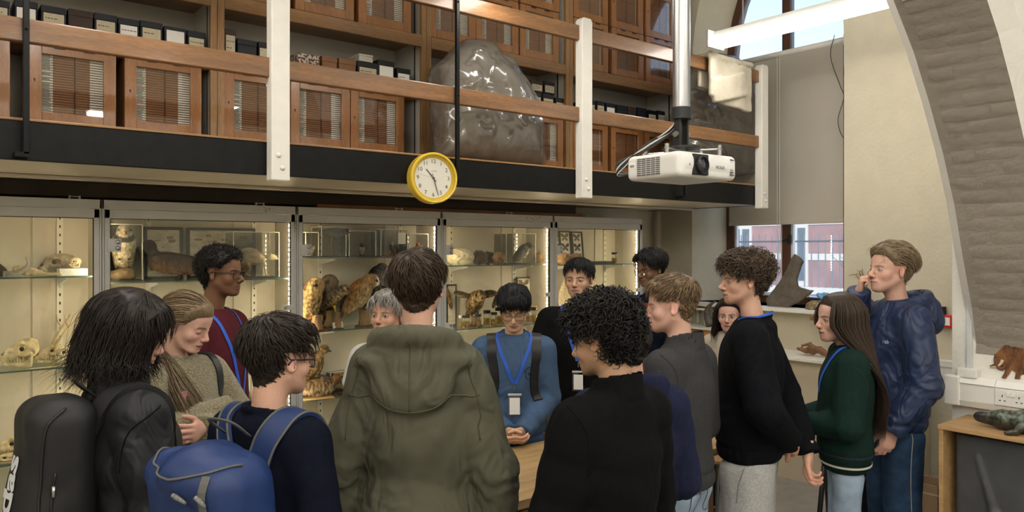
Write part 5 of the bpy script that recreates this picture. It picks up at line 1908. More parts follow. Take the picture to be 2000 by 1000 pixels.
# ---------------------------------------------------------------- bench, projector and the window end
m_benchtop = M('worn oak bench top', (0.52, 0.34, 0.15), .42, noise=(2.2, .35), wood=(4, .25), stretch=(.45, 7, 7), coat=.12)
m_bench = M('bench carcass', (0.36, 0.20, 0.085), .5, noise=(3, .25), wood=(4, .2), stretch=(5, 5, .6))
BT = FLOOR + .98
bn = at(1000, 945, Z=BT)          # a point on the near edge
bf = at(1000, 845, Z=BT)
br_ = at(1424, 822, Z=BT)
BX0, BX1, BY0, BY1 = 1.2, br_[0], bn[1], bf[1] + .01
t = thing('lab_bench', 'long oak topped teaching bench the students stand around', 'bench', ((BX0 + BX1) / 2, (BY0 + BY1) / 2, FLOOR))
hw, hd = (BX1 - BX0) / 2, (BY1 - BY0) / 2
nb_ = 7
for i in range(nb_):
    a = -hd + 2 * hd * i / nb_
    MB().box((-hw, a + .0008, .862), (hw, a + 2 * hd / nb_ - .0008, .90)).build('top_plank', m_benchtop, t, bevel=.0015)
MB().box((-hw + .07, -hd + .05, .08), (hw - .25, -hd + .07, .862)).build('front_panel', m_bench, t)
MB().box((-hw + .07, hd - .07, .08), (hw - .25, hd - .05, .862)).build('back_panel', m_bench, t)
for x in (-hw + .07, hw - .27):
    MB().box((x, -hd + .07, .08), (x + .02, hd - .07, .862)).build('end_panel', m_bench, t)
for k in range(6):
    x = -hw + .12 + k * (2 * hw - .45) / 6
    d = MB().box((x, -hd + .036, .66), (x + (2 * hw - .45) / 6 - .02, -hd + .05, .84)).build('drawer', m_bench, t, bevel=.003)
    MB().sphere((x + (2 * hw - .45) / 12, -hd + .025, .75), .014, 10).build('knob', m_steel, d, smooth=True)
MB().box((-hw + .1, -hd + .09, 0), (hw - .3, hd - .09, .08)).build('plinth', m_black, t)
for y in (-hd + .06, hd - .10):
    MB().box((hw - .07, y, 0), (hw - .03, y + .04, .862)).build('leg', m_bench, t)

# stools
m_tube_g = M('grey steel tube', (.30, .31, .32), .35, .7)


def stool(label, x, y, rz=0, h=.62):
    t = thing('lab_stool', label, 'stool', (x, y, FLOOR), rz, group='lab stools')
    MB().lathe([(.15, h - .03), (.165, h - .022), (.165, h - .005), (.15, h), (.001, h)], (0, 0, 0), 24).build('seat', m_bench, t, smooth=True, auto=40)
    for k in range(4):
        a = PI / 4 + k * PI / 2
        MB().cyl((math.cos(a) * .11, math.sin(a) * .11, h - .03), (math.cos(a) * .19, math.sin(a) * .19, 0), .012, 10).build('leg', m_tube_g, t, smooth=True)
    rg = [(math.cos(a) * .165, math.sin(a) * .165, .22) for a in np.linspace(0, 2 * PI, 25)]
    MB().tube(rg, .008, 6).build('foot_ring', m_tube_g, t, smooth=True)
    return t


p = at(1408, 800, d=4.9)
stool('grey tube lab stool at the end of the bench', p[0], p[1])

# projector hung upside down on its pole
pj = at(1331, 330, d=2.95)
PJD = 2.95
t = thing('ceiling_projector', 'white projector hanging upside down from a chrome ceiling pole', 'projector', (pj[0], pj[1], pj[2]), math.radians(231 + 37))
m_proj = M('projector white', (0.70, 0.69, 0.66), .4)
m_grille = M('projector grille', (0.10, 0.10, 0.10), .5)
PW, PD, PH = .335, .27, .096
# local frame: +X is the lens direction (front), +Y to the projector's left as seen hanging


def f_proj(P):
    d = rbox(P, (0, 0, 0), (PD / 2, PW / 2, PH / 2), .022)
    d = smax(d, -(P[2] + PH * .5 + .02 - .10 * np.abs(P[1]) * 0), .01)
    d = smin(d, rbox(P, (0, 0, .008), (PD / 2 + .006, PW / 2 - .02, PH / 2 - .02), .02), .01)
    return d


sdf_obj('case', f_proj, (-.17, -.2, -.08), (.17, .2, .08), .006, m_proj, t)
lx = PD / 2 + .006
lr = .028
LY = -.055
MB().box((lx - .012, LY - .042, -.038), (lx + .0025, LY + .042, .040)).build('lens_recess', m_black, t, bevel=.004)
MB().lathe([(.033, 0), (.033, .012), (.028, .014), (.026, .006), (.001, .004)], (lx, LY, 0), 28, frame=((0, 1, 0), (0, 0, 1), (1, 0, 0))).build('lens_barrel', m_black, t, smooth=True, auto=40)
MB().sphere((lx + .004, LY, 0), (.006, .024, .024), 16).build('lens', M('lens glass', (.02, .02, .03), .05, spec=1.0), t, smooth=True)
gr = MB()
for i in range(9):
    for j in range(5):
        gr.cbox((-.075 + j * .024 + .01, -PW / 2 - .0005, .030 - i * .0075), (.020, .002, .0045))
gr.build('side_vents', m_grille, t)['kind'] = 'stuff'
gr = MB()
for i in range(7):
    for j in range(4):
        gr.cbox((lx - .0015 - .012 * (j / 3) ** 2 - .001, PW / 2 - .045 + j * .011, .030 - i * .0095), (.004, .0075, .0060))
gr.build('front_vents', m_grille, t)['kind'] = 'stuff'
nb_ = MB()
# hung upside down, so the lettering is inverted
put_text(nb_, 'EPSON', .017, (lx + .0008, .055, -.002), (0, -1, 0), (0, 0, -1), .0004)
put_text(nb_, 'V', .014, (lx + .0008, -.118, .0), (0, -1, 0), (0, 0, -1), .0004)
nb_.build('lettering', M('projector lettering', (.18, .18, .19), .5), t)
MB().box((-.115, -PW / 2 - .001, .0), (-.085, -PW / 2 + .001, .022)).build('rating_label', m_label_white, t)
bc = MB()
for i in range(8):
    bc.cbox((-.110 + i * .0028, -PW / 2 - .0012, .008), (.0012, .001, .010))
bc.build('barcode', m_ink, t)
MB().box((.08, -.09, PH / 2 - .004), (.11, -.05, PH / 2 + .002)).build('zoom_slider', m_black, t, bevel=.003)
# spider mount
MB().cyl((0, 0, PH / 2 + .028), (0, 0, PH / 2 + .036), .075, 24).build('mount_plate', m_black, t)
for k, a in enumerate((20, 100, 200, 290)):
    c, s_ = math.cos(math.radians(a)), math.sin(math.radians(a))
    MB().tube([(c * .02, s_ * .02, PH / 2 + .022), (c * .16, s_ * .16, PH / 2 + .018)], .008, 6, flat=.35).build('mount_arm', m_steel, t)
    MB().cyl((c * .15, s_ * .15, PH / 2 - .004), (c * .15, s_ * .15, PH / 2 + .034), .008, 10).build('mount_foot', m_steel, t)
for s_ in (-1, 1):
    MB().box((-.016, s_ * .022 - .005, PH / 2 + .03), (.016, s_ * .022 + .005, PH / 2 + .155)).build('yoke', m_black, t, bevel=.004)
    MB().cyl((0, s_ * .028, PH / 2 + .085), (0, s_ * .036, PH / 2 + .085), .012, 10).build('yoke_bolt', m_steel, t)
MB().cyl((0, 0, PH / 2 + .145), (0, 0, PH / 2 + .19), .039, 24).build('pole_collar', m_black, t, smooth=True, auto=40)
MB().cyl((0, 0, PH / 2 + .185), (0, 0, ZC - pj[2]), .0335, 32).build('pole', m_steel, t, smooth=True, auto=40)
for i in range(6):
    a = (i - 2.5) * .006
    pts = [(.0 + a, -.005, PH / 2 + .15), (-.03, -.03 + a, PH / 2 + .10), (-.09 + a, -.09, PH / 2 + .045 + .01 * math.sin(i)), (-.17 - a, -.15, .015 + i * .004), (-.19, -.16, -.02 + i * .003), (-.15, -.11, -.012)]
    MB().tube(spline(pts, 24), .0035 if i else .0025, 6).build('cable', m_black if i % 3 else m_pvc_grey, t, smooth=True)

# ---------------------------------------------------------------- objects on and below the window sill
SX = WI - .04
ao = at(1530, 590, X=SX)
t = thing('palmate_antler', 'big grey brown flat antler standing on the window sill', 'antler', (SX + .02, ao[1], SILL_Z + .001))
outl = [(1500, 600), (1496, 585), (1522, 548), (1536, 522), (1544, 505), (1549, 497), (1558, 502), (1566, 511), (1560, 524), (1553, 545), (1556, 560), (1572, 566), (1586, 568), (1576, 578), (1560, 590), (1530, 604)]
ap = np.array([at(x, y, X=SX + .02) for x, y in outl])


def f_ant(P):
    x, y, z = P[1] + ao[1], P[2] + SILL_Z, P[0]
    d = np.full(x.shape, 1e9, F32)
    sg = np.ones(x.shape, F32)
    q = ap[:, 1:]
    for i in range(len(q)):
        a, b = q[i], q[(i + 1) % len(q)]
        ex, ez = b - a
        wx, wz = x - a[0], y - a[1]
        tt = np.clip((wx * ex + wz * ez) / (ex * ex + ez * ez), 0, 1)
        d = np.minimum(d, np.hypot(wx - ex * tt, wz - ez * tt))
        c1, c2, c3 = y >= a[1], y < b[1], ex * wz > ez * wx
        sg = np.where((c1 & c2 & c3) | (~c1 & ~c2 & ~c3), -sg, sg)
    d = d * sg
    bend = .03 * np.sin(P[2] * 5)
    return smax(d - .004, np.abs(z - bend) - .016 - .012 * np.clip(-d / .05, 0, 1), .016) + .002 * np.sin(x * 70) * np.sin(y * 60)


ay0, ay1 = ap[:, 1].min() - ao[1], ap[:, 1].max() - ao[1]
sdf_obj('antler', f_ant, (-.09, ay0 - .03, -.02), (.09, ay1 + .03, ap[:, 2].max() - SILL_Z + .03), .008, M('weathered antler', (.15, .125, .10), .8, noise=(14, .35), bump=(40, .5)), t)
# chrome dish behind
p = at(1606, 585, X=SX + .10)
t = thing('glass_dish', 'shallow shiny dish on a foot on the window sill', 'dish', (SX + .12, p[1], SILL_Z + .001))
MB().lathe([(.05, 0), (.05, .004), (.008, .01), (.008, .05), (.09, .075), (.13, .10), (.126, .104), (.08, .082), (.001, .07)], (0, 0, 0), 32).build('bowl', M('silvered glass', (.75, .78, .82), .12, .8), t, smooth=True, auto=50)
p = at(1578, 595, X=SX - .06)
t = thing('tortoise_shell', 'small domed patterned shell at the front of the sill', 'shell', (SX - .03, at(1592, 595, X=SX - .03)[1], SILL_Z + .001))
sdf_obj('shell', lambda P: smax(ell(P, (0, 0, .01), (.06, .085, .07)) + .004 * np.sin(P[0] * 120) * np.sin(P[1] * 110), -P[2], .004), (-.08, -.11, -.02), (.08, .11, .1), .007, M('tortoise pattern', (.36, .27, .15), .5, noise=(45, .85), color2=(.05, .035, .02)), t)
# tie dyed turtle on the sill by the fair haired student, with dry twigs
p = at(1668, 575, X=WI - .12)
t = thing('sill_shelf', 'dark wooden shelf on the wall beside the window', 'shelf', (WI, at(1700, 600, X=WI)[1], at(1700, 622, X=WI)[2]))
MB().box((-.24, -.42, -.03), (0, .40, 0)).build('board', m_plinth, t, bevel=.004)
for y in (-.36, .32):
    MB().prism([(0, -.03), (-.2, -.03), (0, -.18)], -.01, .01, 0, ((0, y, 0), (1, 0, 0), (0, 0, 1), (0, 1, 0))).build('bracket', m_plinth, t)
zs_ = at(1700, 622, X=WI)[2]
yt = at(1672, 570, X=WI - .12)
t = thing('painted_turtle', 'glossy orange and brown painted turtle shell beside the window', 'shell', (WI - .155, yt[1], zs_ + .001))
sdf_obj('shell', lambda P: smax(ell(P, (0, 0, .06), (.080, .20, .17), rotm(12, 0, 0)) + .004 * np.sin(P[1] * 60) * np.sin(P[2] * 60), -P[2], .004), (-.13, -.26, -.02), (.13, .26, .27), .009, M('turtle scutes', (.42, .12, .035), .25, noise=(16, .9), color2=(.03, .03, .03), ramp=(.42, .58)), t)
cl = thing('blue_cloth', 'bright pale blue cloth draped over the painted turtle shell', 'cloth', (WI - .14, yt[1] + .17, zs_ + .002))
sdf_obj('cloth', lambda P: rbox(P, (0, 0, .10), (.09, .018, .15), .016, rotm(-52, 0, 0)) + .004 * np.sin(P[0] * 70 + P[2] * 50), (-.12, -.2, -.02), (.12, .2, .26), .008, M('pale blue satin', (.12, .34, .62), .4), cl)
tw = thing('dried_twigs', 'spray of dry twigs standing beside the window', 'twigs', (WI - .03, at(1690, 520, X=WI - .03)[1], zs_ + .002))
for k in range(7):
    a = rnd.uniform(-1, 1)
    hh = at(1685, 500 + 14 * rnd.random(), X=WI - .12)[2] - zs_ - .03
    MB().tube(spline([(0, 0, 0), (.01 * a, .02 * a, hh * .4), (.02 * a, .07 * a + .03, hh * .8), (.02, .14 * a + .06, hh * rnd.uniform(.8, 1.0) - abs(a) * .08)], 12), [.003] * 6 + [.0022] * 6, 5).build('twig', m_stump, tw)

# white side cupboard with orange panel, horn and skull in the corner
p0, p1 = at(1340, 640, X=WI - .35), at(1412, 640, X=WI - .35)
zt_ = at(1380, 640, X=WI - .35)[2]
t = thing('corner_cupboard', 'orange wood cupboard in the corner under the window', 'cupboard', (WI - .2, (p0[1] + p1[1]) / 2, FLOOR))
hy = (p0[1] - p1[1]) / 2 + .06
m_orange = M('orange veneer', (.50, .24, .075), .45, noise=(3, .2), wood=(4, .15), stretch=(5, .6, 5))
MB().box((-.16, -hy, 0), (.19, hy, zt_ - FLOOR - .02)).build('carcass', m_orange, t, bevel=.003)
for k in range(2):
    d = MB().box((-.178, -hy + k * hy + .004, .03), (-.16, -hy + (k + 1) * hy - .004, zt_ - FLOOR - .03)).build('door', m_orange, t, bevel=.003)
    MB().cyl((-.20, -hy + k * hy + (hy - .05 if k == 0 else .05), .6), (-.178, -hy + k * hy + (hy - .05 if k == 0 else .05), .6), .01, 10).build('knob', m_steel, d)
MB().box((-.19, -hy - .01, zt_ - FLOOR - .02), (.195, hy + .01, zt_ - FLOOR)).build('top', m_white_paint, t, bevel=.003)
p = at(1388, 636, X=WI - .26)
t = thing('curved_horn', 'dark curved horn standing on the corner cupboard', 'horn', (WI - .26, p[1], zt_ + .001))
zz = lambda y: at(1388, y, X=WI - .26)[2] - zt_
yy = lambda x: at(x, 600, X=WI - .26)[1] - p[1]
MB().tube(spline([(0, yy(1388), .012), (0, yy(1382), zz(618)), (0, yy(1382), zz(605)), (0, yy(1388), zz(595)), (0, yy(1398), zz(588))], 18), list(np.linspace(.045, .006, 18)), 12).build('horn', M('dark horn grey', (.12, .10, .09), .5, noise=(20, .4), stretch=(1, 1, 4)), t, smooth=True)
pS = at(1408, 640, X=WI - .2)
skull('pale weathered sheep skull beside the curved horn', 1408, zt_, 44, pS[1], snout=.4, cran=.28, heading=150, z_h=1.4, col=(.5, .46, .38))
bpy.data.objects[[o.name for o in bpy.data.objects if o.name.startswith('animal_skull')][-1]].location = (WI - .16, pS[1] - .02, zt_ + .001)
t = thing('white_stool', 'small white painted stand behind the sheep skull', 'stand', (WI - .10, at(1404, 600, X=WI - .1)[1] + .20, zt_ + .001))
MB().box((-.08, -.11, .14), (.08, .11, .16)).build('top', m_white_paint, t, bevel=.003)
for sx in (-1, 1):
    for sy in (-1, 1):
        MB().box((sx * .065 - .01, sy * .095 - .01, 0), (sx * .065 + .01, sy * .095 + .01, .14)).build('leg', m_white_paint, t)
# lower shelf with a bone pile below the sill
pb = at(1590, 698, X=WI - .3)
t = thing('wall_bench', 'white topped wall counter under the window', 'counter', (WI - .01, 3.35, FLOOR))
zc_ = pb[2] - FLOOR
MB().box((-.42, -.80, zc_ - .03), (0, .58, zc_)).build('top', m_white_paint, t, bevel=.006)
MB().box((-.36, -.78, 0), (0, .56, zc_ - .03)).build('carcass', m_cream_paint, t)
o = sdf_obj('root_tangle', lambda P: smins([chain(P, [(0, -.14, .02), (.02, -.05, .06), (-.02, .05, .04), (0, .14, .05)], [.02, .028, .022, .012]), chain(P, [(.02, -.08, .03), (-.03, .0, .09), (.02, .08, .03)], [.018, .02, .014]), chain(P, [(0, .0, .03), (.03, .04, .10), (0, .1, .08)], [.02, .014, .01])], .02),
            (-.1, -.2, -.01), (.1, .2, .13), .008, M('reddish antler root', (.24, .12, .065), .7, noise=(20, .4)), loc=(WI - .25, at(1588, 690, X=WI - .25)[1], pb[2] + .001))
tag(o, 'knotted reddish brown antler lying on the wall counter', 'antler')

# ---------------------------------------------------------------- fossil case under the pier
fx = PX - .385
f0 = at(1831, 829, X=fx)
FT = f0[2]
t = thing('fossil_stand', 'open fronted plywood stand with a grey fossil slab inside', 'display stand', (PX - .19, 0, FLOOR))
ya, yb = .55, f0[1]
m_ply = M('pale ply', (.50, .31, .14), .5, noise=(4, .25), wood=(5, .15), stretch=(5, .7, 5))
MB().box((-.195, ya, FT - FLOOR - .022), (.185, yb, FT - FLOOR)).build('top', m_ply, t, bevel=.002)
MB().box((-.19, yb - .025, 0), (.18, yb - .003, FT - FLOOR - .022)).build('side', m_ply, t, bevel=.002)
MB().box((-.19, ya, 0), (.18, ya + .02, FT - FLOOR - .022)).build('side', m_ply, t, bevel=.002)
MB().box((.16, ya + .02, 0), (.18, yb - .025, FT - FLOOR - .022)).build('back', m_ply, t)
m_slate = M('slate cast', (.060, .062, .066), .55, noise=(8, .2), bump=(50, .25))


def f_slab(P):
    d = rbox(P, (0, 0, 0), (.02, (yb - ya) / 2 - .05, .40), .004)
    x, y, z = P
    sp = lambda pts, r: chain((x, y, z), pts, r)
    Y = (yb - ya) / 2 - .05
    bones = [sp([(-.02, Y - .10, .30), (-.02, Y - .14, .16), (-.02, Y - .18, .02)], [.012, .015, .02]),
             sp([(-.02, Y - .18, .02), (-.02, Y - .24, -.12), (-.02, Y - .26, -.3)], [.035, .05, .03]),
             sp([(-.02, Y - .40, .04), (-.02, Y - .34, -.02), (-.02, Y - .30, -.02)], [.02, .016, .01]),
             ell(P, (-.02, Y - .23, -.14), (.022, .085, .16))]
    for k in range(7):
        bones.append(sp([(-.022, Y - .15 - .01 * k, -.02 - .04 * k), (-.03, Y - .22, -.05 - .042 * k), (-.022, Y - .30, -.03 - .045 * k)], [.006, .009, .006]))
    return smin(d, smins(bones, .012), .012)


so = sdf_obj('fossil_slab', f_slab, (-.07, -(yb - ya) / 2, -.43), (.04, (yb - ya) / 2, .43), .012, m_slate, loc=(PX - .30, (ya + yb) / 2 - .01, FT - .03 - .41))
tag(so, 'dark grey slab with a raised fossil skeleton standing in the plywood stand', 'fossil')
# lizard-like fish model on top
lp = at(1912, 815, X=PX - .26)
t = thing('model_lizard', 'glossy green brown crocodile-like model lying on the plywood stand', 'model animal', (PX - .25, lp[1] - .0, FT + .001), math.radians(90))


def f_liz(P):
    d = chain(P, [(.0, 0, .045), (-.10, 0, .05), (-.22, 0, .055), (-.42, 0, .05)], [.022, .042, .058, .04], .03)
    d = smin(d, ell(P, (-.03, 0, .048), (.055, .034, .028)), .02)
    for s_ in (-1, 1):
        d = smin(d, chain(P, [(-.20, s_ * .05, .04), (-.19, s_ * .10, .018), (-.16, s_ * .12, .012)], [.02, .015, .012]), .015)
        d = smin(d, sph(P, (-.045, s_ * .022, .073), .008), .006)
    d = smax(d, -P[2] + .002, .006)
    return d + .0025 * np.sin(P[0] * 170) * np.sin(P[1] * 150) * np.clip((-P[0] - .06) / .05, 0, 1)


def c_liz(v):
    n = np.clip(vfbm(v, 45, 4, 3) * .6 + .4, 0, 1)
    c = lerp3((.05, .045, .035), (.20, .27, .20), n * np.clip((v[:, 2] - .03) / .03, 0, 1))
    h = np.clip((v[:, 0] + .05) / .03, 0, 1)
    return c * (1 - h)[:, None] + np.array([.05, .045, .045]) * h[:, None]


sdf_obj('body', f_liz, (-.5, -.15, -.01), (.04, .15, .13), .006, M('glazed scales', (.1, .1, .1), .22, attr='Col', noise=(80, .5)), t, color=c_liz)
# mammoth cut-out stuck on the pier
mp = [(1933, 714), (1936, 718), (1952, 714), (1950, 720), (1958, 724), (1964, 716), (1962, 728), (1956, 738), (1964, 740), (1972, 730), (1976, 722), (1984, 728), (1982, 740), (1992, 741), (1994, 732), (2004, 730), (2012, 740), (2030, 740), (2036, 700), (2025, 686), (2000, 678), (1985, 676), (1976, 678), (1970, 674), (1962, 674), (1954, 682), (1946, 690), (1943, 700), (1946, 709)]
q_ = np.array([at(x, y, X=PX - .003) for x, y in mp])
c_ = q_.mean(0)
t = thing('mammoth_cutout', 'brown woolly mammoth picture stuck on the pier above the trunking', 'picture', (PX - .002, c_[1], c_[2]))
g_ = MB()
poly = [(a[1] - c_[1], a[2] - c_[2]) for a in q_]
g_.prism(poly, 0, .003, 0, ((0, 0, 0), (0, 1, 0), (0, 0, 1), (-1, 0, 0)))
g_.build('cutout', M('mammoth print', (.24, .10, .03), .7, noise=(28, .75), color2=(.07, .028, .012), stretch=(1, 1, .5)), t)
u_ = mpp(1950, 1.7) * 0
tk_ = [at(x, y, X=PX - .007) - [PX - .002, c_[1], c_[2]] for x, y in ((1958, 703), (1954, 711), (1946, 716), (1934, 717))]
MB().tube(spline(tk_, 10), list(np.linspace(.008, .003, 10)), 6, flat=.5).build('tusk', m_label_cream, t, smooth=True)
tr_ = [at(x, y, X=PX - .007) - [PX - .002, c_[1], c_[2]] for x, y in ((1947, 692), (1945, 704), (1948, 716), (1956, 721), (1963, 716), (1960, 711), (1955, 714))]
MB().tube(spline(tr_, 18), list(np.linspace(.011, .004, 18)), 6, flat=.4).build('trunk', M('mammoth trunk print', (.20, .085, .03), .7, noise=(60, .5)), t, smooth=True)
# cardboard box and a folded stand behind the legs
p = at(1812, 985, Z=FLOOR + .25)
t = thing('cardboard_box', 'tall open cardboard box beside the plywood stand', 'box', (at(1814, 940, d=5.3)[0], at(1814, 940, d=5.3)[1], FLOOR))
m_cardb = M('corrugated card', (.40, .27, .16), .85, noise=(6, .12))
w_, h_ = .11, at(1814, 938, d=5.3)[2] - FLOOR
for lo, hi in (((-w_, -w_, 0), (-w_ + .006, w_, h_)), ((w_ - .006, -w_, 0), (w_, w_, h_)), ((-w_, -w_, 0), (w_, -w_ + .006, h_)), ((-w_, w_ - .006, 0), (w_, w_, h_)), ((-w_, -w_, 0), (w_, w_, .006))):
    MB().box(lo, hi).build('side', m_cardb, t)
MB().box((-w_ - .001, -w_ - .001, h_ * .80), (-w_, w_ + .001, h_ * .83)).build('tape', m_label_cream, t)
p = at(1672, 930, d=4.85)
t = thing('folding_stand', 'folded black metal stand behind the fair haired student', 'stand', (p[0], p[1], FLOOR), math.radians(20))
for s_ in (-1, 1):
    MB().cyl((s_ * .28, 0, 0), (-s_ * .12, .02 * s_, .85), .016, 10).build('leg', m_tube_g, t, smooth=True)
    MB().cyl((s_ * .28, .2, 0), (-s_ * .12, .18, .85), .016, 10).build('leg', m_black, t, smooth=True)
MB().cyl((-.2, 0, .2), (-.2, .2, .2), .012, 8).build('bar', m_black, t)
MB().cyl((.2, 0, .2), (.2, .2, .2), .012, 8).build('bar', m_black, t)

# ---------------------------------------------------------------- outside the window
GZ = -1.2
m_obrick = M('outside red brick', (.32, .15, .12), .9, noise=(1.2, .35))
m_ostone = M('outside stone', (.55, .52, .46), .9)
m_oslate = M('outside slate', (.13, .17, .22), .7, noise=(2, .2))
tag(MB().box((WO + .6, -25, GZ - .2), (60, 45, GZ)).build('outside_ground', M('outside paving', (.30, .30, .29), .9, noise=(1, .3))), 'pale paved yard outside the window', 'ground')
bpy.data.objects['outside_ground']['kind'] = 'structure'
hb = thing('brick_chapel', 'red brick chapel with slate roof and stone windows across the yard', 'building', (24, 17.5, GZ))
MB().box((0, -9, 0), (8, 10, 5.4)).build('wall', m_obrick, hb)
MB().prism([(-.4, 5.4), (4, 9.4), (8.4, 5.4)], -9.3, 10.3, 0, ((0, 0, 0), (1, 0, 0), (0, 0, 1), (0, 1, 0))).build('roof', m_oslate, hb)
MB().prism([(-1.7, 3.6), (0, 7.6), (1.7, 3.6), (1.7, 0), (-1.7, 0)], -.6, .2, 0, ((0, 1.6, 0), (0, 1, 0), (0, 0, 1), (1, 0, 0))).build('gable', m_obrick, hb)
for zz_ in (1.4, 2.6, 3.8):
    MB().box((-.03, -9, zz_), (0.02, 10, zz_ + .22)).build('stone_band', m_ostone, hb)
for y in (-7.6, -5.4, -3.2, -1.0, 1.2, 2.0, 5, 7.4):
    w_ = MB().box((-.06 if y not in (1.2, 2.0) else -.68, y - .42, 1.7), (.05 if y not in (1.2, 2.0) else -.55, y + .42, 3.9)).build('window_surround', m_ostone, hb)
    for k in (-1, 1):
        MB().box((-.08 if y not in (1.2, 2.0) else -.70, y + k * .2 - .14, 1.9), (-.05 if y not in (1.2, 2.0) else -.67, y + k * .2 + .14, 3.7)).build('pane', M('dark outside glass', (.06, .08, .10), .15), w_)
wl = thing('garden_wall', 'pinkish brick boundary wall with stone coping outside', 'wall', (17, 14, GZ))
MB().box((0, -14, 0), (.35, 10, 1.9)).build('brickwork', M('pale outside brick', (.44, .27, .22), .9, noise=(3, .35)), wl)
MB().box((-.06, -14, 1.9), (.41, 10, 2.05)).build('coping', m_ostone, wl)
m_rail_o = M('weathered iron', (.12, .13, .15), .7)
rl = thing('outside_railings', 'dark iron railings along the yard outside', 'railings', (13.5, 10.5, GZ))
for k in range(90):
    MB().box((-.012, -7 + k * .15, 0), (.012, -7 + k * .15 + .018, 1.15)).build('bar', m_rail_o, rl)
for z in (.12, 1.02):
    MB().box((-.015, -7, z), (.015, 6.6, z + .04)).build('rail', m_black, rl)
rl2 = thing('wall_top_railings', 'iron railings standing on the brick boundary wall outside', 'railings', (17.17, 14, GZ + 2.05))
for k in range(110):
    MB().box((-.012, -11 + k * .18, 0), (.012, -11 + k * .18 + .02, 1.3)).build('bar', m_rail_o, rl2)
MB().box((-.015, -11, 1.1), (.015, 9, 1.14)).build('rail', m_black, rl2)
tr_ = thing('bare_tree', 'thin leafless tree outside the window', 'tree', (19.5, 9.6, GZ))
g_ = random.Random(4)
MB().tube([(0, 0, 0), (.1, .05, 2.0), (0, .1, 4.0)], [.12, .09, .04], 8).build('trunk', m_stump, tr_)
for k in range(40):
    a, z = g_.uniform(0, 6.28), g_.uniform(1.6, 4.0)
    l = g_.uniform(.6, 1.5)
    MB().tube([(0, .05, z), (math.cos(a) * l * .5, math.sin(a) * l * .5, z + l * .4), (math.cos(a) * l, math.sin(a) * l, z + l * .7)], [.03, .018, .006], 5).build('branch', m_stump, tr_)
# ---------------------------------------------------------------- people
def head_sdf(P, fem=0.0):
    x, y, z = P
    ay = np.abs(y)
    Q = (x, ay, z)                                   # mirrored half
    d = ell(P, (-.018, 0, .030), (.097, .0755, .084))
    d = smin(d, ell(P, (.030, 0, .034), (.058, .061, .056)), .03)
    d = smin(d, ell(P, (.028, 0, -.030), (.058, .056 - .002 * fem, .066)), .03)
    d = smin(d, ell(P, (.030, 0, -.070), (.055, .045 - .004 * fem, .040)), .025)
    d = smin(d, sph(P, (.073, 0, -.094), .016 - .002 * fem), .022)
    d = smin(d, cap(Q, (.002, .050 - .003 * fem, -.045), (.062, .020, -.093), .018 - .003 * fem, .014), .025)
    d = smin(d, cap(Q, (.084, .008, .0125), (.064, .044, .012), .0085 - .0025 * fem, .008), .014)
    d = smin(d, sph(Q, (.056, .043, -.028), .021), .022)
    d = smax(d, -ell(Q, (.096, .032, -.003), (.021, .017, .0125)), .014)
    d = smin(d, ell(Q, (.0705, .032, -.004), (.0140, .0155, .0125)), .004)
    # nose
    d = smin(d, cap(P, (.085, 0, .006), (.107 - .003 * fem, 0, -.028), .0078, .0100), .012)
    d = smin(d, sph(P, (.1085 - .003 * fem, 0, -.031), .0098 - .001 * fem), .008)
    d = smin(d, sph(Q, (.0965, .0115, -.0365), .0082 - .001 * fem), .007)
    d = smin(d, cap(P, (.100, 0, -.041), (.090, 0, -.046), .006, .007), .008)
    d = smax(d, -sph(Q, (.1015, .0062, -.0435), .0032), .003)
    # mouth
    d = smin(d, ell(P, (.076, 0, -.064), (.020, .026, .018)), .012)
    d = smin(d, cap(Q, (.0925, .004, -.0605), (.080, .0215, -.0645), .0055, .0030), .006)
    d = smin(d, cap(Q, (.0915, .000, -.0705), (.080, .0190, -.0670), .0065, .0035), .006)
    d = smax(d, -cap(Q, (.1005, 0, -.0652), (.0865, .0235, -.0652), .0022, .0016), .003)
    # ears
    Re = rotm(0, -12, 24)
    ec = (-.010, .0765, -.006)
    e = ell(Q, ec, (.0185, .0075, .0305), Re)
    e = smax(e, -ell(Q, (-.004, .0845, -.004), (.0105, .0065, .0195), Re), .004)
    d = smin(d, e, .006)
    # neck
    d = smin(d, cap(P, (-.022, 0, -.045), (-.046, 0, -.205), .050 - .006 * fem, .054 - .008 * fem), .028)
    return d


HEADS = {}


def head_mesh(fem, h):
    k = (fem, h)
    if k not in HEADS:
        v, q = surf_nets(lambda P: head_sdf(P, fem), (-.135, -.1, -.222), (.128, .1, .125), h)
        HEADS[k] = (v, q)
    v, q = HEADS[k]
    return v.copy(), q


HLX = [-.13, -.075, -.045, -.026, -.008, .012, .030, .046, .062, .085, .12]
HLZ = [-.082, -.080, -.060, -.012, .028, .020, .022, .042, .064, .074, .075]


def scalp_mask(v, drop=0.0):
    """Signed height above the hairline (positive = hair grows)."""
    return v[:, 2] - np.interp(v[:, 0], HLX, HLZ) + drop


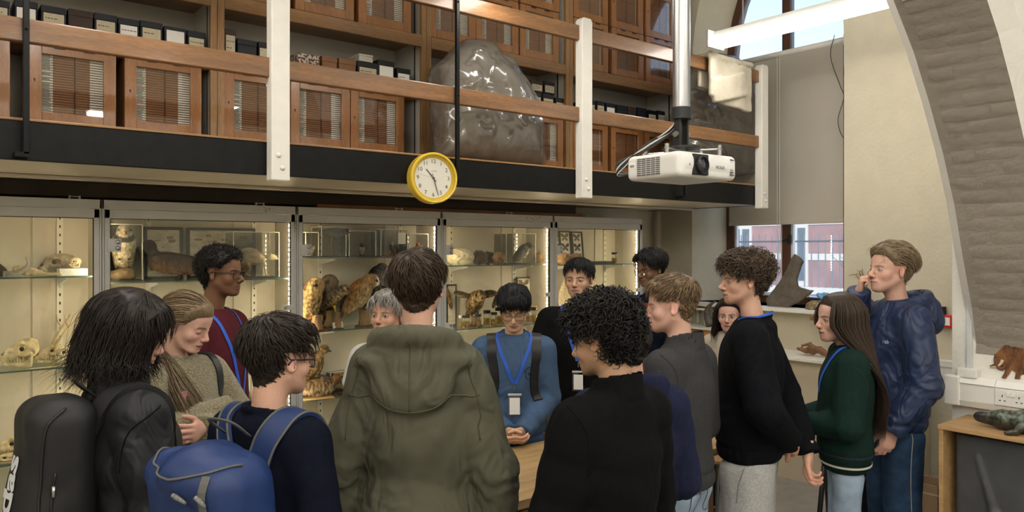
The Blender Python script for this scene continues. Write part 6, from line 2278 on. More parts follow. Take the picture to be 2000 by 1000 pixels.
def paint_head(v, skin, lips, brow, iris=(.03, .018, .01), lid=0.0, blush=(.10, .02, .02), stub=0.0, hairc=None, fade=None, brow_w=1.0, gaze=(0.0, 0.0)):
    c = np.tile(np.array(skin), (len(v), 1))
    x, y, z = v.T
    ay = np.abs(y)
    # warm nose, cheeks, ears
    w = np.exp(-(((x - .10) / .02) ** 2 + (y / .016) ** 2 + ((z + .034) / .016) ** 2)) + .8 * np.exp(-(((x - .06) / .03) ** 2 + ((ay - .046) / .018) ** 2 + ((z + .036) / .02) ** 2)) + .9 * (ay > .070) * (np.abs(x + .008) < .03) * (np.abs(z + .006) < .04)
    c = c + np.array(blush) * np.clip(w, 0, 1)[:, None]
    # lips
    lw = np.clip(1.4 - np.sqrt((ay / .0225) ** 2 + ((z + .0655) / (.0085 * np.clip(1.1 - ay / .03, .3, 1))) ** 2), 0, 1) * (x > .07)
    lw = np.clip(lw * 2, 0, 1)
    c = c * (1 - lw)[:, None] + np.array(lips) * lw[:, None]
    line = (np.abs(z + .0652) < .0022) & (ay < .0235) & (x > .075)
    c[line] = np.array(lips) * .35
    # nostrils
    no = (np.abs(z + .0435) < .004) & (np.abs(ay - .0062) < .0045) & (x > .092)
    c[no] = np.array(skin) * .25
    # brows
    bz = .0165 - .0035 * ((ay - .030) / .018) ** 2
    bw = np.clip(1.25 - np.abs(z - bz) / (.0042 * brow_w), 0, 1) * ((ay > .010) & (ay < .050)) * (x > .05)
    c = c * (1 - bw * .85)[:, None] + np.array(brow) * (bw * .85)[:, None]
    # eyes
    ex = (ay - .032) / .0145
    ez0 = -.0035
    up = .0062 * np.sqrt(np.clip(1 - ex ** 2, 0, 1)) * (1 - lid)
    dn = -.0055 * np.sqrt(np.clip(1 - ex ** 2, 0, 1))
    lidz = ez0 + up - (.0055 * lid)
    inside = (np.abs(ex) < 1) & (z < lidz) & (z > ez0 + dn) & (x > .055)
    c[inside] = (.46, .43, .40)
    ir = np.hypot(y - np.sign(y) * .032 - gaze[0], z - ez0 - gaze[1]) < .0058
    c[inside & ir] = iris
    lash = (np.abs(ex) < 1.08) & (np.abs(z - lidz) < .0019) & (x > .05)
    c[lash] = np.array(brow) * .5 + np.array(skin) * .1
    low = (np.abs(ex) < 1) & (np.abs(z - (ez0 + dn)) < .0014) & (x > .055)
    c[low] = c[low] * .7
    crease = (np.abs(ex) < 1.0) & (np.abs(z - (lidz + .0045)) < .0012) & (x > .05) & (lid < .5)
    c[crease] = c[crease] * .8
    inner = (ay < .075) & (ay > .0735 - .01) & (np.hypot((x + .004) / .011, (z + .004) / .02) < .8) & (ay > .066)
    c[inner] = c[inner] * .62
    if stub:
        sw = np.clip((-.040 - z) / .02, 0, 1) * np.clip((x - .0) / .03, 0, 1) * (z > -.125) * (1 - lw) * stub
        mus = np.exp(-(((z + .052) / .006) ** 2)) * (ay < .028) * (x > .08) * stub * (1 - lw)
        sw = np.maximum(sw * .6, mus)
        c = c * (1 - sw)[:, None] + np.array(brow) * 1.2 * sw[:, None]
    m = scalp_mask(v)
    if hairc is not None:
        w = np.clip(m / .010 + .3, 0, 1) * (1 - .0)
        ear = (ay > .071) & (np.abs(x + .008) < .028) & (np.abs(z + .006) < .036)
        w = np.where(ear, 0, w)
        if fade is not None:
            w = w * np.clip((z - fade[0]) / (fade[1] - fade[0]), fade[2], 1)
        c = c * (1 - w)[:, None] + np.array(hairc) * w[:, None]
    return np.clip(c, 0, 1)


def vnormals(v, q):
    n = np.zeros_like(v)
    fn = np.cross(v[q[:, 2]] - v[q[:, 0]], v[q[:, 3]] - v[q[:, 1]])
    for i in range(4):
        np.add.at(n, q[:, i], fn)
    return n / (np.linalg.norm(n, axis=1)[:, None] + 1e-12)


def skin_mat(name, tone):
    return M(name, tone, .55, attr='Col', noise=(140, .07, 2), bump=(300, .12), spec=.35)


m_skin = skin_mat('skin', (.6, .4, .3))
m_skin.node_tree.nodes['Principled BSDF'].inputs['Subsurface Weight'].default_value = 0.08
m_skin.node_tree.nodes['Principled BSDF'].inputs['Subsurface Radius'].default_value = (.012, .005, .003)


def hair_mat(name, col, rough=.46):
    m = M(name, col, rough, attr='Col', noise=(120, .35, 2), spec=.3)
    return m


m_hair = hair_mat('hair strands', (.1, .06, .03))


# --- hands ------------------------------------------------------------------
def hand_geo(curl=(20, 25, 28, 32), thumb=25, spread=4, h=.0042, scale=1.0, thumb_in=20, bend=None):
    """Right-handed local hand: wrist at origin, fingers +X, palm facing -Z, thumb towards +Y."""
    fl = [(.078, .045), (.086, .050), (.079, .046), (.062, .036)]
    base = [(.088, .026, .002), (.092, .007, .004), (.088, -.012, .003), (.078, -.029, .0)]
    chains = []
    for i in range(4):
        ang = 0.0
        d = math.radians((1.5 - i) * spread)
        p = np.array(base[i])
        pts = [p.copy()]
        for k, ln in enumerate((.043, .026, .021)):
            ln = ln * fl[i][0] / .082
            ang += math.radians(curl[i] * (1.0 if k == 0 else 1.25))
            p = p + np.array([math.cos(ang) * math.cos(d), math.sin(d), -math.sin(ang)]) * ln
            pts.append(p.copy())
        chains.append(pts)
    a0, a1 = math.radians(thumb + 20), math.radians(thumb)
    ti = math.radians(thumb_in)
    t0 = np.array([.022, .022, -.006])
    t1 = t0 + np.array([math.cos(a0), math.sin(a0) * math.cos(ti), -math.sin(ti) * .6]) * .040
    t2 = t1 + np.array([math.cos(a1), math.sin(a1) * .8, -math.sin(ti)]) * .031
    t3 = t2 + np.array([math.cos(a1 * .6), math.sin(a1 * .6) * .7, -math.sin(ti)]) * .025

    def f(P):
        d = ell(P, (.048, .0, .0), (.052, .040, .0145))
        d = smin(d, ell(P, (.075, 0, .002), (.026, .041, .0125)), .012)
        d = smin(d, cap(P, (-.05, 0, 0), (.012, 0, 0), .024, .0235), .02)
        d = smin(d, ell(P, (.035, .020, -.008), (.030, .016, .013)), .012)
        d = smin(d, ell(P, (.035, -.022, -.007), (.032, .012, .011)), .010)
        for i, pts in enumerate(chains):
            r = [.0098, .0090, .0082, .0066] if i < 3 else [.0085, .0078, .007, .0056]
            e = chain(P, [tuple(b) for b in pts], r)
            kn = ell(P, tuple(pts[1]), (.0098, .0094, .0094) if i < 3 else (.0082,) * 3)
            d = smin(d, smin(e, kn, .003), .0055)
        d = smin(d, chain(P, [tuple(t0), tuple(t1), tuple(t2), tuple(t3)], [.014, .0115, .0105, .0078]), .009)
        return d
    v, q = surf_nets(f, (-.06, -.065, -.10), (.20, .095, .035), h)
    return v * scale, q, chains


HANDS = {}


def place_hand(wrist, direction, palm, side, curl=(20, 25, 28, 32), thumb=25, scale=1.0, spread=4, thumb_in=20, h=.0045):
    """Hand vertices in body space; side +1 = left hand."""
    key = (tuple(curl), thumb, spread, thumb_in, h)
    if key not in HANDS:
        HANDS[key] = hand_geo(curl, thumb, spread, h, 1.0, thumb_in)[:2]
    v, q = HANDS[key]
    v = v.copy() * scale
    x = np.array(direction, float)
    x /= np.linalg.norm(x)
    z = -np.array(palm, float)
    z = z - x * np.dot(z, x)
    z /= np.linalg.norm(z)
    y = np.cross(z, x)
    if side > 0:            # mirror for the left hand: thumb side flips
        v[:, 1] *= -1
        q = q[:, ::-1]
    return np.array(wrist) + v[:, :1] * x + v[:, 1:2] * y + v[:, 2:3] * z, q


# --- figures ----------------------------------------------------------------
VIEW_ANG = math.degrees(math.atan2(FWD[1], FWD[0]))


HC0 = np.array([-.014, 0, .022])
HR0 = np.array([.100, .080, .092])


class Person:
    def __init__(s, label, head_px, depth, face, body=None, pitch=0, roll=0, fem=0.0, lean=0, build=1.0, width=1.0, head_scale=1.0, hx=0.0, seat=0.0):
        s.c = at(head_px[0], head_px[1], d=depth)
        s.H = s.c[2] - FLOOR + .118 + seat
        s.s = s.H / 1.75
        s.face, s.body = face, face if body is None else body
        s.pitch, s.roll, s.fem, s.lean, s.build, s.width, s.hs = pitch, roll, fem, lean, build, width, head_scale
        # head centre in body space: neck base sits at z=1.49 (for 1.75 m)
        l = math.radians(lean)
        nb = np.array([-.02, 0, 1.475]) * s.s
        nb = s.leanp(nb[None])[0]
        s.nb = nb
        s.hc = np.array([nb[0] + .055 + hx, 0, s.H - .118])
        a = math.radians(s.body)
        off = np.array([s.hc[0] * math.cos(a), s.hc[0] * math.sin(a), 0])
        s.loc = np.array([s.c[0], s.c[1], FLOOR - seat]) - off
        s.t = thing('person', label, 'person', s.loc, a)
        s.coll = []

    def leanp(s, p):
        """Forward lean of everything above the hips."""
        if not s.lean:
            return p
        zh = .95 * s.s
        l = math.radians(s.lean)
        w = np.clip((p[:, 2] - zh) / (.25 * s.s), 0, 1) * l
        q = p.copy()
        dz = np.maximum(p[:, 2] - zh, 0)
        q[:, 0] = p[:, 0] * np.cos(w) + dz * np.sin(w)
        q[:, 2] = p[:, 2] - dz * (1 - np.cos(w)) - p[:, 0] * np.sin(w) * (dz > 0)
        return q

    # head orientation helpers
    def head_R(s):
        return np.array((Matrix.Rotation(math.radians(s.face - s.body), 3, 'Z') @ Matrix.Rotation(math.radians(s.pitch), 3, 'Y') @ Matrix.Rotation(math.radians(s.roll), 3, 'X')))

    def head_xf(s, v):
        """Head-local to body space with the neck blended into the shoulders."""
        R = s.head_R() * s.hs
        w = np.clip((v[:, 2] + .185) / .12, 0, 1)
        w = w * w * (3 - 2 * w)
        rot = v @ R.T + s.hc
        still = v * s.hs * np.array([1, 1, 1.0]) + s.hc
        # lower neck follows the neck base
        sh = np.clip((-.10 - v[:, 2]) / .1, 0, 1)
        still[:, 0] += (s.nb[0] - (s.hc[0] - .045 * s.hs)) * sh
        return rot * w[:, None] + still * (1 - w)[:, None]

    def head(s, skin, lips=None, brow=(.03, .02, .015), h=.0029, warp=None, **k):
        v, q = head_mesh(s.fem, h)
        col = paint_head(v, skin, lips or tuple(np.array(skin) * np.array([.85, .55, .55])), brow, **k)
        s.hv0, s.hq = v.copy(), q
        s.hn0 = vnormals(v, q)
        w = v.copy()
        w[:, 1] *= s.width
        if warp:
            w = warp(w)
        s.skin = skin
        s.hw = w
        s.parts_v = [s.head_xf(w)]
        s.parts_q = [q]
        s.parts_c = [col]

    def sk(s, *pts):
        return [tuple(np.array(p) * s.s) for p in pts]

    def arm(s, side, elbow, wrist, skin_from=0.0, hand=None, h=.008):
        """Bare arm and hand (side +1 left). Points in units of a 1.75 m body."""
        sh = np.array([-.01, side * .165 * s.width, 1.40]) * s.s
        e, w = np.array(elbow) * s.s, np.array(wrist) * s.s
        k = s.build

        def f(P):
            d = chain(P, [tuple(sh), tuple(sh * .5 + e * .5), tuple(e)], [.048 * k, .043 * k, .036 * k])
            return smin(d, chain(P, [tuple(e), tuple(e * .7 + w * .3), tuple(w)], [.036 * k, .039 * k, .0245]), .02)
        lo = np.minimum(np.minimum(sh, e), w) - .07
        hi = np.maximum(np.maximum(sh, e), w) + .07
        v, q = surf_nets(f, lo, hi, h)
        s.parts_v.append(s.leanp(v))
        s.parts_q.append(q)
        s.parts_c.append(np.tile(np.array(s.skin), (len(v), 1)))
        if hand is not None:
            hk = dict(hand)
            d = hk.pop('dir', None)
            if d is None:
                d = w - e
            hv, hq = place_hand(w, d, hk.pop('palm'), side, scale=s.s * hk.pop('scale', .98), **hk)
            s.parts_v.append(s.leanp(hv))
            s.parts_q.append(hq)
            c = np.tile(np.array(s.skin), (len(hv), 1))
            tipw = np.clip(np.linalg.norm(hv - w, axis=1) / .18, 0, 1)
            c = c + np.array([.07, -.0, .0]) * tipw[:, None]
            s.parts_c.append(np.clip(c, 0, 1))

    def finish_body(s):
        """Under-body, then everything joined into the one body mesh."""
        k = s.s

        def f(P):
            d = ell(P, (0, 0, 1.25 * k), (.095 * k, .145 * k * s.width, .22 * k))
            d = smin(d, ell(P, (0, 0, .97 * k), (.095 * k, .145 * k, .15 * k)), .08)
            for sd in (-1, 1):
                d = smin(d, chain(P, s.sk((0, sd * .085, .93), (.01, sd * .09, .50), (-.01, sd * .09, .09)), [.07 * k, .045 * k, .032 * k]), .03)
            return d
        v, q = surf_nets(f, (-.2 * k, -.25 * k, .04), (.2 * k, .25 * k, 1.5 * k), .022)
        s.parts_v.append(s.leanp(v))
        s.parts_q.append(q)
        s.parts_c.append(np.tile(np.array(s.skin), (len(v), 1)))
        o = 0
        qs = []
        for v, q in zip(s.parts_v, s.parts_q):
            qs.append(q + o)
            o += len(v)
        s.bodyob = link_mesh('body', np.concatenate(s.parts_v), np.concatenate(qs), m_skin, s.t, True, colors=np.concatenate(s.parts_c))

    def top(s, name, mat, ease=.012, sleeves='long', arms=None, hem=.88, neck_r=.062, collar='crew', fold=.005, ffreq=(7., 7., 16.), seed=1, h=.0095, shoulder_w=1.0, belly=0.0, hem_band=True, extra=None, cuff=True, hemc=None, chest=0.0, flare=0.0):
        """The upper garment as one surface. arms: {side: (elbow, wrist)}."""
        k, e, b = s.s, ease, s.build
        wd = s.width
        s.arms = arms
        s.hem = hem

        def f0(P):
            x, y, z = P
            d = ell(P, (-.004 * k, 0, 1.255 * k), ((.108 * b + e + chest) * k, (.158 * b * wd + e) * k, .225 * k))
            d = smin(d, cap(P, (-.015 * k, -.125 * k * wd * shoulder_w, 1.398 * k), (-.015 * k, .125 * k * wd * shoulder_w, 1.398 * k), (.056 + e * .6) * k), .05)
            d = smin(d, ell(P, (.008 * k, 0, 1.06 * k), ((.100 * b + e + belly) * k, (.148 * b + e) * k, .19 * k)), .06)
            d = smin(d, ell(P, (0, 0, .93 * k), ((.108 * b + e + flare) * k, (.160 * b + e + flare) * k, .16 * k)), .06)
            d = smin(d, ell(P, (-.028 * k, 0, 1.445 * k), ((.070 + e * .4) * k, (.095 + e * .4) * k, .045 * k)), .05)
            return d

        def sleeve(P):
            out = None
            for sd, (el, wr) in arms.items():
                sh = np.array([-.012, sd * .160 * wd * shoulder_w, 1.395]) * k
                el_, wr_ = np.array(el) * k, np.array(wr) * k
                r0, r1, r2 = (.055 * b + e) * k, (.043 * b + e) * k, (.034 + e * .75) * k
                if sleeves == 'short':
                    m = sh * .42 + el_ * .58
                    a = chain(P, [tuple(sh), tuple(m)], [r0, (.052 * b + e * 1.4) * k])
                    ax_ = (el_ - sh) / np.linalg.norm(el_ - sh)
                    a = smax(a, (P[0] - m[0]) * ax_[0] + (P[1] - m[1]) * ax_[1] + (P[2] - m[2]) * ax_[2], .006)
                else:
                    mid = sh * .5 + el_ * .5
                    a = chain(P, [tuple(sh), tuple(mid), tuple(el_)], [r0, (r0 + r1) * .5, r1])
                    a = smin(a, chain(P, [tuple(el_), tuple(el_ * .45 + wr_ * .55), tuple(wr_)], [r1, (r1 * .5 + r2 * .5), r2]), .02)
                    # bunched folds round the elbow and forearm
                    ax_ = (wr_ - el_) / np.linalg.norm(wr_ - el_)
                    tt = (P[0] - el_[0]) * ax_[0] + (P[1] - el_[1]) * ax_[1] + (P[2] - el_[2]) * ax_[2]
                    tot = np.linalg.norm(wr_ - el_)
                    msk = np.exp(-((tt - tot * .05) / .08) ** 2) + .8 * np.exp(-((tt - tot * .8) / .07) ** 2)
                    a = a + fold * .34 * msk * np.sin(tt * 105 + 2.8 * np.sin(P[0] * 34 + P[1] * 29 + P[2] * 21 + seed))
                    if cuff:
                        cu = cap(P, tuple(wr_ - ax_ * .05), tuple(wr_ + ax_ * .004), r2 * .98 + .001, r2 * .90)
                        a = smin(a, cu, .006)
                    a = smax(a, tt - tot - .012, .006)
                out = a if out is None else np.minimum(out, a)
            return out

        def f(P, fine=True):
            d = f0(P)
            if arms:
                d = smin(d, sleeve(P), .028 if sleeves == 'long' else .035)
            d = d + fold * folds(P, np.array(ffreq) / k, seed) * np.clip((1.46 * k - P[2]) / .12, .15, 1)
            d = smax(d, hem * k - P[2], .012)
            if hem_band:
                zb = np.abs(P[2] - (hem + .03) * k)
                band = np.where(zb < .032 * k, .0, .008)
                d = d + .008 * np.exp(-((P[2] - (hem + .062) * k) / .010) ** 2)
            d = smax(d, -cap(P, (-.03 * k, 0, 1.43 * k), (-.015 * k, 0, 1.58 * k), neck_r * k * .82, neck_r * k * 1.05), .008)
            if collar in ('crew', 'tee'):
                r = neck_r * k
                zc = (1.472 if collar == 'crew' else 1.468) * k - .35 * (P[0] + .028 * k)
                rr = np.sqrt(((P[0] + .028 * k)) ** 2 + (P[1] * .96) ** 2)
                tor = np.sqrt((rr - r * 1.0) ** 2 + ((P[2] - zc) * .62) ** 2) - .0085
                d = smin(d, tor, .006)
            elif collar in ('stand', 'zip'):
                r = neck_r * k
                hgt = .030 if collar == 'stand' else .042
                zc = 1.488 * k - .30 * (P[0] + .028 * k)
                rr = np.sqrt(((P[0] + .028 * k)) ** 2 + (P[1] * .96) ** 2)
                lean_ = (P[2] - zc) * .12
                tor = np.maximum(np.abs(rr - r * 1.06 + lean_) - .006, np.abs(P[2] - zc) - hgt)
                d = smin(d, tor, .014)
            if extra is not None:
                d = extra(P, d, k)
            return d
        s.f_top = f
        lo, hi = np.array([-.22, -.30, hem - .03]) * k, np.array([.22, .30, 1.54]) * k
        for sd, (el, wr) in (arms or {}).items():
            for p in ((el, wr) if sleeves == 'long' else (el,)):
                lo = np.minimum(lo, np.array(p) * k - .115)
                hi = np.maximum(hi, np.array(p) * k + .115)
        if extra is not None:
            lo[0] -= .14
            hi[2] += .05
        v, q = surf_nets(f, lo, hi, h)
        s.top_ob = link_mesh(name, s.leanp(v), q, mat, s.t, True)
        return s.top_ob

    def trousers(s, mat, ease=.012, top_z=.98, name='trousers', fold=.004, seed=2, h=.018, baggy=0.0, shoes=True, stance=1.0):
        k, e, b = s.s, ease, s.build

        def f(P):
            d = ell(P, (-.005 * k, 0, .93 * k), ((.092 * b + min(e, .010)) * k, (.140 * b + min(e, .010)) * k, .12 * k))
            for sd in (-1, 1):
                d = smin(d, chain(P, s.sk((0, sd * .082, .90), (.012, sd * .092 * stance, .50), (-.012, sd * .095 * stance, .09)), [(.078 * b + e) * k, (.055 + e + baggy) * k, (.045 + e + baggy) * k]), .018)
                d = smin(d, ell(P, (-.055 * k, sd * .06 * k, .90 * k), (.062 * k, .07 * k, .085 * k)), .03)
            d = d + fold * folds(P, np.array([8., 8., 18.]), seed) * np.clip((.95 * k - P[2]) / .1, .2, 1)
            d = d + .024 * np.clip((P[2] - (s.hem - .015) * k) / .03, 0, 1)
            d = smax(d, P[2] - top_z * k, .008)
            return smax(d, .075 * k - P[2], .008)
        s.f_tr = f
        v, q = surf_nets(f, np.array([-.2, -.26, .05]) * k, np.array([.2, .26, top_z + .02]) * k, h)
        o = link_mesh(name, s.leanp(v), q, mat, s.t, True)
        if shoes:
            for sd in (-1, 1):
                def g(P):
                    d = cap(P, (-.04 * k, sd * .095 * stance * k, .05), (.13 * k, sd * .105 * stance * k, .035), .042, .036)
                    d = smin(d, cap(P, (-.04 * k, sd * .095 * stance * k, .05), (-.03 * k, sd * .095 * stance * k, .11), .042, .045), .03)
                    return smax(d, -P[2] + .002, .006)
                sdf_obj('shoe', g, (-.12, sd * .1 * k * stance - .1, -.01), (.22, sd * .1 * k * stance + .1, .17), .018, M('dark shoe', (.03, .03, .032), .5), s.t)
        return o

    def on(s, f, pts, off=.004, n=None, smooth=True):
        """Points in 1.75 m body units, dropped onto a garment surface."""
        p = np.array(pts, float) * s.s
        if n:
            p = spline(p, n) if smooth else resample(p, n)
        p, g = project(f, p, off)
        return p, g

    def strap(s, name, mat, pts, width=.02, thick=.003, n=24, off=.003, parent=None, f=None):
        p, g = s.on(f or s.f_top, pts, off, n)
        mb = MB()
        ribbon(mb, s.leanp(p), g, width, thick)
        return mb.build(name, mat, parent or s.t, smooth=True, auto=50)

    def seam(s, pts, mat, r=.0022, n=24, name='seam', f=None, off=.0):
        p, g = s.on(f or s.f_top, pts, off, n)
        return MB().tube(s.leanp(p), r, 5).build(name, mat, s.t, smooth=True)

    # --- hair -------------------------------------------------------------
    def cap_hair(s, col, thick, drop=0.0, name='hair', var=.25, noise=.004, nf=60, seed=1, fade=.02, keep=None):
        """Shell of hair grown off the scalp."""
        v, n = s.hv0, s.hn0
        m = scalp_mask(v, drop)
        ear = (np.abs(v[:, 1]) > .0715) & (np.abs(v[:, 0] + .006) < .028) & (np.abs(v[:, 2] + .006) < .037)
        m = np.where(ear, -1, m)
        if keep is not None:
            m = np.where(keep(v), m, -1)
        ok = (m > 0)[s.hq].all(1)
        q = s.hq[ok]
        used, inv = np.unique(q, return_inverse=True)
        q = inv.reshape(q.shape)
        w, nn, mm = s.hw[used], n[used], m[used]
        th = thick(v[used]) if callable(thick) else np.full(len(used), thick)
        g = th * np.clip(mm / fade, .06, 1) ** .7
        nz = vfbm(w, nf, seed, 3)
        out = w + nn * (g + noise * nz * np.clip(mm / fade, 0, 1))[:, None]
        s.cap_v, s.cap_n, s.cap_m = out, nn, mm
        c = np.array(col) * (1 + var * np.clip(nz, -1, 1))[:, None] * .8
        s.hair_v, s.hair_q, s.hair_c = [out], [q], [np.clip(c, 0, 1)]
        s.hair_nv = len(out)
        s.hair_col = col

    def locks(s, count, length, flow, width=.006, seg=7, lift=.3, grav=0.0, curl=(0, 0), seed=1, var=.35, sel=None, jit=.25, body=True, tint=None, flat=.5, rad=None, lenvar=.25):
        """Tapered locks from the cap; flow(p, n) gives a head-space direction."""
        g = np.random.default_rng(seed)
        idx = np.arange(len(s.cap_v))
        if sel is not None:
            idx = idx[sel(s.cap_v)]
        pk = g.choice(idx, count)
        p = s.cap_v[pk] + g.normal(size=(count, 3)) * .0015 - s.cap_n[pk] * .003
        n0 = s.cap_n[pk]
        R = s.head_R()
        # work in body space so that gravity and shoulders are right
        L = (length(s.cap_v[pk]) if callable(length) else np.full(count, length)) * (1 + g.uniform(-lenvar, lenvar, count))
        step = L / seg
        off = g.normal(size=(count, 3)) * jit
        ph = g.uniform(0, 6.28, count)
        world_down = R.T @ np.array([0, 0, -1.0])
        pts = [p.copy()]
        d = None
        for k in range(seg):
            nn = p / np.array([.1, .08, .09]) ** 2
            nn /= np.linalg.norm(nn, axis=1)[:, None] + 1e-9
            fl = flow(p, nn)
            fl = fl + off
            fl = fl - nn * np.sum(fl * nn, 1)[:, None]
            fl /= np.linalg.norm(fl, axis=1)[:, None] + 1e-9
            hh = np.linalg.norm((p - HC0) / HR0, axis=1)
            if k == 0:
                tgt = hh + lift * .10 * g.uniform(.4, 1.3, count)
            pull = np.clip((tgt - hh) * 9, -1.1, .9) * np.clip((p[:, 2] + .11) / .04, 0, 1)
            nd = fl + nn * pull[:, None] + world_down * grav * (k / seg + .3)
            nd /= np.linalg.norm(nd, axis=1)[:, None] + 1e-9
            d = nd if d is None else d * .35 + nd * .65
            p = p + d * step[:, None]
            # keep off the skull
            c0 = np.array([-.014, 0, .022])
            rr = np.array([.103, .083, .095]) if rad is None else np.array(rad)
            u = (p - c0) / rr
            ul = np.linalg.norm(u, axis=1)
            ins = (ul < 1) & (p[:, 2] > -.075)
            p = np.where(ins[:, None], c0 + u / np.maximum(ul, .3)[:, None] * rr, p)
            pts.append(p.copy())
        P = np.stack(pts, 1)                        # count, seg+1, 3
        if curl[0]:
            T = np.gradient(P, axis=1)
            T /= np.linalg.norm(T, axis=2)[:, :, None] + 1e-9
            a = np.cross(T, np.array([.3, .5, .81]))
            a /= np.linalg.norm(a, axis=2)[:, :, None] + 1e-9
            b = np.cross(T, a)
            t = np.linspace(0, 1, seg + 1)[None, :]
            an = ph[:, None] + t * curl[1] * 2 * PI * (1 + g.uniform(-.3, .3, (count, 1)))
            P = P + (a * np.cos(an)[:, :, None] + b * np.sin(an)[:, :, None]) * curl[0] * np.minimum(1, t * 3)[:, :, None]
        s._emit(P, n0, width, flat, seed, var, tint)

    def _emit(s, P, n0, width, flat, seed, var, tint):
        g = np.random.default_rng(seed + 77)
        count, m = P.shape[:2]
        T = np.gradient(P, axis=1)
        T /= np.linalg.norm(T, axis=2)[:, :, None] + 1e-9
        nn = (P - np.array([-.014, 0, .0])) / np.array([.1, .08, .12]) ** 2
        nn = nn - T * np.sum(nn * T, 2)[:, :, None]
        nn /= np.linalg.norm(nn, axis=2)[:, :, None] + 1e-9
        S = np.cross(T, nn)
        t = np.linspace(0, 1, m)
        prof = np.minimum(1, .55 + 1.2 * t) * np.clip((1.0 - t) * 2.6, .06, 1)
        w = width * prof[None, :, None] * (1 + g.uniform(-.35, .35, (count, 1, 1))) * .5
        ring = np.stack([P + S * w - nn * w * flat * .4, P + nn * w * flat, P - S * w - nn * w * flat * .4], 2)       # count, m, 3, 3
        V = ring.reshape(-1, 3)
        base = (np.arange(count) * m * 3)[:, None, None]
        i = np.arange(m - 1)[None, :, None] * 3
        j = np.arange(3)[None, None, :]
        jn = (j + 1) % 3
        q = np.stack([base + i + j, base + i + jn, base + i + 3 + jn, base + i + 3 + j], -1).reshape(-1, 4)
        c = np.array(s.hair_col if tint is None else tint) * (1 + g.uniform(-var, var, (count, 1)))
        c = np.repeat(c, m * 3, axis=0)
        s.hair_v.append(V)
        s.hair_q.append(q + s.hair_nv)
        s.hair_c.append(np.clip(c, 0, 1))
        s.hair_nv += len(V)

    def free_locks(s, curves, width=.01, flat=.5, seed=1, var=.3, tint=None):
        """Locks given directly as (N, m, 3) curves in body space."""
        R = s.head_R() * s.hs
        P = (np.array(curves) - s.hc) @ np.linalg.inv(R).T
        s._emit(P, None, width, flat, seed, var, tint)

    def hang_hair(s, n, zend, seed, width=.0065, amax=2.35, wave=.0, spread=1.0, back=-.155, var=.3, flick=0.0, vol=1.0, cnt=16, shift=0.0):
        """Long hair parted on the crown, falling past the head to zend (body units)."""
        g = np.random.default_rng(seed)
        R = s.head_R()
        k = s.s
        out = []
        for i in range(n):
            a = g.uniform(-amax, amax)
            lay = g.uniform(0, 1) ** .7
            sx, sy = -math.cos(a), math.sin(a)
            top_ = np.array([.035 - .06 * abs(a) / amax, .012 * np.sign(a), .113 + .006 * lay])
            r = (.098 + .024 * lay * vol)
            br_ = np.array([-.014 + sx * .062, sy * .052, .106 + .004 * lay])
            q1 = np.array([-.014 + sx * r * 1.05, sy * r * .88, .045])
            q2 = np.array([-.020 + sx * r * 1.07, sy * r * .90, -.055])
            hp = (np.stack([top_, br_, q1, q2]) @ R.T) * s.hs + s.hc
            b = hp[-1]
            ze = g.uniform(*zend) * k
            if zend[0] > 1.3:                       # shoulder length: hang straight with a flick
                m = np.array([b[0] + (b[0] - s.hc[0]) * .10, b[1] * (1 + .12), (b[2] + ze) / 2]) + g.normal(0, .006, 3)
                e = np.array([b[0] + (b[0] - s.hc[0]) * (.12 + flick * g.uniform(-1, 1.3)), b[1] * (1 + .1 + flick * g.uniform(-1, 1.2)), ze]) + g.normal(0, .009, 3)
                c = spline(np.vstack([hp, m, e]), cnt)
            else:
                ty = np.clip(b[1] * 1.25 * spread, -.17, .17) + shift
                tx = back - .022 * lay
                e1 = np.array([b[0] * .35 + tx * .65, b[1] * .6 + ty * .4, 1.40 * k])
                e2 = np.array([tx - .01, ty, 1.24 * k])
                e3 = np.array([tx + .005, ty * .97, ze + .10 * k * abs(a) / amax])
                c = spline(np.vstack([hp, e1, e2, e3]), cnt)
            if wave:
                t = np.linspace(0, 1, cnt)
                ph = g.uniform(0, 6.28, 2)
                am = wave * np.clip(t * 1.6 - .25, 0, 1)
                c[:, 0] += am * np.sin(t * 11 + ph[0])
                c[:, 1] += am * np.sin(t * 10 + ph[1])
            out.append(c)
        s.free_locks(out, width, flat=.45, seed=seed + 1, var=var)

    def finish_hair(s, name='hair', mat=None):
        R = s.head_R() * s.hs
        v = np.concatenate(s.hair_v) @ R.T + s.hc
        return link_mesh(name, v, np.concatenate(s.hair_q), mat or m_hair, s.t, True, colors=np.concatenate(s.hair_c))

    def hp(s, pts):
        """Head-space points to body space."""
        return np.array(pts) @ (s.head_R() * s.hs).T + s.hc

    def glasses(s, mat, shape='rect', w=.026, h=.019, tilt=0, z0=-.006, r=.0016):
        o = []
        for sd in (-1, 1):
            cy = sd * .032
            ring = []
            for i in range(25):
                a = 2 * PI * i / 24
                if shape == 'round':
                    y, z = math.cos(a) * w, math.sin(a) * h
                else:
                    y = math.copysign(abs(math.cos(a)) ** .45, math.cos(a)) * w
                    z = math.copysign(abs(math.sin(a)) ** .5, math.sin(a)) * h
                ring.append((.101 - abs(cy + y) ** 2 * 3.0, (cy + y), z0 + z))
            ring = [(x, y * s.width, z) for x, y, z in ring]
            rim = MB().tube(s.hp(ring), r, 6)
            o.append(rim)
        fr_ = MB()
        for rm in o:
            fr_.add(rm.v, rm.f)
        fr_.tube(s.hp([(.098, -.008, z0 + .004), (.104, 0, z0 + .007), (.098, .008, z0 + .004)]), r, 6)
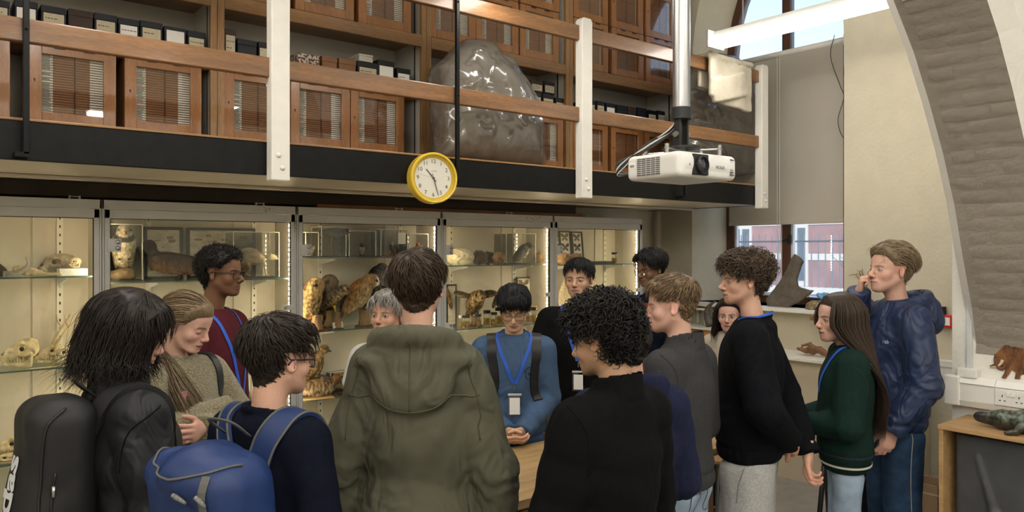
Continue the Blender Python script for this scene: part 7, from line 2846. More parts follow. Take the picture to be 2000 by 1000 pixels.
        for sd in (-1, 1):
            fr_.tube(s.hp([(.090, sd * (.032 + w) * s.width, z0 + .008), (.078, sd * .070 * s.width, z0 + .010), (.03, sd * .076 * s.width, z0 + .010), (-.010, sd * .079 * s.width, z0 + .012), (-.022, sd * .079 * s.width, z0 - .004)]), r * 1.25, 6)
        g = fr_.build('glasses', mat, s.t, smooth=True)
        ln = MB()
        for sd in (-1, 1):
            cy = sd * .032
            pts = []
            for i in range(16):
                a = 2 * PI * i / 16
                y = math.copysign(abs(math.cos(a)) ** .5, math.cos(a)) * w * .95
                z = math.copysign(abs(math.sin(a)) ** .55, math.sin(a)) * h * .95
                pts.append((.101 - abs(cy + y) ** 2 * 3.0, (cy + y) * s.width, z0 + z))
            ln.add(s.hp(pts), [tuple(range(16))])
        ln.build('lenses', glass_mat('spectacle lens', (.97, .97, .97), .01), g)
        return g


m_lan = M('blue lanyard webbing', (0.02, 0.10, 0.55), .6, noise=(200, .2))
m_badge = M('badge card', (0.82, 0.82, 0.80), .4)
m_plastic = glass_mat('badge wallet', (.92, .92, .92), .05)


def crown_flow(cr=(-.055, .01, .10), fwd=.0, side=0.0, down=0.0):
    c = np.array(cr)

    def fl(p, n):
        d = p - c
        d = d / (np.linalg.norm(d, axis=1)[:, None] + 1e-9)
        # swirl
        sw = np.cross(n, d)
        return d + sw * .25 + np.array([fwd, side, -down])
    return fl
# ---------------------------------------------------------------- the cast
m_black_knit = M('black sweatshirt cotton', (0.0052, 0.0060, 0.0085), .9, noise=(60, .3), bump=(500, .3), wrinkle=(6, .6), spec=.12)
m_black_zip = M('black fleece', (0.0042, 0.0044, 0.0050), .92, noise=(60, .3), bump=(350, .4), wrinkle=(4, .3), spec=.12)
m_olive = M('olive jacket cloth', (0.094, 0.091, 0.064), .78, noise=(7, .12), bump=(600, .25), wrinkle=(6, 1.0), spec=.12)
m_olive_seam = M('olive seam', (0.075, 0.075, 0.044), .8, spec=.12)
m_navy = M('navy sweatshirt', (0.0048, 0.0068, 0.016), .88, noise=(40, .3), bump=(500, .25), wrinkle=(5, .3), spec=.12)
m_navy_hood = M('navy hoodie', (0.016, 0.020, 0.050), .88, noise=(40, .25), bump=(400, .3), spec=.12)
m_navy_jkt = M('navy padded jacket', (0.016, 0.030, 0.085), .5, noise=(8, .2), bump=(300, .1), wrinkle=(7, 1.0))
m_shell = M('black shell jacket', (0.0048, 0.0054, 0.0085), .6, noise=(9, .25), bump=(200, .1), wrinkle=(6, 1.0))
m_sherpa = M('olive sherpa fleece', (0.29, 0.255, 0.155), .95, noise=(150, .5, 2), bump=(170, 1.0, 2), sheen=.3, bdist=.008, spec=.12)
m_maroon = M('maroon cotton', (0.080, 0.014, 0.021), .85, noise=(30, .15), bump=(600, .2), wrinkle=(4, .35), spec=.12)
m_white_tee = M('white ribbed cotton', (0.62, 0.62, 0.60), .85, noise=(50, .1), bump=(300, .3), spec=.12)
m_blue_sweat = M('airforce blue sweatshirt', (0.060, 0.105, 0.19), .88, noise=(40, .12), bump=(500, .3), wrinkle=(6, .6), spec=.12)
m_black_tee = M('black tee cotton', (0.0055, 0.0052, 0.0052), .88, noise=(40, .2), bump=(500, .2), spec=.12)
m_grey_knit = M('charcoal knit', (0.052, 0.052, 0.054), .92, noise=(160, .3), bump=(380, .6), wrinkle=(4, .3), spec=.12)
m_green = M('bottle green sweatshirt', (0.0085, 0.026, 0.021), .88, noise=(40, .2), bump=(450, .3), wrinkle=(5, .4), spec=.12)
m_rust = M('rust shirt', (0.17, 0.035, 0.02), .8, spec=.12)
m_jeans_l = M('light wash denim', (0.33, 0.43, 0.55), .85, noise=(9, .3), bump=(500, .4), spec=.12)
m_jeans_d = M('dark wash denim', (0.030, 0.062, 0.125), .85, noise=(9, .45), bump=(500, .4), spec=.12)
m_sweatpant = M('grey marl jersey', (0.44, 0.44, 0.43), .92, noise=(120, .25, 2), bump=(400, .3), wrinkle=(4, .4), spec=.12)
m_dark_trs = M('black trousers', (0.012, 0.012, 0.014), .85, spec=.12)
m_stitch = M('denim stitch', (0.05, 0.06, 0.09), .8)
m_stitch_l = M('pale stitch', (0.45, 0.42, 0.36), .8)

LIGHT = (.56, .33, .24)
PINK = (.60, .36, .28)
TAN = (.48, .29, .185)
EAST = (.56, .36, .235)
DARK = (.20, .105, .062)
BROWN = (.18, .088, .048)

REL = {1: ((-.02, .225, 1.12), (.05, .235, .89)), -1: ((-.02, -.225, 1.12), (.05, -.235, .89))}
HDOWN = dict(palm=(0, 1, 0), curl=(22, 26, 30, 34))


def lanyard(s, front=1.0, drop=.34, badge=True, n=30, w=.018, parent=None):
    """Blue neck strap meeting at a clip with a badge."""
    for sd in (-1, 1):
        pts = [(-.085, sd * .03, 1.49), (-.055, sd * .075, 1.488), (.0, sd * .085, 1.462), (.06, sd * .072, 1.40), (.105, sd * .045, 1.46 - drop * .55), (.12, sd * .006, 1.46 - drop)]
        s.strap('lanyard_strap', m_lan, pts, w, .002, n, .004)
    p, g = s.on(s.f_top, [(.12, 0, 1.46 - drop - .005), (.12, 0, 1.46 - drop - .05)], .006)
    p = s.leanp(p)
    MB().tube([p[0], p[0] * .4 + p[1] * .6], .004, 6).build('lanyard_clip', m_steel, s.t)
    if badge:
        c = p[1]
        b = MB().box((c[0] + .004, c[1] - .037, c[2] - .125), (c[0] + .006, c[1] + .037, c[2] + .0)).build('badge_wallet', m_plastic, s.t)
        MB().box((c[0] + .0062, c[1] - .028, c[2] - .115), (c[0] + .0072, c[1] + .028, c[2] - .025)).build('badge_card', m_badge, b)
        MB().box((c[0] + .003, c[1] - .037, c[2] - .012), (c[0] + .0075, c[1] + .037, c[2] - .002)).build('badge_clip', m_pvc_grey, b)


def hood_extra(cz=1.40, back=-.135, ry=.135, rz=.10, rx=.065, rim=.10, wide=None):
    """A hood lying down the back, open towards the neck."""
    def ex(P, d, k):
        pouch = ell(P, (back * k, 0, cz * k), (rx * k, ry * k, rz * k), rotm(0, 18, 0))
        pouch = smin(pouch, ell(P, ((back + .03) * k, 0, (cz + .055) * k), ((rx + .015) * k, (wide or ry - .01) * k, .05 * k), rotm(0, 18, 0)), .04)
        # roll round the neck
        rr = np.sqrt((P[0] + .045 * k) ** 2 + (P[1] * .92) ** 2)
        zc = (1.475 - .30 * (P[0] / k + .03)) * k
        roll = np.sqrt((rr - rim * k) ** 2 + ((P[2] - zc) * .85) ** 2) - .030 * k
        roll = smax(roll, (P[0] - .055 * k), .02)
        d = smin(d, smin(pouch, roll, .03), .014)
        hole = ell(P, (-.035 * k, 0, 1.535 * k), (.075 * k, .080 * k, .085 * k))
        return smax(d, -hole, .012)
    return ex


# 1  olive jacket, back view ------------------------------------------------
s = Person('person in an olive green hooded jacket standing with their back turned at the bench', (818, 562), 2.62, 49, 51, build=1.06, width=1.0)
s.head(LIGHT, brow=(.05, .03, .02), h=.0058, hairc=(.035, .022, .014))
s.finish_body()
AR = {1: ((-.03, .236, 1.10), (.01, .245, .82)), -1: ((-.03, -.236, 1.10), (.01, -.245, .82))}
s.top('jacket', m_olive, ease=.024, arms=AR, hem=.66, collar='none', fold=.015, ffreq=(6., 6., 7.), seed=4, h=.0095, extra=hood_extra(1.375, -.118, .125, .10, .058, .105, wide=.175), hem_band=False, flare=.012, shoulder_w=.80)
s.seam([(-.14, -.215, 1.335), (-.17, -.12, 1.30), (-.18, 0, 1.285), (-.17, .12, 1.30), (-.14, .215, 1.335)], m_olive_seam, .003, 36)
s.seam([(-.19, 0, 1.49), (-.21, 0, 1.44), (-.20, 0, 1.36), (-.18, 0, 1.29)], m_olive_seam, .0028, 20)
for sd in (-1, 1):
    s.seam([(-.03, sd * .19, 1.46), (-.13, sd * .20, 1.40), (-.15, sd * .205, 1.30), (-.12, sd * .20, 1.20)], m_olive_seam, .0026, 20)
sdf_obj('shirt_collar', lambda P: np.maximum(np.abs(np.sqrt((P[0] + .03) ** 2 + P[1] ** 2) - .066 * s.s) - .004, np.abs(P[2] - 1.495 * s.s) - .028), (-.12, -.1, 1.42 * s.s), (.08, .1, 1.56 * s.s), .007, M('grey collar', (.05, .06, .07), .8), s.t)
s.trousers(m_dark_trs)
s.cap_hair((.050, .031, .019), lambda v: .010 + .016 * np.clip((v[:, 2] - .0) / .09, 0, 1), seed=2)
s.locks(1200, lambda v: .030 + .028 * np.clip(v[:, 2] / .09, 0, 1), crown_flow((-.062, .008, .095)), .0045, 5, lift=.30, seed=3, jit=.22)
s.finish_hair()

# 2  curly haired, black quarter zip ------------------------------------------
s = Person('person with a mop of black curls in a black quarter zip fleece', (1176, 662), 2.42, 108, 92, pitch=14, build=1.0, width=1.0)
s.head(TAN, brow=(.01, .008, .007), h=.0046, hairc=(.012, .010, .009), stub=.4)
s.finish_body()
AR = {1: ((.02, .24, 1.08), (.17, .06, 1.05)), -1: ((.02, -.24, 1.08), (.16, -.10, 1.04))}
s.top('quarter_zip', m_black_zip, ease=.026, arms=AR, hem=.80, collar='zip', neck_r=.070, fold=.006, ffreq=(5., 5., 8.), seed=6, h=.0095)
s.seam([(-.02, .20, 1.45), (-.11, .20, 1.38), (-.13, .19, 1.26)], m_black_tee, .003, 20)
s.trousers(m_dark_trs)
s.cap_hair((.014, .012, .011), lambda v: .010 + .026 * np.clip((v[:, 2] + .05) / .14, 0, 1), noise=.008, nf=45, seed=4, drop=.004)
cf = crown_flow((-.03, 0, .10))
s.locks(1200, lambda v: .050 + .030 * np.clip(v[:, 2] / .09, 0, 1), cf, .0046, 11, lift=1.6, curl=(.0075, 2.4), grav=.1, seed=5, jit=.7, flat=.6)
s.finish_hair()

# 3  navy sweatshirt with the blue rucksack -----------------------------------
s = Person('person in a navy sweatshirt carrying a blue rucksack, glasses showing past the ear', (546, 702), 2.38, 12, 24, pitch=4, build=.98)
s.head(LIGHT, brow=(.02, .013, .01), h=.0058, hairc=(.026, .018, .013), fade=(-.075, -.02, .35))
s.finish_body()
AR = {1: ((.0, .205, 1.11), (.12, .14, .95)), -1: ((-.02, -.235, 1.11), (.10, -.18, .95))}
s.top('sweatshirt', m_navy, ease=.020, arms=AR, hem=.84, fold=.005, seed=7, h=.0095)
s.trousers(m_dark_trs)
s.cap_hair((.026, .018, .013), lambda v: .008 + .024 * np.clip((v[:, 2] - .0) / .09, 0, 1) + .012 * np.clip(v[:, 0] / .08, 0, 1) * (v[:, 2] > .04), seed=6)
s.locks(1200, lambda v: .022 + .042 * np.clip(v[:, 2] / .09, 0, 1), crown_flow((-.045, -.005, .10), fwd=.15), .0045, 6, lift=.42, seed=7, jit=.3)
s.finish_hair()
s.glasses(M('navy spectacle frame', (.012, .016, .05), .35), 'rect', .026, .019, r=.0024)
PACK3 = s

# 4  black shell jacket and black rucksack ------------------------------------
s = Person('person with dark bobbed hair in a black shell jacket wearing a black rucksack', (254, 652), 2.46, -24, 4, pitch=18, fem=1.0, roll=4, build=1.0, hx=-.03)
s.head(PINK, brow=(.03, .02, .015), h=.0058, hairc=(.018, .013, .011))
s.finish_body()
AR = {1: ((.0, .24, 1.10), (.14, .18, .95)), -1: ((.02, -.215, 1.10), (.14, -.15, .95))}
s.top('shell_jacket', m_shell, ease=.028, arms=AR, hem=.74, collar='zip', neck_r=.074, fold=.008, ffreq=(6., 6., 10.), seed=9, h=.0095, hem_band=False)
s.seam([(.02, -.21, 1.43), (-.06, -.22, 1.37), (-.10, -.20, 1.25)], m_black_tee, .0026, 20)
s.trousers(m_dark_trs)
s.cap_hair((.020, .014, .012), lambda v: .018 + .016 * np.clip((v[:, 2] + .05) / .12, 0, 1), noise=.003, seed=8, drop=.0)
s.locks(720, .10, crown_flow((.01, 0, .12), down=.2), .0055, 7, lift=.12, seed=41, jit=.16, grav=.3, sel=lambda v: v[:, 2] > .03)
s.hang_hair(1200, (1.46, 1.53), 9, .0058, 2.6, wave=.010, flick=.35, var=.4, cnt=14)
s.hang_hair(130, (1.44, 1.54), 19, .0022, 2.6, wave=.018, flick=.6, vol=1.7, cnt=14)
s.finish_hair()
PACK4 = s

# 5  sherpa fleece, arms crossed ----------------------------------------------
s = Person('person with fair hair in an olive sherpa fleece standing with arms crossed', (366, 630), 3.15, -46, -62, pitch=24, fem=1.0, build=1.0)
s.head(PINK, lips=(.42, .16, .14), brow=(.10, .06, .03), h=.0034, hairc=(.17, .115, .062), lid=.75)
AR = {-1: ((.07, -.245, 1.20), (.20, .06, 1.28)), 1: ((.07, .245, 1.20), (.215, -.10, 1.23))}
s.arm(1, *AR[1], hand=dict(palm=(-1, 0, 0), curl=(30, 30, 30, 30)), h=.012)
s.finish_body()
s.top('sherpa_fleece', m_sherpa, ease=.030, arms=AR, hem=.84, collar='stand', neck_r=.070, fold=.004, ffreq=(7., 7., 9.), seed=11, h=.0095, cuff=False)
s.trousers(m_jeans_d)
s.cap_hair((.20, .140, .080), lambda v: .006 + .008 * np.clip((v[:, 2] + .02) / .1, 0, 1), noise=.002, seed=10, fade=.05, drop=.012)


def back_flow(p, n):
    d = np.array([-.15, -.01, -.045]) - p
    d /= np.linalg.norm(d, axis=1)[:, None] + 1e-9
    return d


s.locks(1120, lambda v: .09 + .10 * np.clip((v[:, 0] + .05) / .12, 0, 1), back_flow, .0045, 9, lift=.12, seed=11, jit=.06, rad=(.108, .088, .103), var=.5)
g_ = np.random.default_rng(5)
cur = []
for i in range(480):
    a = g_.uniform(-1, 1)
    b = g_.normal(0, .010, 3)
    k_ = s.s
    z_end = g_.uniform(1.10, 1.24)
    pts = np.array([(s.hc[0] - .075, s.hc[1] - .02 + .02 * a, s.hc[2] - .06), (-.075, -.045 + .02 * a, 1.50 * k_), (.0, -.09 + .022 * a, 1.485 * k_), (.075, -.095 + .03 * a, 1.40 * k_), (.145, -.075 + .035 * a, 1.28 * k_), (.165, -.06 + .035 * a, z_end * k_)]) + b
    c_ = spline(pts, 12)
    c_[:, 1] += .012 * np.sin(np.linspace(0, 8, 12) + a * 2)
    cur.append(c_)
s.free_locks(cur, .0048, seed=12, var=.5)
s.finish_hair()
MB().box((-.012, -.012, -.03), (.012, .012, .03)).build('bag_strap_tag', M('pink tape', (.5, .2, .22), .7), s.t, loc=tuple(np.array([.115, -.10, 1.34]) * s.s))
s.strap('bag_strap', m_black, [(-.10, .14, 1.44), (-.02, .145, 1.475), (.06, .135, 1.42), (.115, .12, 1.32)], .032, .006, 20, .004)

# 6  maroon T-shirt ----------------------------------------------------------
s = Person('person in a maroon t-shirt with glasses and a blue lanyard beside the cabinets', (433, 533), 3.75, -46, -48, pitch=2, build=1.0, width=1.0)
s.head(BROWN, lips=(.20, .075, .06), brow=(.010, .007, .006), h=.0037, hairc=(.010, .008, .007), blush=(.02, .004, .002), stub=.35, lid=.25)
AR = {1: ((-.01, .215, 1.12), (.06, .22, .90)), -1: ((-.01, -.215, 1.12), (.06, -.22, .90))}
for sd in (-1, 1):
    s.arm(sd, *AR[sd], hand=dict(HDOWN, palm=(0, -sd, 0)), h=.011)
s.finish_body()
s.top('t_shirt', m_maroon, ease=.018, sleeves='short', arms=AR, hem=.84, collar='tee', fold=.005, ffreq=(6., 6., 6.), seed=13, h=.0105, hem_band=False)
s.trousers(m_dark_trs)
s.cap_hair((.013, .010, .009), lambda v: .012 + .016 * np.clip((v[:, 2] + .03) / .12, 0, 1), noise=.005, nf=110, seed=12)
s.locks(1250, .022, crown_flow((-.03, 0, .1)), .0030, 7, lift=1.2, curl=(.0042, 1.8), seed=14, jit=1.0, rad=(.112, .092, .106))
s.finish_hair()
s.glasses(M('black spectacle frame', (.012, .012, .012), .3), 'rect', .026, .020, r=.0020)
lanyard(s, drop=.38)

# 7  lecturer --------------------------------------------------------------
s = Person('grey haired person in a white top leaning in front of the owls', (757, 616), 4.0, 212, 222, pitch=-4, fem=.5, build=.95)
s.head((.52, .30, .21), brow=(.12, .09, .07), h=.0037, hairc=(.30, .29, .27), iris=(.03, .025, .02), lid=.15)
AR = {-1: ((-.0, -.235, 1.11), (.08, -.22, .90)), 1: ((-.0, .235, 1.11), (.08, .22, .90))}
for sd in (-1, 1):
    s.arm(sd, *AR[sd], hand=dict(HDOWN, palm=(0, -sd, 0)), h=.012)
s.finish_body()
s.top('white_tee', m_white_tee, ease=.018, sleeves='short', arms=AR, hem=.86, collar='tee', fold=.005, seed=15, h=.011, hem_band=False)
s.trousers(m_dark_trs)
s.cap_hair((.34, .325, .30), lambda v: .012 + .014 * np.clip(v[:, 2] / .09, 0, 1), seed=14)
s.locks(960, lambda v: .035 + .025 * np.clip(v[:, 2] / .09, 0, 1), crown_flow((-.03, .02, .10), side=.2), .0045, 6, lift=.35, seed=15, jit=.3, var=.45)
s.finish_hair()

# 8  blue sweatshirt, hands clasped -------------------------------------------
s = Person('person in a blue sweatshirt and glasses looking down with hands clasped over the bench', (1004, 602), 4.2, 229, 233, pitch=24, build=.95, width=.98, lean=3)
s.head(EAST, lips=(.42, .17, .13), brow=(.014, .011, .010), h=.0031, hairc=(.010, .010, .011), lid=.85, brow_w=.9)
AR = {1: ((.0, .200, 1.12), (.215, .045, .985)), -1: ((.0, -.200, 1.12), (.215, -.050, .985))}
s.arm(1, *AR[1], hand=dict(palm=(-.25, -.6, .3), dir=(.62, -.52, -.35), curl=(30, 34, 38, 42), thumb=15), h=.012)
s.arm(-1, *AR[-1], hand=dict(palm=(-.25, .6, .3), dir=(.62, .52, -.35), curl=(30, 34, 38, 42), thumb=15), h=.012)
s.finish_body()
s.top('sweatshirt', m_blue_sweat, ease=.024, arms=AR, hem=.86, fold=.006, ffreq=(6., 6., 10.), seed=17, h=.0095, shoulder_w=1.05)
s.trousers(m_dark_trs)
s.cap_hair((.010, .010, .011), lambda v: .004 + .016 * np.clip((v[:, 2] - .0) / .08, 0, 1), seed=16, drop=.004)
s.locks(1120, lambda v: .030 + .035 * np.clip(v[:, 2] / .09, 0, 1), crown_flow((-.045, .0, .105)), .0050, 6, lift=.42, seed=17, jit=.25, grav=.15)
s.locks(208, lambda v: .055 + 0 * v[:, 0], lambda p, n: np.tile([.6, 0, -.5], (len(p), 1)), .0055, 6, lift=.35, grav=.3, seed=18, jit=.35, sel=lambda v: (v[:, 0] > .045))
s.finish_hair()
s.glasses(M('thin dark spectacle frame', (.02, .018, .018), .3), 'rect', .026, .018, r=.0013)
lanyard(s, drop=.23)
for sd in (-1, 1):
    s.strap('rucksack_strap', m_black, [(-.09, sd * .12, 1.44), (-.01, sd * .128, 1.475), (.06, sd * .125, 1.40), (.115, sd * .120, 1.26), (.10, sd * .135, 1.12)], .052, .010, 26, .004)
pr = MB()
pc, pg = s.on(s.f_top, [(.12, .09, 1.30)], .002)
for i in range(14):
    a = 2 * PI * i / 14
    q_, _ = s.on(s.f_top, [(.12, .085 + .024 * math.cos(a), 1.285 + .034 * math.sin(a))], .002)
    pr.sphere(s.leanp(q_)[0], .0042, 6)
q_, _ = s.on(s.f_top, [(.12, .085, 1.285)], .002)
pr.sphere(s.leanp(q_)[0], .009, 6)
pr.build('chest_print', M('dark blue print', (.018, .03, .075), .8), s.t)['kind'] = 'stuff'

# 9  black T-shirt ------------------------------------------------------------
s = Person('person in a black t-shirt looking across the bench, coat over one hand', (1130, 545), 4.7, 212, 226, pitch=2, build=1.06, width=1.04)
s.head((.50, .30, .20), lips=(.40, .17, .14), brow=(.012, .010, .009), h=.0031, hairc=(.010, .009, .009), brow_w=1.15, gaze=(-.002, 0), lid=.25)
AR = {-1: ((.0, -.245, 1.11), (.10, -.20, .885)), 1: ((.0, .245, 1.11), (.10, .20, .885))}
for sd in (-1, 1):
    s.arm(sd, *AR[sd], hand=dict(HDOWN, palm=(0, -sd, 0), curl=(45, 48, 50, 52)), h=.009)
s.finish_body()
s.top('t_shirt', m_black_tee, ease=.022, sleeves='short', arms=AR, hem=.84, collar='tee', fold=.005, seed=19, h=.011, hem_band=False)
s.trousers(m_dark_trs)
s.cap_hair((.010, .009, .009), lambda v: .004 + .016 * np.clip(v[:, 2] / .09, 0, 1), seed=18)
s.locks(1120, lambda v: .024 + .028 * np.clip(v[:, 2] / .09, 0, 1), crown_flow((-.045, 0, .105)), .0045, 5, lift=.45, seed=19, jit=.3)
s.finish_hair()
lanyard(s, drop=.28)

# 10  navy jacket over a rust shirt, glasses ----------------------------------
s = Person('person with swept dark hair and glasses in a navy jacket over a rust shirt', (1270, 525), 5.1, 176, 178, pitch=10, build=.98)
s.head(DARK, lips=(.17, .06, .05), brow=(.008, .006, .005), h=.0037, hairc=(.009, .008, .008), blush=(.015, .003, .002), stub=.3, lid=.3)
AR = {1: ((.06, .25, 1.09), (.21, -.02, 1.10)), -1: ((.06, -.25, 1.09), (.20, .03, 1.04))}
s.arm(1, *AR[1], hand=dict(palm=(-1, 0, 0), curl=(25, 28, 30, 32)), h=.011)
s.finish_body()
AS = {1: ((.06, .25, 1.09), (.115, .18, 1.092)), -1: AR[-1]}
s.top('navy_jacket', m_navy, ease=.026, arms=AS, hem=.82, collar='stand', neck_r=.066, fold=.006, seed=21, h=.011)
s.strap('rust_shirt_front', m_rust, [(.05, .0, 1.44), (.10, .0, 1.36), (.13, 0, 1.22), (.13, 0, 1.08)], .13, .004, 16, .001)
s.trousers(m_dark_trs)
s.cap_hair((.009, .008, .008), lambda v: .006 + .020 * np.clip((v[:, 2] - .0) / .08, 0, 1) + .006 * np.clip(v[:, 0] / .07, 0, 1) * (v[:, 2] > .05), seed=20)
s.locks(960, lambda v: .030 + .040 * np.clip(v[:, 2] / .09, 0, 1), crown_flow((-.03, -.03, .105), fwd=.1, side=.3), .0055, 6, lift=.55, seed=21, jit=.25)
s.finish_hair()
s.glasses(M('tortoise spectacle frame', (.03, .018, .012), .3), 'round', .027, .024, r=.0016)
lanyard(s, drop=.36)

# 11  grey jumper -------------------------------------------------------------
s = Person('person with fair cropped hair in a charcoal zip neck jumper and light jeans', (1310, 598), 3.3, 133, 104, pitch=4, build=1.06)
s.head(PINK, lips=(.45, .18, .16), brow=(.16, .10, .06), h=.0034, hairc=(.11, .072, .042), fade=(-.08, .01, .30), lid=.2)
AR = {1: ((.0, .26, 1.10), (.17, .10, 1.02)), -1: ((.0, -.26, 1.10), (.17, -.10, 1.02))}
s.finish_body()
s.top('zip_neck_jumper', m_grey_knit, ease=.024, arms=AR, hem=.90, collar='zip', neck_r=.070, fold=.005, ffreq=(6., 6., 9.), seed=23, h=.0098)
s.seam([(-.02, .20, 1.45), (-.10, .20, 1.38), (-.125, .185, 1.24)], m_grey_knit, .003, 20)
s.seam([(-.02, -.20, 1.45), (-.10, -.20, 1.38), (-.125, -.185, 1.24)], m_grey_knit, .003, 20)
s.trousers(m_jeans_l, ease=.014, baggy=.006)
for sd in (-1, 1):
    s.seam([(-.115, sd * .035, .90), (-.115, sd * .105, .895), (-.115, sd * .10, .80), (-.115, sd * .07, .785), (-.115, sd * .04, .80), (-.115, sd * .035, .90)], m_stitch, .0018, 40, 'pocket_stitch', f=s.f_tr)
s.cap_hair((.19, .125, .068), lambda v: .004 + .026 * np.clip((v[:, 2] - .025) / .06, 0, 1), seed=22)
s.locks(1200, lambda v: .010 + .036 * np.clip((v[:, 2] - .02) / .06, 0, 1), crown_flow((-.065, .005, .09), fwd=.35, down=.1), .0045, 6, lift=.30, seed=23, jit=.18, var=.5)
s.finish_hair()

# 12  black sweatshirt, hands behind back ----------------------------------------
s = Person('person with brown curls in a black sweatshirt and grey joggers, hands behind the back', (1450, 548), 3.65, 147, 118, pitch=2, build=1.04)
s.head(LIGHT, lips=(.42, .17, .15), brow=(.05, .032, .022), h=.0034, hairc=(.060, .040, .028), fade=(.0, .045, .12), lid=.2)
AR = {1: ((-.085, .262, 1.13), (-.165, .000, .955)), -1: ((-.125, -.245, 1.12), (-.235, -.105, .885))}
s.arm(1, *AR[1], hand=dict(palm=(.6, -.2, 0), dir=(-.25, -.72, -.42), curl=(38, 40, 42, 44), thumb=30), h=.011)
s.arm(-1, *AR[-1], hand=dict(palm=(-1.0, .25, .0), dir=(.02, .10, -1), curl=(34, 38, 42, 46), thumb=24), h=.011)
s.finish_body()
s.top('black_sweatshirt', m_black_knit, ease=.026, arms=AR, hem=.875, fold=.0065, ffreq=(6., 6., 9.), seed=25, h=.0095)
for sd in (-1, 1):
    s.seam([(-.06, sd * .07, 1.48), (-.12, sd * .11, 1.40), (-.14, sd * .15, 1.28), (-.11, sd * .19, 1.18)], m_black_tee, .0028, 24)
s.trousers(m_sweatpant, ease=.030, baggy=.022, fold=.007, name='joggers', top_z=.98)
s.seam([(.0, .19, .87), (.02, .19, .80), (.03, .185, .72)], M('grey jersey seam', (.24, .24, .24), .9), .003, 16, 'pocket_edge', f=s.f_tr)
lg = MB()
p_, n_ = s.on(s.f_top, [(-.14, -.03, 1.395)], .002)
u_ = np.cross([0, 0, 1.0], n_[0])
u_ /= np.linalg.norm(u_)
v_ = np.cross(n_[0], u_)
ring = lambda a_, b_: [p_[0] + u_ * a_ * math.cos(t_) + v_ * b_ * math.sin(t_) + n_[0] * .001 for t_ in np.linspace(0, 2 * PI, 20, endpoint=False)]
r0_, r1_ = ring(.017, .026), ring(.010, .018)
lg.add(r0_ + r1_, [(i, (i + 1) % 20, 20 + (i + 1) % 20, 20 + i) for i in range(20)])
lg.add([p_[0] + u_ * a_ + v_ * b_ + n_[0] * .001 for a_, b_ in ((-.011, -.004), (.011, -.002), (.011, .004), (-.011, .002))], [(0, 1, 2, 3)])
lg.build('chest_logo', M('red logo print', (.62, .06, .10), .6), s.t)
s.strap('lanyard_strap', m_lan, [(.04, .075, 1.475), (-.03, .084, 1.492), (-.095, .045, 1.505), (-.105, 0, 1.508), (-.095, -.045, 1.505)], .012, .003, 24, .004)
s.cap_hair((.088, .060, .042), lambda v: .005 + .034 * np.clip((v[:, 2] - .015) / .06, 0, 1) + .018 * np.clip((-v[:, 0] - .04) / .05, 0, 1), noise=.006, nf=50, seed=24)
s.locks(1040, lambda v: .030 + .035 * np.clip((v[:, 2] - .01) / .06, 0, 1), crown_flow((-.04, 0, .10), fwd=.2), .0048, 10, lift=.8, curl=(.007, 1.9), grav=.3, seed=25, jit=.5, flat=.6, rad=(.112, .090, .108), sel=lambda v: (v[:, 2] > .03) | (v[:, 0] < -.04))
s.locks(150, lambda v: .030 + 0 * v[:, 0], lambda p, n: np.tile([.8, 0, .25], (len(p), 1)), .0050, 12, lift=.7, curl=(.008, 1.8), seed=26, jit=.4, sel=lambda v: (v[:, 0] > .04), flat=.6)
s.finish_hair()

# 13  background girl ------------------------------------------------------------
s = Person('person with dark curly hair half hidden beyond the black sweatshirt', (1425, 616), 5.4, 205, 208, pitch=2, fem=1.0, seat=.0, build=.92)
s.head(PINK, lips=(.42, .16, .15), brow=(.03, .02, .015), h=.0034, hairc=(.03, .02, .015))
s.finish_body()
s.top('cream_top', M('cream knit', (.5, .43, .34), .9), ease=.016, arms=REL, hem=.86, fold=.004, seed=27, h=.014)
s.trousers(m_dark_trs)
s.cap_hair((.020, .014, .011), lambda v: .012 + .01 * np.clip(v[:, 2] / .09, 0, 1), seed=26)
s.hang_hair(520, (1.31, 1.38), 27, .0085, 2.0, wave=.018, flick=.3, cnt=14)
s.finish_hair()

# 14  long straight hair -----------------------------------------------------------
s = Person('person with very long straight brown hair in a bottle green sweatshirt', (1637, 622), 3.95, 146, 126, pitch=2, fem=1.0, build=1.0, head_scale=1.06)
s.head(PINK, lips=(.42, .17, .16), brow=(.04, .025, .018), h=.0034, hairc=(.045, .030, .022), lid=.15)
AR = {1: ((.02, .235, 1.10), (.19, .08, 1.08)), -1: ((.02, -.235, 1.10), (.19, -.08, 1.08))}
s.finish_body()
s.top('green_sweatshirt', m_green, ease=.028, arms=AR, hem=.825, fold=.006, ffreq=(6., 6., 10.), seed=29, h=.0098, shoulder_w=1.0)
for zz, mt, wd_ in ((.895, M('navy trim', (.01, .012, .03), .9), .012), (.870, M('cream trim', (.55, .52, .45), .9), .010)):
    ring_ = [(math.cos(a_) * .2, math.sin(a_) * .25, zz) for a_ in np.linspace(0, 2 * PI, 40)]
    s.strap('hem_stripe', mt, ring_, wd_, .002, 60, .003)
s.seam([(.0, .20, 1.40), (-.06, .235, 1.33), (-.075, .22, 1.24)], M('green seam', (.008, .02, .017), .9), .003, 18)
s.trousers(m_jeans_l, ease=.006)
for sd in (-1, 1):
    s.seam([(-.12, sd * .03, .89), (-.12, sd * .11, .885), (-.12, sd * .105, .80), (-.12, sd * .07, .78), (-.12, sd * .035, .80), (-.12, sd * .03, .89)], m_stitch, .0022, 40, 'pocket_stitch', f=s.f_tr)
s.strap('lanyard_strap', m_lan, [(-.03, .080, 1.487), (.03, .084, 1.455), (.085, .07, 1.38), (.12, .04, 1.24)], .018, .002, 24, .004)
s.cap_hair((.050, .033, .024), lambda v: .012 + .006 * np.clip(v[:, 2] / .09, 0, 1), noise=.001, seed=28, fade=.05)
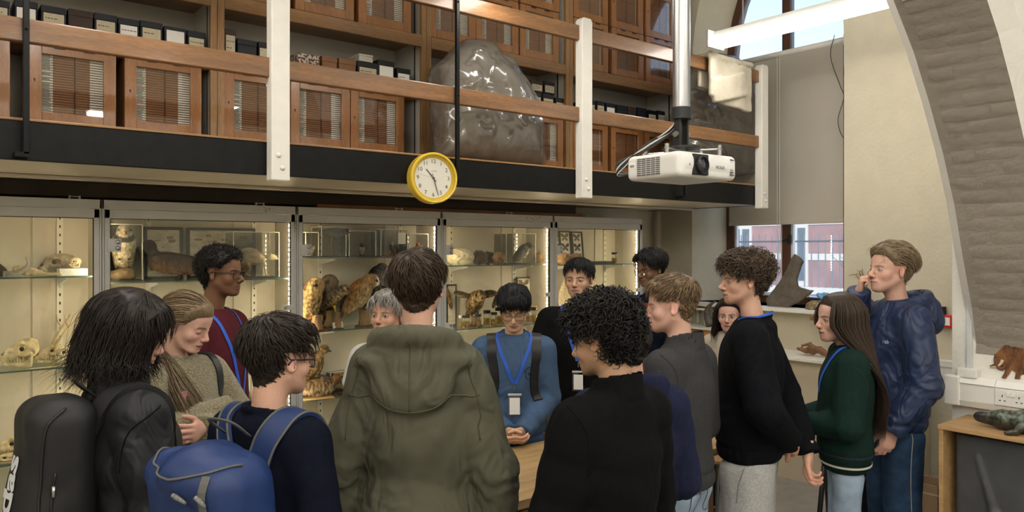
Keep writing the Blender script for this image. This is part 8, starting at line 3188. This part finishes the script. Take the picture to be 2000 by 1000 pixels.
s.hang_hair(1000, (.92, 1.02), 8, .0066, shift=-.035)
s.finish_hair()

# 15  tall, navy padded jacket -----------------------------------------------------
s = Person('tall fair haired person in a navy padded hooded jacket and dark jeans', (1738, 527), 4.3, 153, 140, pitch=-3, build=1.0, head_scale=1.14)
s.head(PINK, lips=(.46, .20, .18), brow=(.20, .13, .08), h=.0031, hairc=(.20, .14, .085), fade=(-.08, .02, .4), blush=(.12, .0, .0), iris=(.05, .06, .07), lid=.25)
AR = {1: ((-.02, .245, 1.10), (.12, .215, .88)), -1: ((.135, -.20, 1.22), (.165, -.05, 1.53))}
s.arm(1, *AR[1], hand=dict(palm=(0, -1, 0), dir=(.35, .0, -.95), curl=(24, 28, 30, 32), thumb=20), h=.011)
s.arm(-1, *AR[-1], hand=dict(palm=(-.8, .4, 0), dir=(-.12, .25, .9), curl=(60, 62, 64, 66), thumb=20, scale=.8), h=.011)
s.finish_body()
s.top('padded_jacket', m_navy_jkt, ease=.032, arms=AR, hem=.845, collar='none', fold=.010, ffreq=(6., 6., 9.), seed=31, h=.0095, extra=hood_extra(1.40, -.145, .13, .095, .075, .098), hem_band=True)
s.seam([(-.05, .215, 1.40), (-.11, .20, 1.34), (-.15, .13, 1.31), (-.16, 0, 1.30)], m_navy, .003, 24)
s.seam([(.03, .21, 1.08), (.0, .21, .98), (-.03, .21, .92)], m_navy, .0035, 16)
nb_ = MB()
p_, n_ = s.on(s.f_top, [(.10, .115, 1.29)], .003)
u_ = np.cross([0, 0, 1.0], n_[0])
u_ /= np.linalg.norm(u_)
put_text(nb_, 'rab', .030, p_[0], u_, np.cross(n_[0], u_), .0006)
nb_.build('chest_logo', M('silver print', (.5, .52, .56), .4), s.t)
s.trousers(m_jeans_d, ease=.020, baggy=.014)
s.seam([(-.12, .035, .87), (-.12, .11, .865), (-.12, .105, .78), (-.12, .07, .76), (-.12, .04, .78), (-.12, .035, .87)], m_stitch_l, .0016, 40, 'pocket_stitch', f=s.f_tr)
s.seam([(0, .17, .88), (.01, .17, .7), (.01, .17, .5), (-.01, .16, .2)], m_stitch_l, .0016, 30, 'side_stitch', f=s.f_tr)
s.cap_hair((.27, .20, .125), lambda v: .007 + .026 * np.clip((v[:, 2] - .01) / .07, 0, 1), seed=30)
s.locks(1200, lambda v: .022 + .060 * np.clip((v[:, 2] - .0) / .08, 0, 1), lambda p, n: np.stack([-np.ones(len(p)), .15 * np.sign(p[:, 1]), -.3 - .8 * (p[:, 0] < -.05)], 1), .0050, 7, lift=.40, seed=31, jit=.18, var=.45, rad=(.108, .088, .104))
s.locks(32, lambda v: .07 + 0 * v[:, 0], lambda p, n: np.tile([.7, .1, .4], (len(p), 1)), .0016, 8, lift=.9, seed=32, jit=.5, sel=lambda v: (v[:, 0] > .05))
s.finish_hair()

# 16  behind the long haired girl: black coat, striped scarf -------------------------
s = Person('person in a black coat and striped scarf hidden beyond the long brown hair', (1656, 640), 5.3, 150, 160, fem=.5, build=1.0)
s.head(LIGHT, h=.0058, hairc=(.02, .015, .012))
s.finish_body()
s.top('black_coat', m_black_zip, ease=.030, arms=REL, hem=.70, collar='stand', fold=.006, seed=33, h=.014, hem_band=False)
for i, (dy, mt) in enumerate(((.0, M('grey scarf wool', (.35, .33, .30), .95)), (.022, M('black scarf wool', (.015, .015, .015), .95)), (.044, MATS['grey scarf wool']), (.066, MATS['black scarf wool']), (.088, MATS['grey scarf wool']))):
    s.strap('scarf_stripe', mt, [(-.03, .07 + dy, 1.50), (.05, .06 + dy, 1.44), (.11, .05 + dy * .9, 1.32), (.13, .045 + dy * .9, 1.12)], .023, .012, 20, .006)
s.trousers(m_dark_trs)
s.cap_hair((.02, .015, .012), .016, seed=32)
s.locks(150, .05, crown_flow(), .006, 5, lift=.3, seed=33)
s.finish_hair()

# 17  navy hoodie between the curls and the grey jumper --------------------------------
s = Person('person in a navy hoodie hidden beyond the black curls', (1222, 672), 2.85, 62, 66, pitch=6, build=1.0)
s.head(LIGHT, h=.0065, hairc=(.02, .015, .012))
s.finish_body()
AR = {1: ((.02, .235, 1.09), (.14, .12, 1.02)), -1: ((.02, -.235, 1.09), (.14, -.12, 1.02))}
s.top('navy_hoodie', m_navy_hood, ease=.024, arms=AR, hem=.84, collar='none', fold=.006, seed=35, h=.011, extra=hood_extra(1.41, -.115, .115, .075, .055, .092))
s.trousers(m_dark_trs)
s.cap_hair((.02, .015, .012), .014, seed=34)
s.locks(150, .035, crown_flow(), .006, 5, lift=.3, seed=35)
s.finish_hair()

# coat held by the person in the black t-shirt
p = at(1083, 812, d=4.45)
o = sdf_obj('folded_coat', lambda P: smin(rbox(P, (0, 0, .0), (.06, .11, .05), .04), ell(P, (.0, .03, -.06), (.055, .10, .07)), .04) + .008 * folds(P, np.array([14., 14., 14.]), 3), (-.13, -.2, -.2), (.13, .2, .12), .008, M('grey coat lining', (.20, .19, .175), .85, wrinkle=(8, .5)), loc=tuple(p), rot=(0, 0, math.radians(226)))
tag(o, 'grey coat bundled in the hand of the person in the black t-shirt', 'coat')
# ---------------------------------------------------------------- rucksacks
def on_back(s, name, label, z0=1.12, back=-.235, cat='rucksack', tilt=0):
    """An Empty on the wearer's back, axes as the wearer's."""
    a = math.radians(s.body)
    l = np.array([back, 0, z0]) * s.s
    return thing(name, label, cat, s.loc + np.array([l[0] * math.cos(a), l[0] * math.sin(a), l[2]]), a)


m_bluebag = M('royal blue nylon', (0.010, 0.031, 0.125), .55, noise=(10, .2), bump=(300, .2))
m_greyweb = M('grey webbing', (0.10, 0.10, 0.095), .7)
m_blackbag = M('black rucksack cloth', (0.011, 0.011, 0.012), .6, noise=(14, .2), bump=(300, .15))

s = PACK3
t = on_back(s, 'blue_rucksack', 'royal blue rucksack with grey trim on the navy sweatshirt', 1.19, -.23)


def f_blue(P):
    d = rbox((P[0], P[1], P[2] + .02), (0, 0, 0), (.115, .165, .22), .075)
    d = smin(d, ell(P, (-.06, 0, -.10), (.10, .15, .14)), .05)
    d = smin(d, ell(P, (-.03, 0, .15), (.11, .15, .07)), .04)
    return d + .013 * folds(P, np.array([7., 9., 9.]), 21) + .004 * folds(P, np.array([18., 18., 18.]), 5)


sdf_obj('bag_body', f_blue, (-.24, -.25, -.30), (.18, .25, .27), .009, m_bluebag, t)


def on_bag(f, pts, n, off=.004):
    p = spline(np.array(pts, float), n)
    return project(f, p, off)


for pts in (([(-.02, -.15, .20), (-.12, -.10, .19), (-.16, 0, .17), (-.12, .10, .19), (-.02, .15, .20)],) + ([(-.17, -.14, -.02), (-.18, 0, .02), (-.17, .14, -.02)],)):
    p, n = on_bag(f_blue, pts, 30)
    MB().tube(p, .0035, 6).build('zip', m_greyweb, t, smooth=True)
for pts in ([(-.10, -.10, .17), (-.15, -.11, .05), (-.16, -.11, -.1)],):
    p, n = on_bag(f_blue, pts, 16)
    mb = MB()
    ribbon(mb, p, n, .022, .003)
    mb.build('side_strap', m_greyweb, t)
for yy in (-.03, -.10):
    p, n = on_bag(f_blue, [(-.16, yy, .13), (-.16, yy - .035, .10)], 4, .008)
    MB().tube(p, [.006, .007, .006, .004], 6).build('zip_pull', M('speckled cord', (.3, .3, .28), .7, noise=(300, .8)), t, smooth=True)
MB().tube(spline([(.09, -.05, .235), (.03, -.045, .285), (.03, .045, .285), (.09, .05, .235)], 16), .009, 8, flat=.35).build('haul_loop', m_greyweb, t, smooth=True)
# shoulder straps over the wearer
inv = np.array(Matrix.Rotation(-math.radians(s.body), 3, 'Z'))
off_l = np.array([-.23, 0, 1.19]) * s.s
for sd in (-1, 1):
    p, g = s.on(s.f_top, [(-.16, sd * .075, 1.34), (-.12, sd * .095, 1.42), (-.03, sd * .118, 1.478), (.05, sd * .125, 1.43), (.11, sd * .13, 1.30), (.08, sd * .16, 1.16)], .008, 30)
    p = p - off_l
    mb = MB()
    ribbon(mb, p, g, .070, .012)
    st = mb.build('shoulder_strap', m_bluebag, t, smooth=True, auto=60)
    tang = np.gradient(p, axis=0)
    tang /= np.linalg.norm(tang, axis=1)[:, None]
    sv = np.cross(tang, g)
    for e in (-1, 1):
        MB().tube(p + sv * .034 * e + g * .006, .004, 6).build('strap_binding', m_greyweb, st, smooth=True)

s = PACK4
t = on_back(s, 'black_rucksack', 'black rucksack with white lettering worn by the dark haired person', 1.19, -.20)


def f_blk(P):
    d = rbox(P, (0, 0, 0), (.095, .130, .28), .07)
    d = smin(d, ell(P, (-.03, 0, -.06), (.10, .12, .2)), .06)
    return d + .006 * folds(P, np.array([7., 7., 7.]), 33)


sdf_obj('bag_body', f_blk, (-.24, -.24, -.33), (.2, .24, .33), .0095, m_blackbag, t)
for yy in (-.105, .105):
    p, n = on_bag(f_blk, [(.0, yy * 1.1, .26), (-.06, yy * 1.35, .2), (-.08, yy * 1.4, .0), (-.06, yy * 1.4, -.2)], 26)
    MB().tube(p, .004, 6).build('zip', m_black, t, smooth=True)
p, n = on_bag(f_blk, [(-.03, -.135, .08), (-.04, -.135, .0), (-.04, -.135, -.10)], 14)
MB().tube(p, .004, 6).build('pocket_zip', m_black, t, smooth=True)
MB().tube([p[3] + n[3] * .006, p[3] + n[3] * .008 + np.array([0, 0, -.03])], .006, 8).build('zip_pull', m_steel, t, smooth=True)
MB().tube([p[-2] + n[-2] * .006, p[-2] + n[-2] * .008 + np.array([0, 0, -.03])], .006, 8).build('zip_pull', m_steel, t, smooth=True)
MB().tube(spline([(.12, -.04, .25), (.06, -.04, .31), (.06, .04, .31), (.12, .04, .25)], 14), .012, 8, flat=.4).build('haul_loop', m_blackbag, t, smooth=True)
# lettering running down the outer face, wrapped onto the bag
vs, fs = text_geo('adidas', .145, .0, 'CENTER', .005)
pts = []
for x, y, z in vs:
    pts.append((-.2, -.03 + y, -.03 + x))
tp, tn = project(f_blk, np.array(pts), .003)
me_t = MB()
me_t.add(tp, fs)
me_t.build('brand_lettering', M('silver white print', (.62, .63, .66), .35), t)
off_l = np.array([-.20, 0, 1.19]) * s.s
for sd in (-1, 1):
    p, g = s.on(s.f_top, [(-.16, sd * .075, 1.36), (-.11, sd * .095, 1.43), (-.02, sd * .118, 1.47), (.06, sd * .125, 1.42), (.12, sd * .13, 1.28), (.08, sd * .17, 1.12)], .008, 30)
    mb = MB()
    ribbon(mb, p - off_l, g, .062, .014)
    mb.build('shoulder_strap', m_blackbag, t, smooth=True, auto=60)
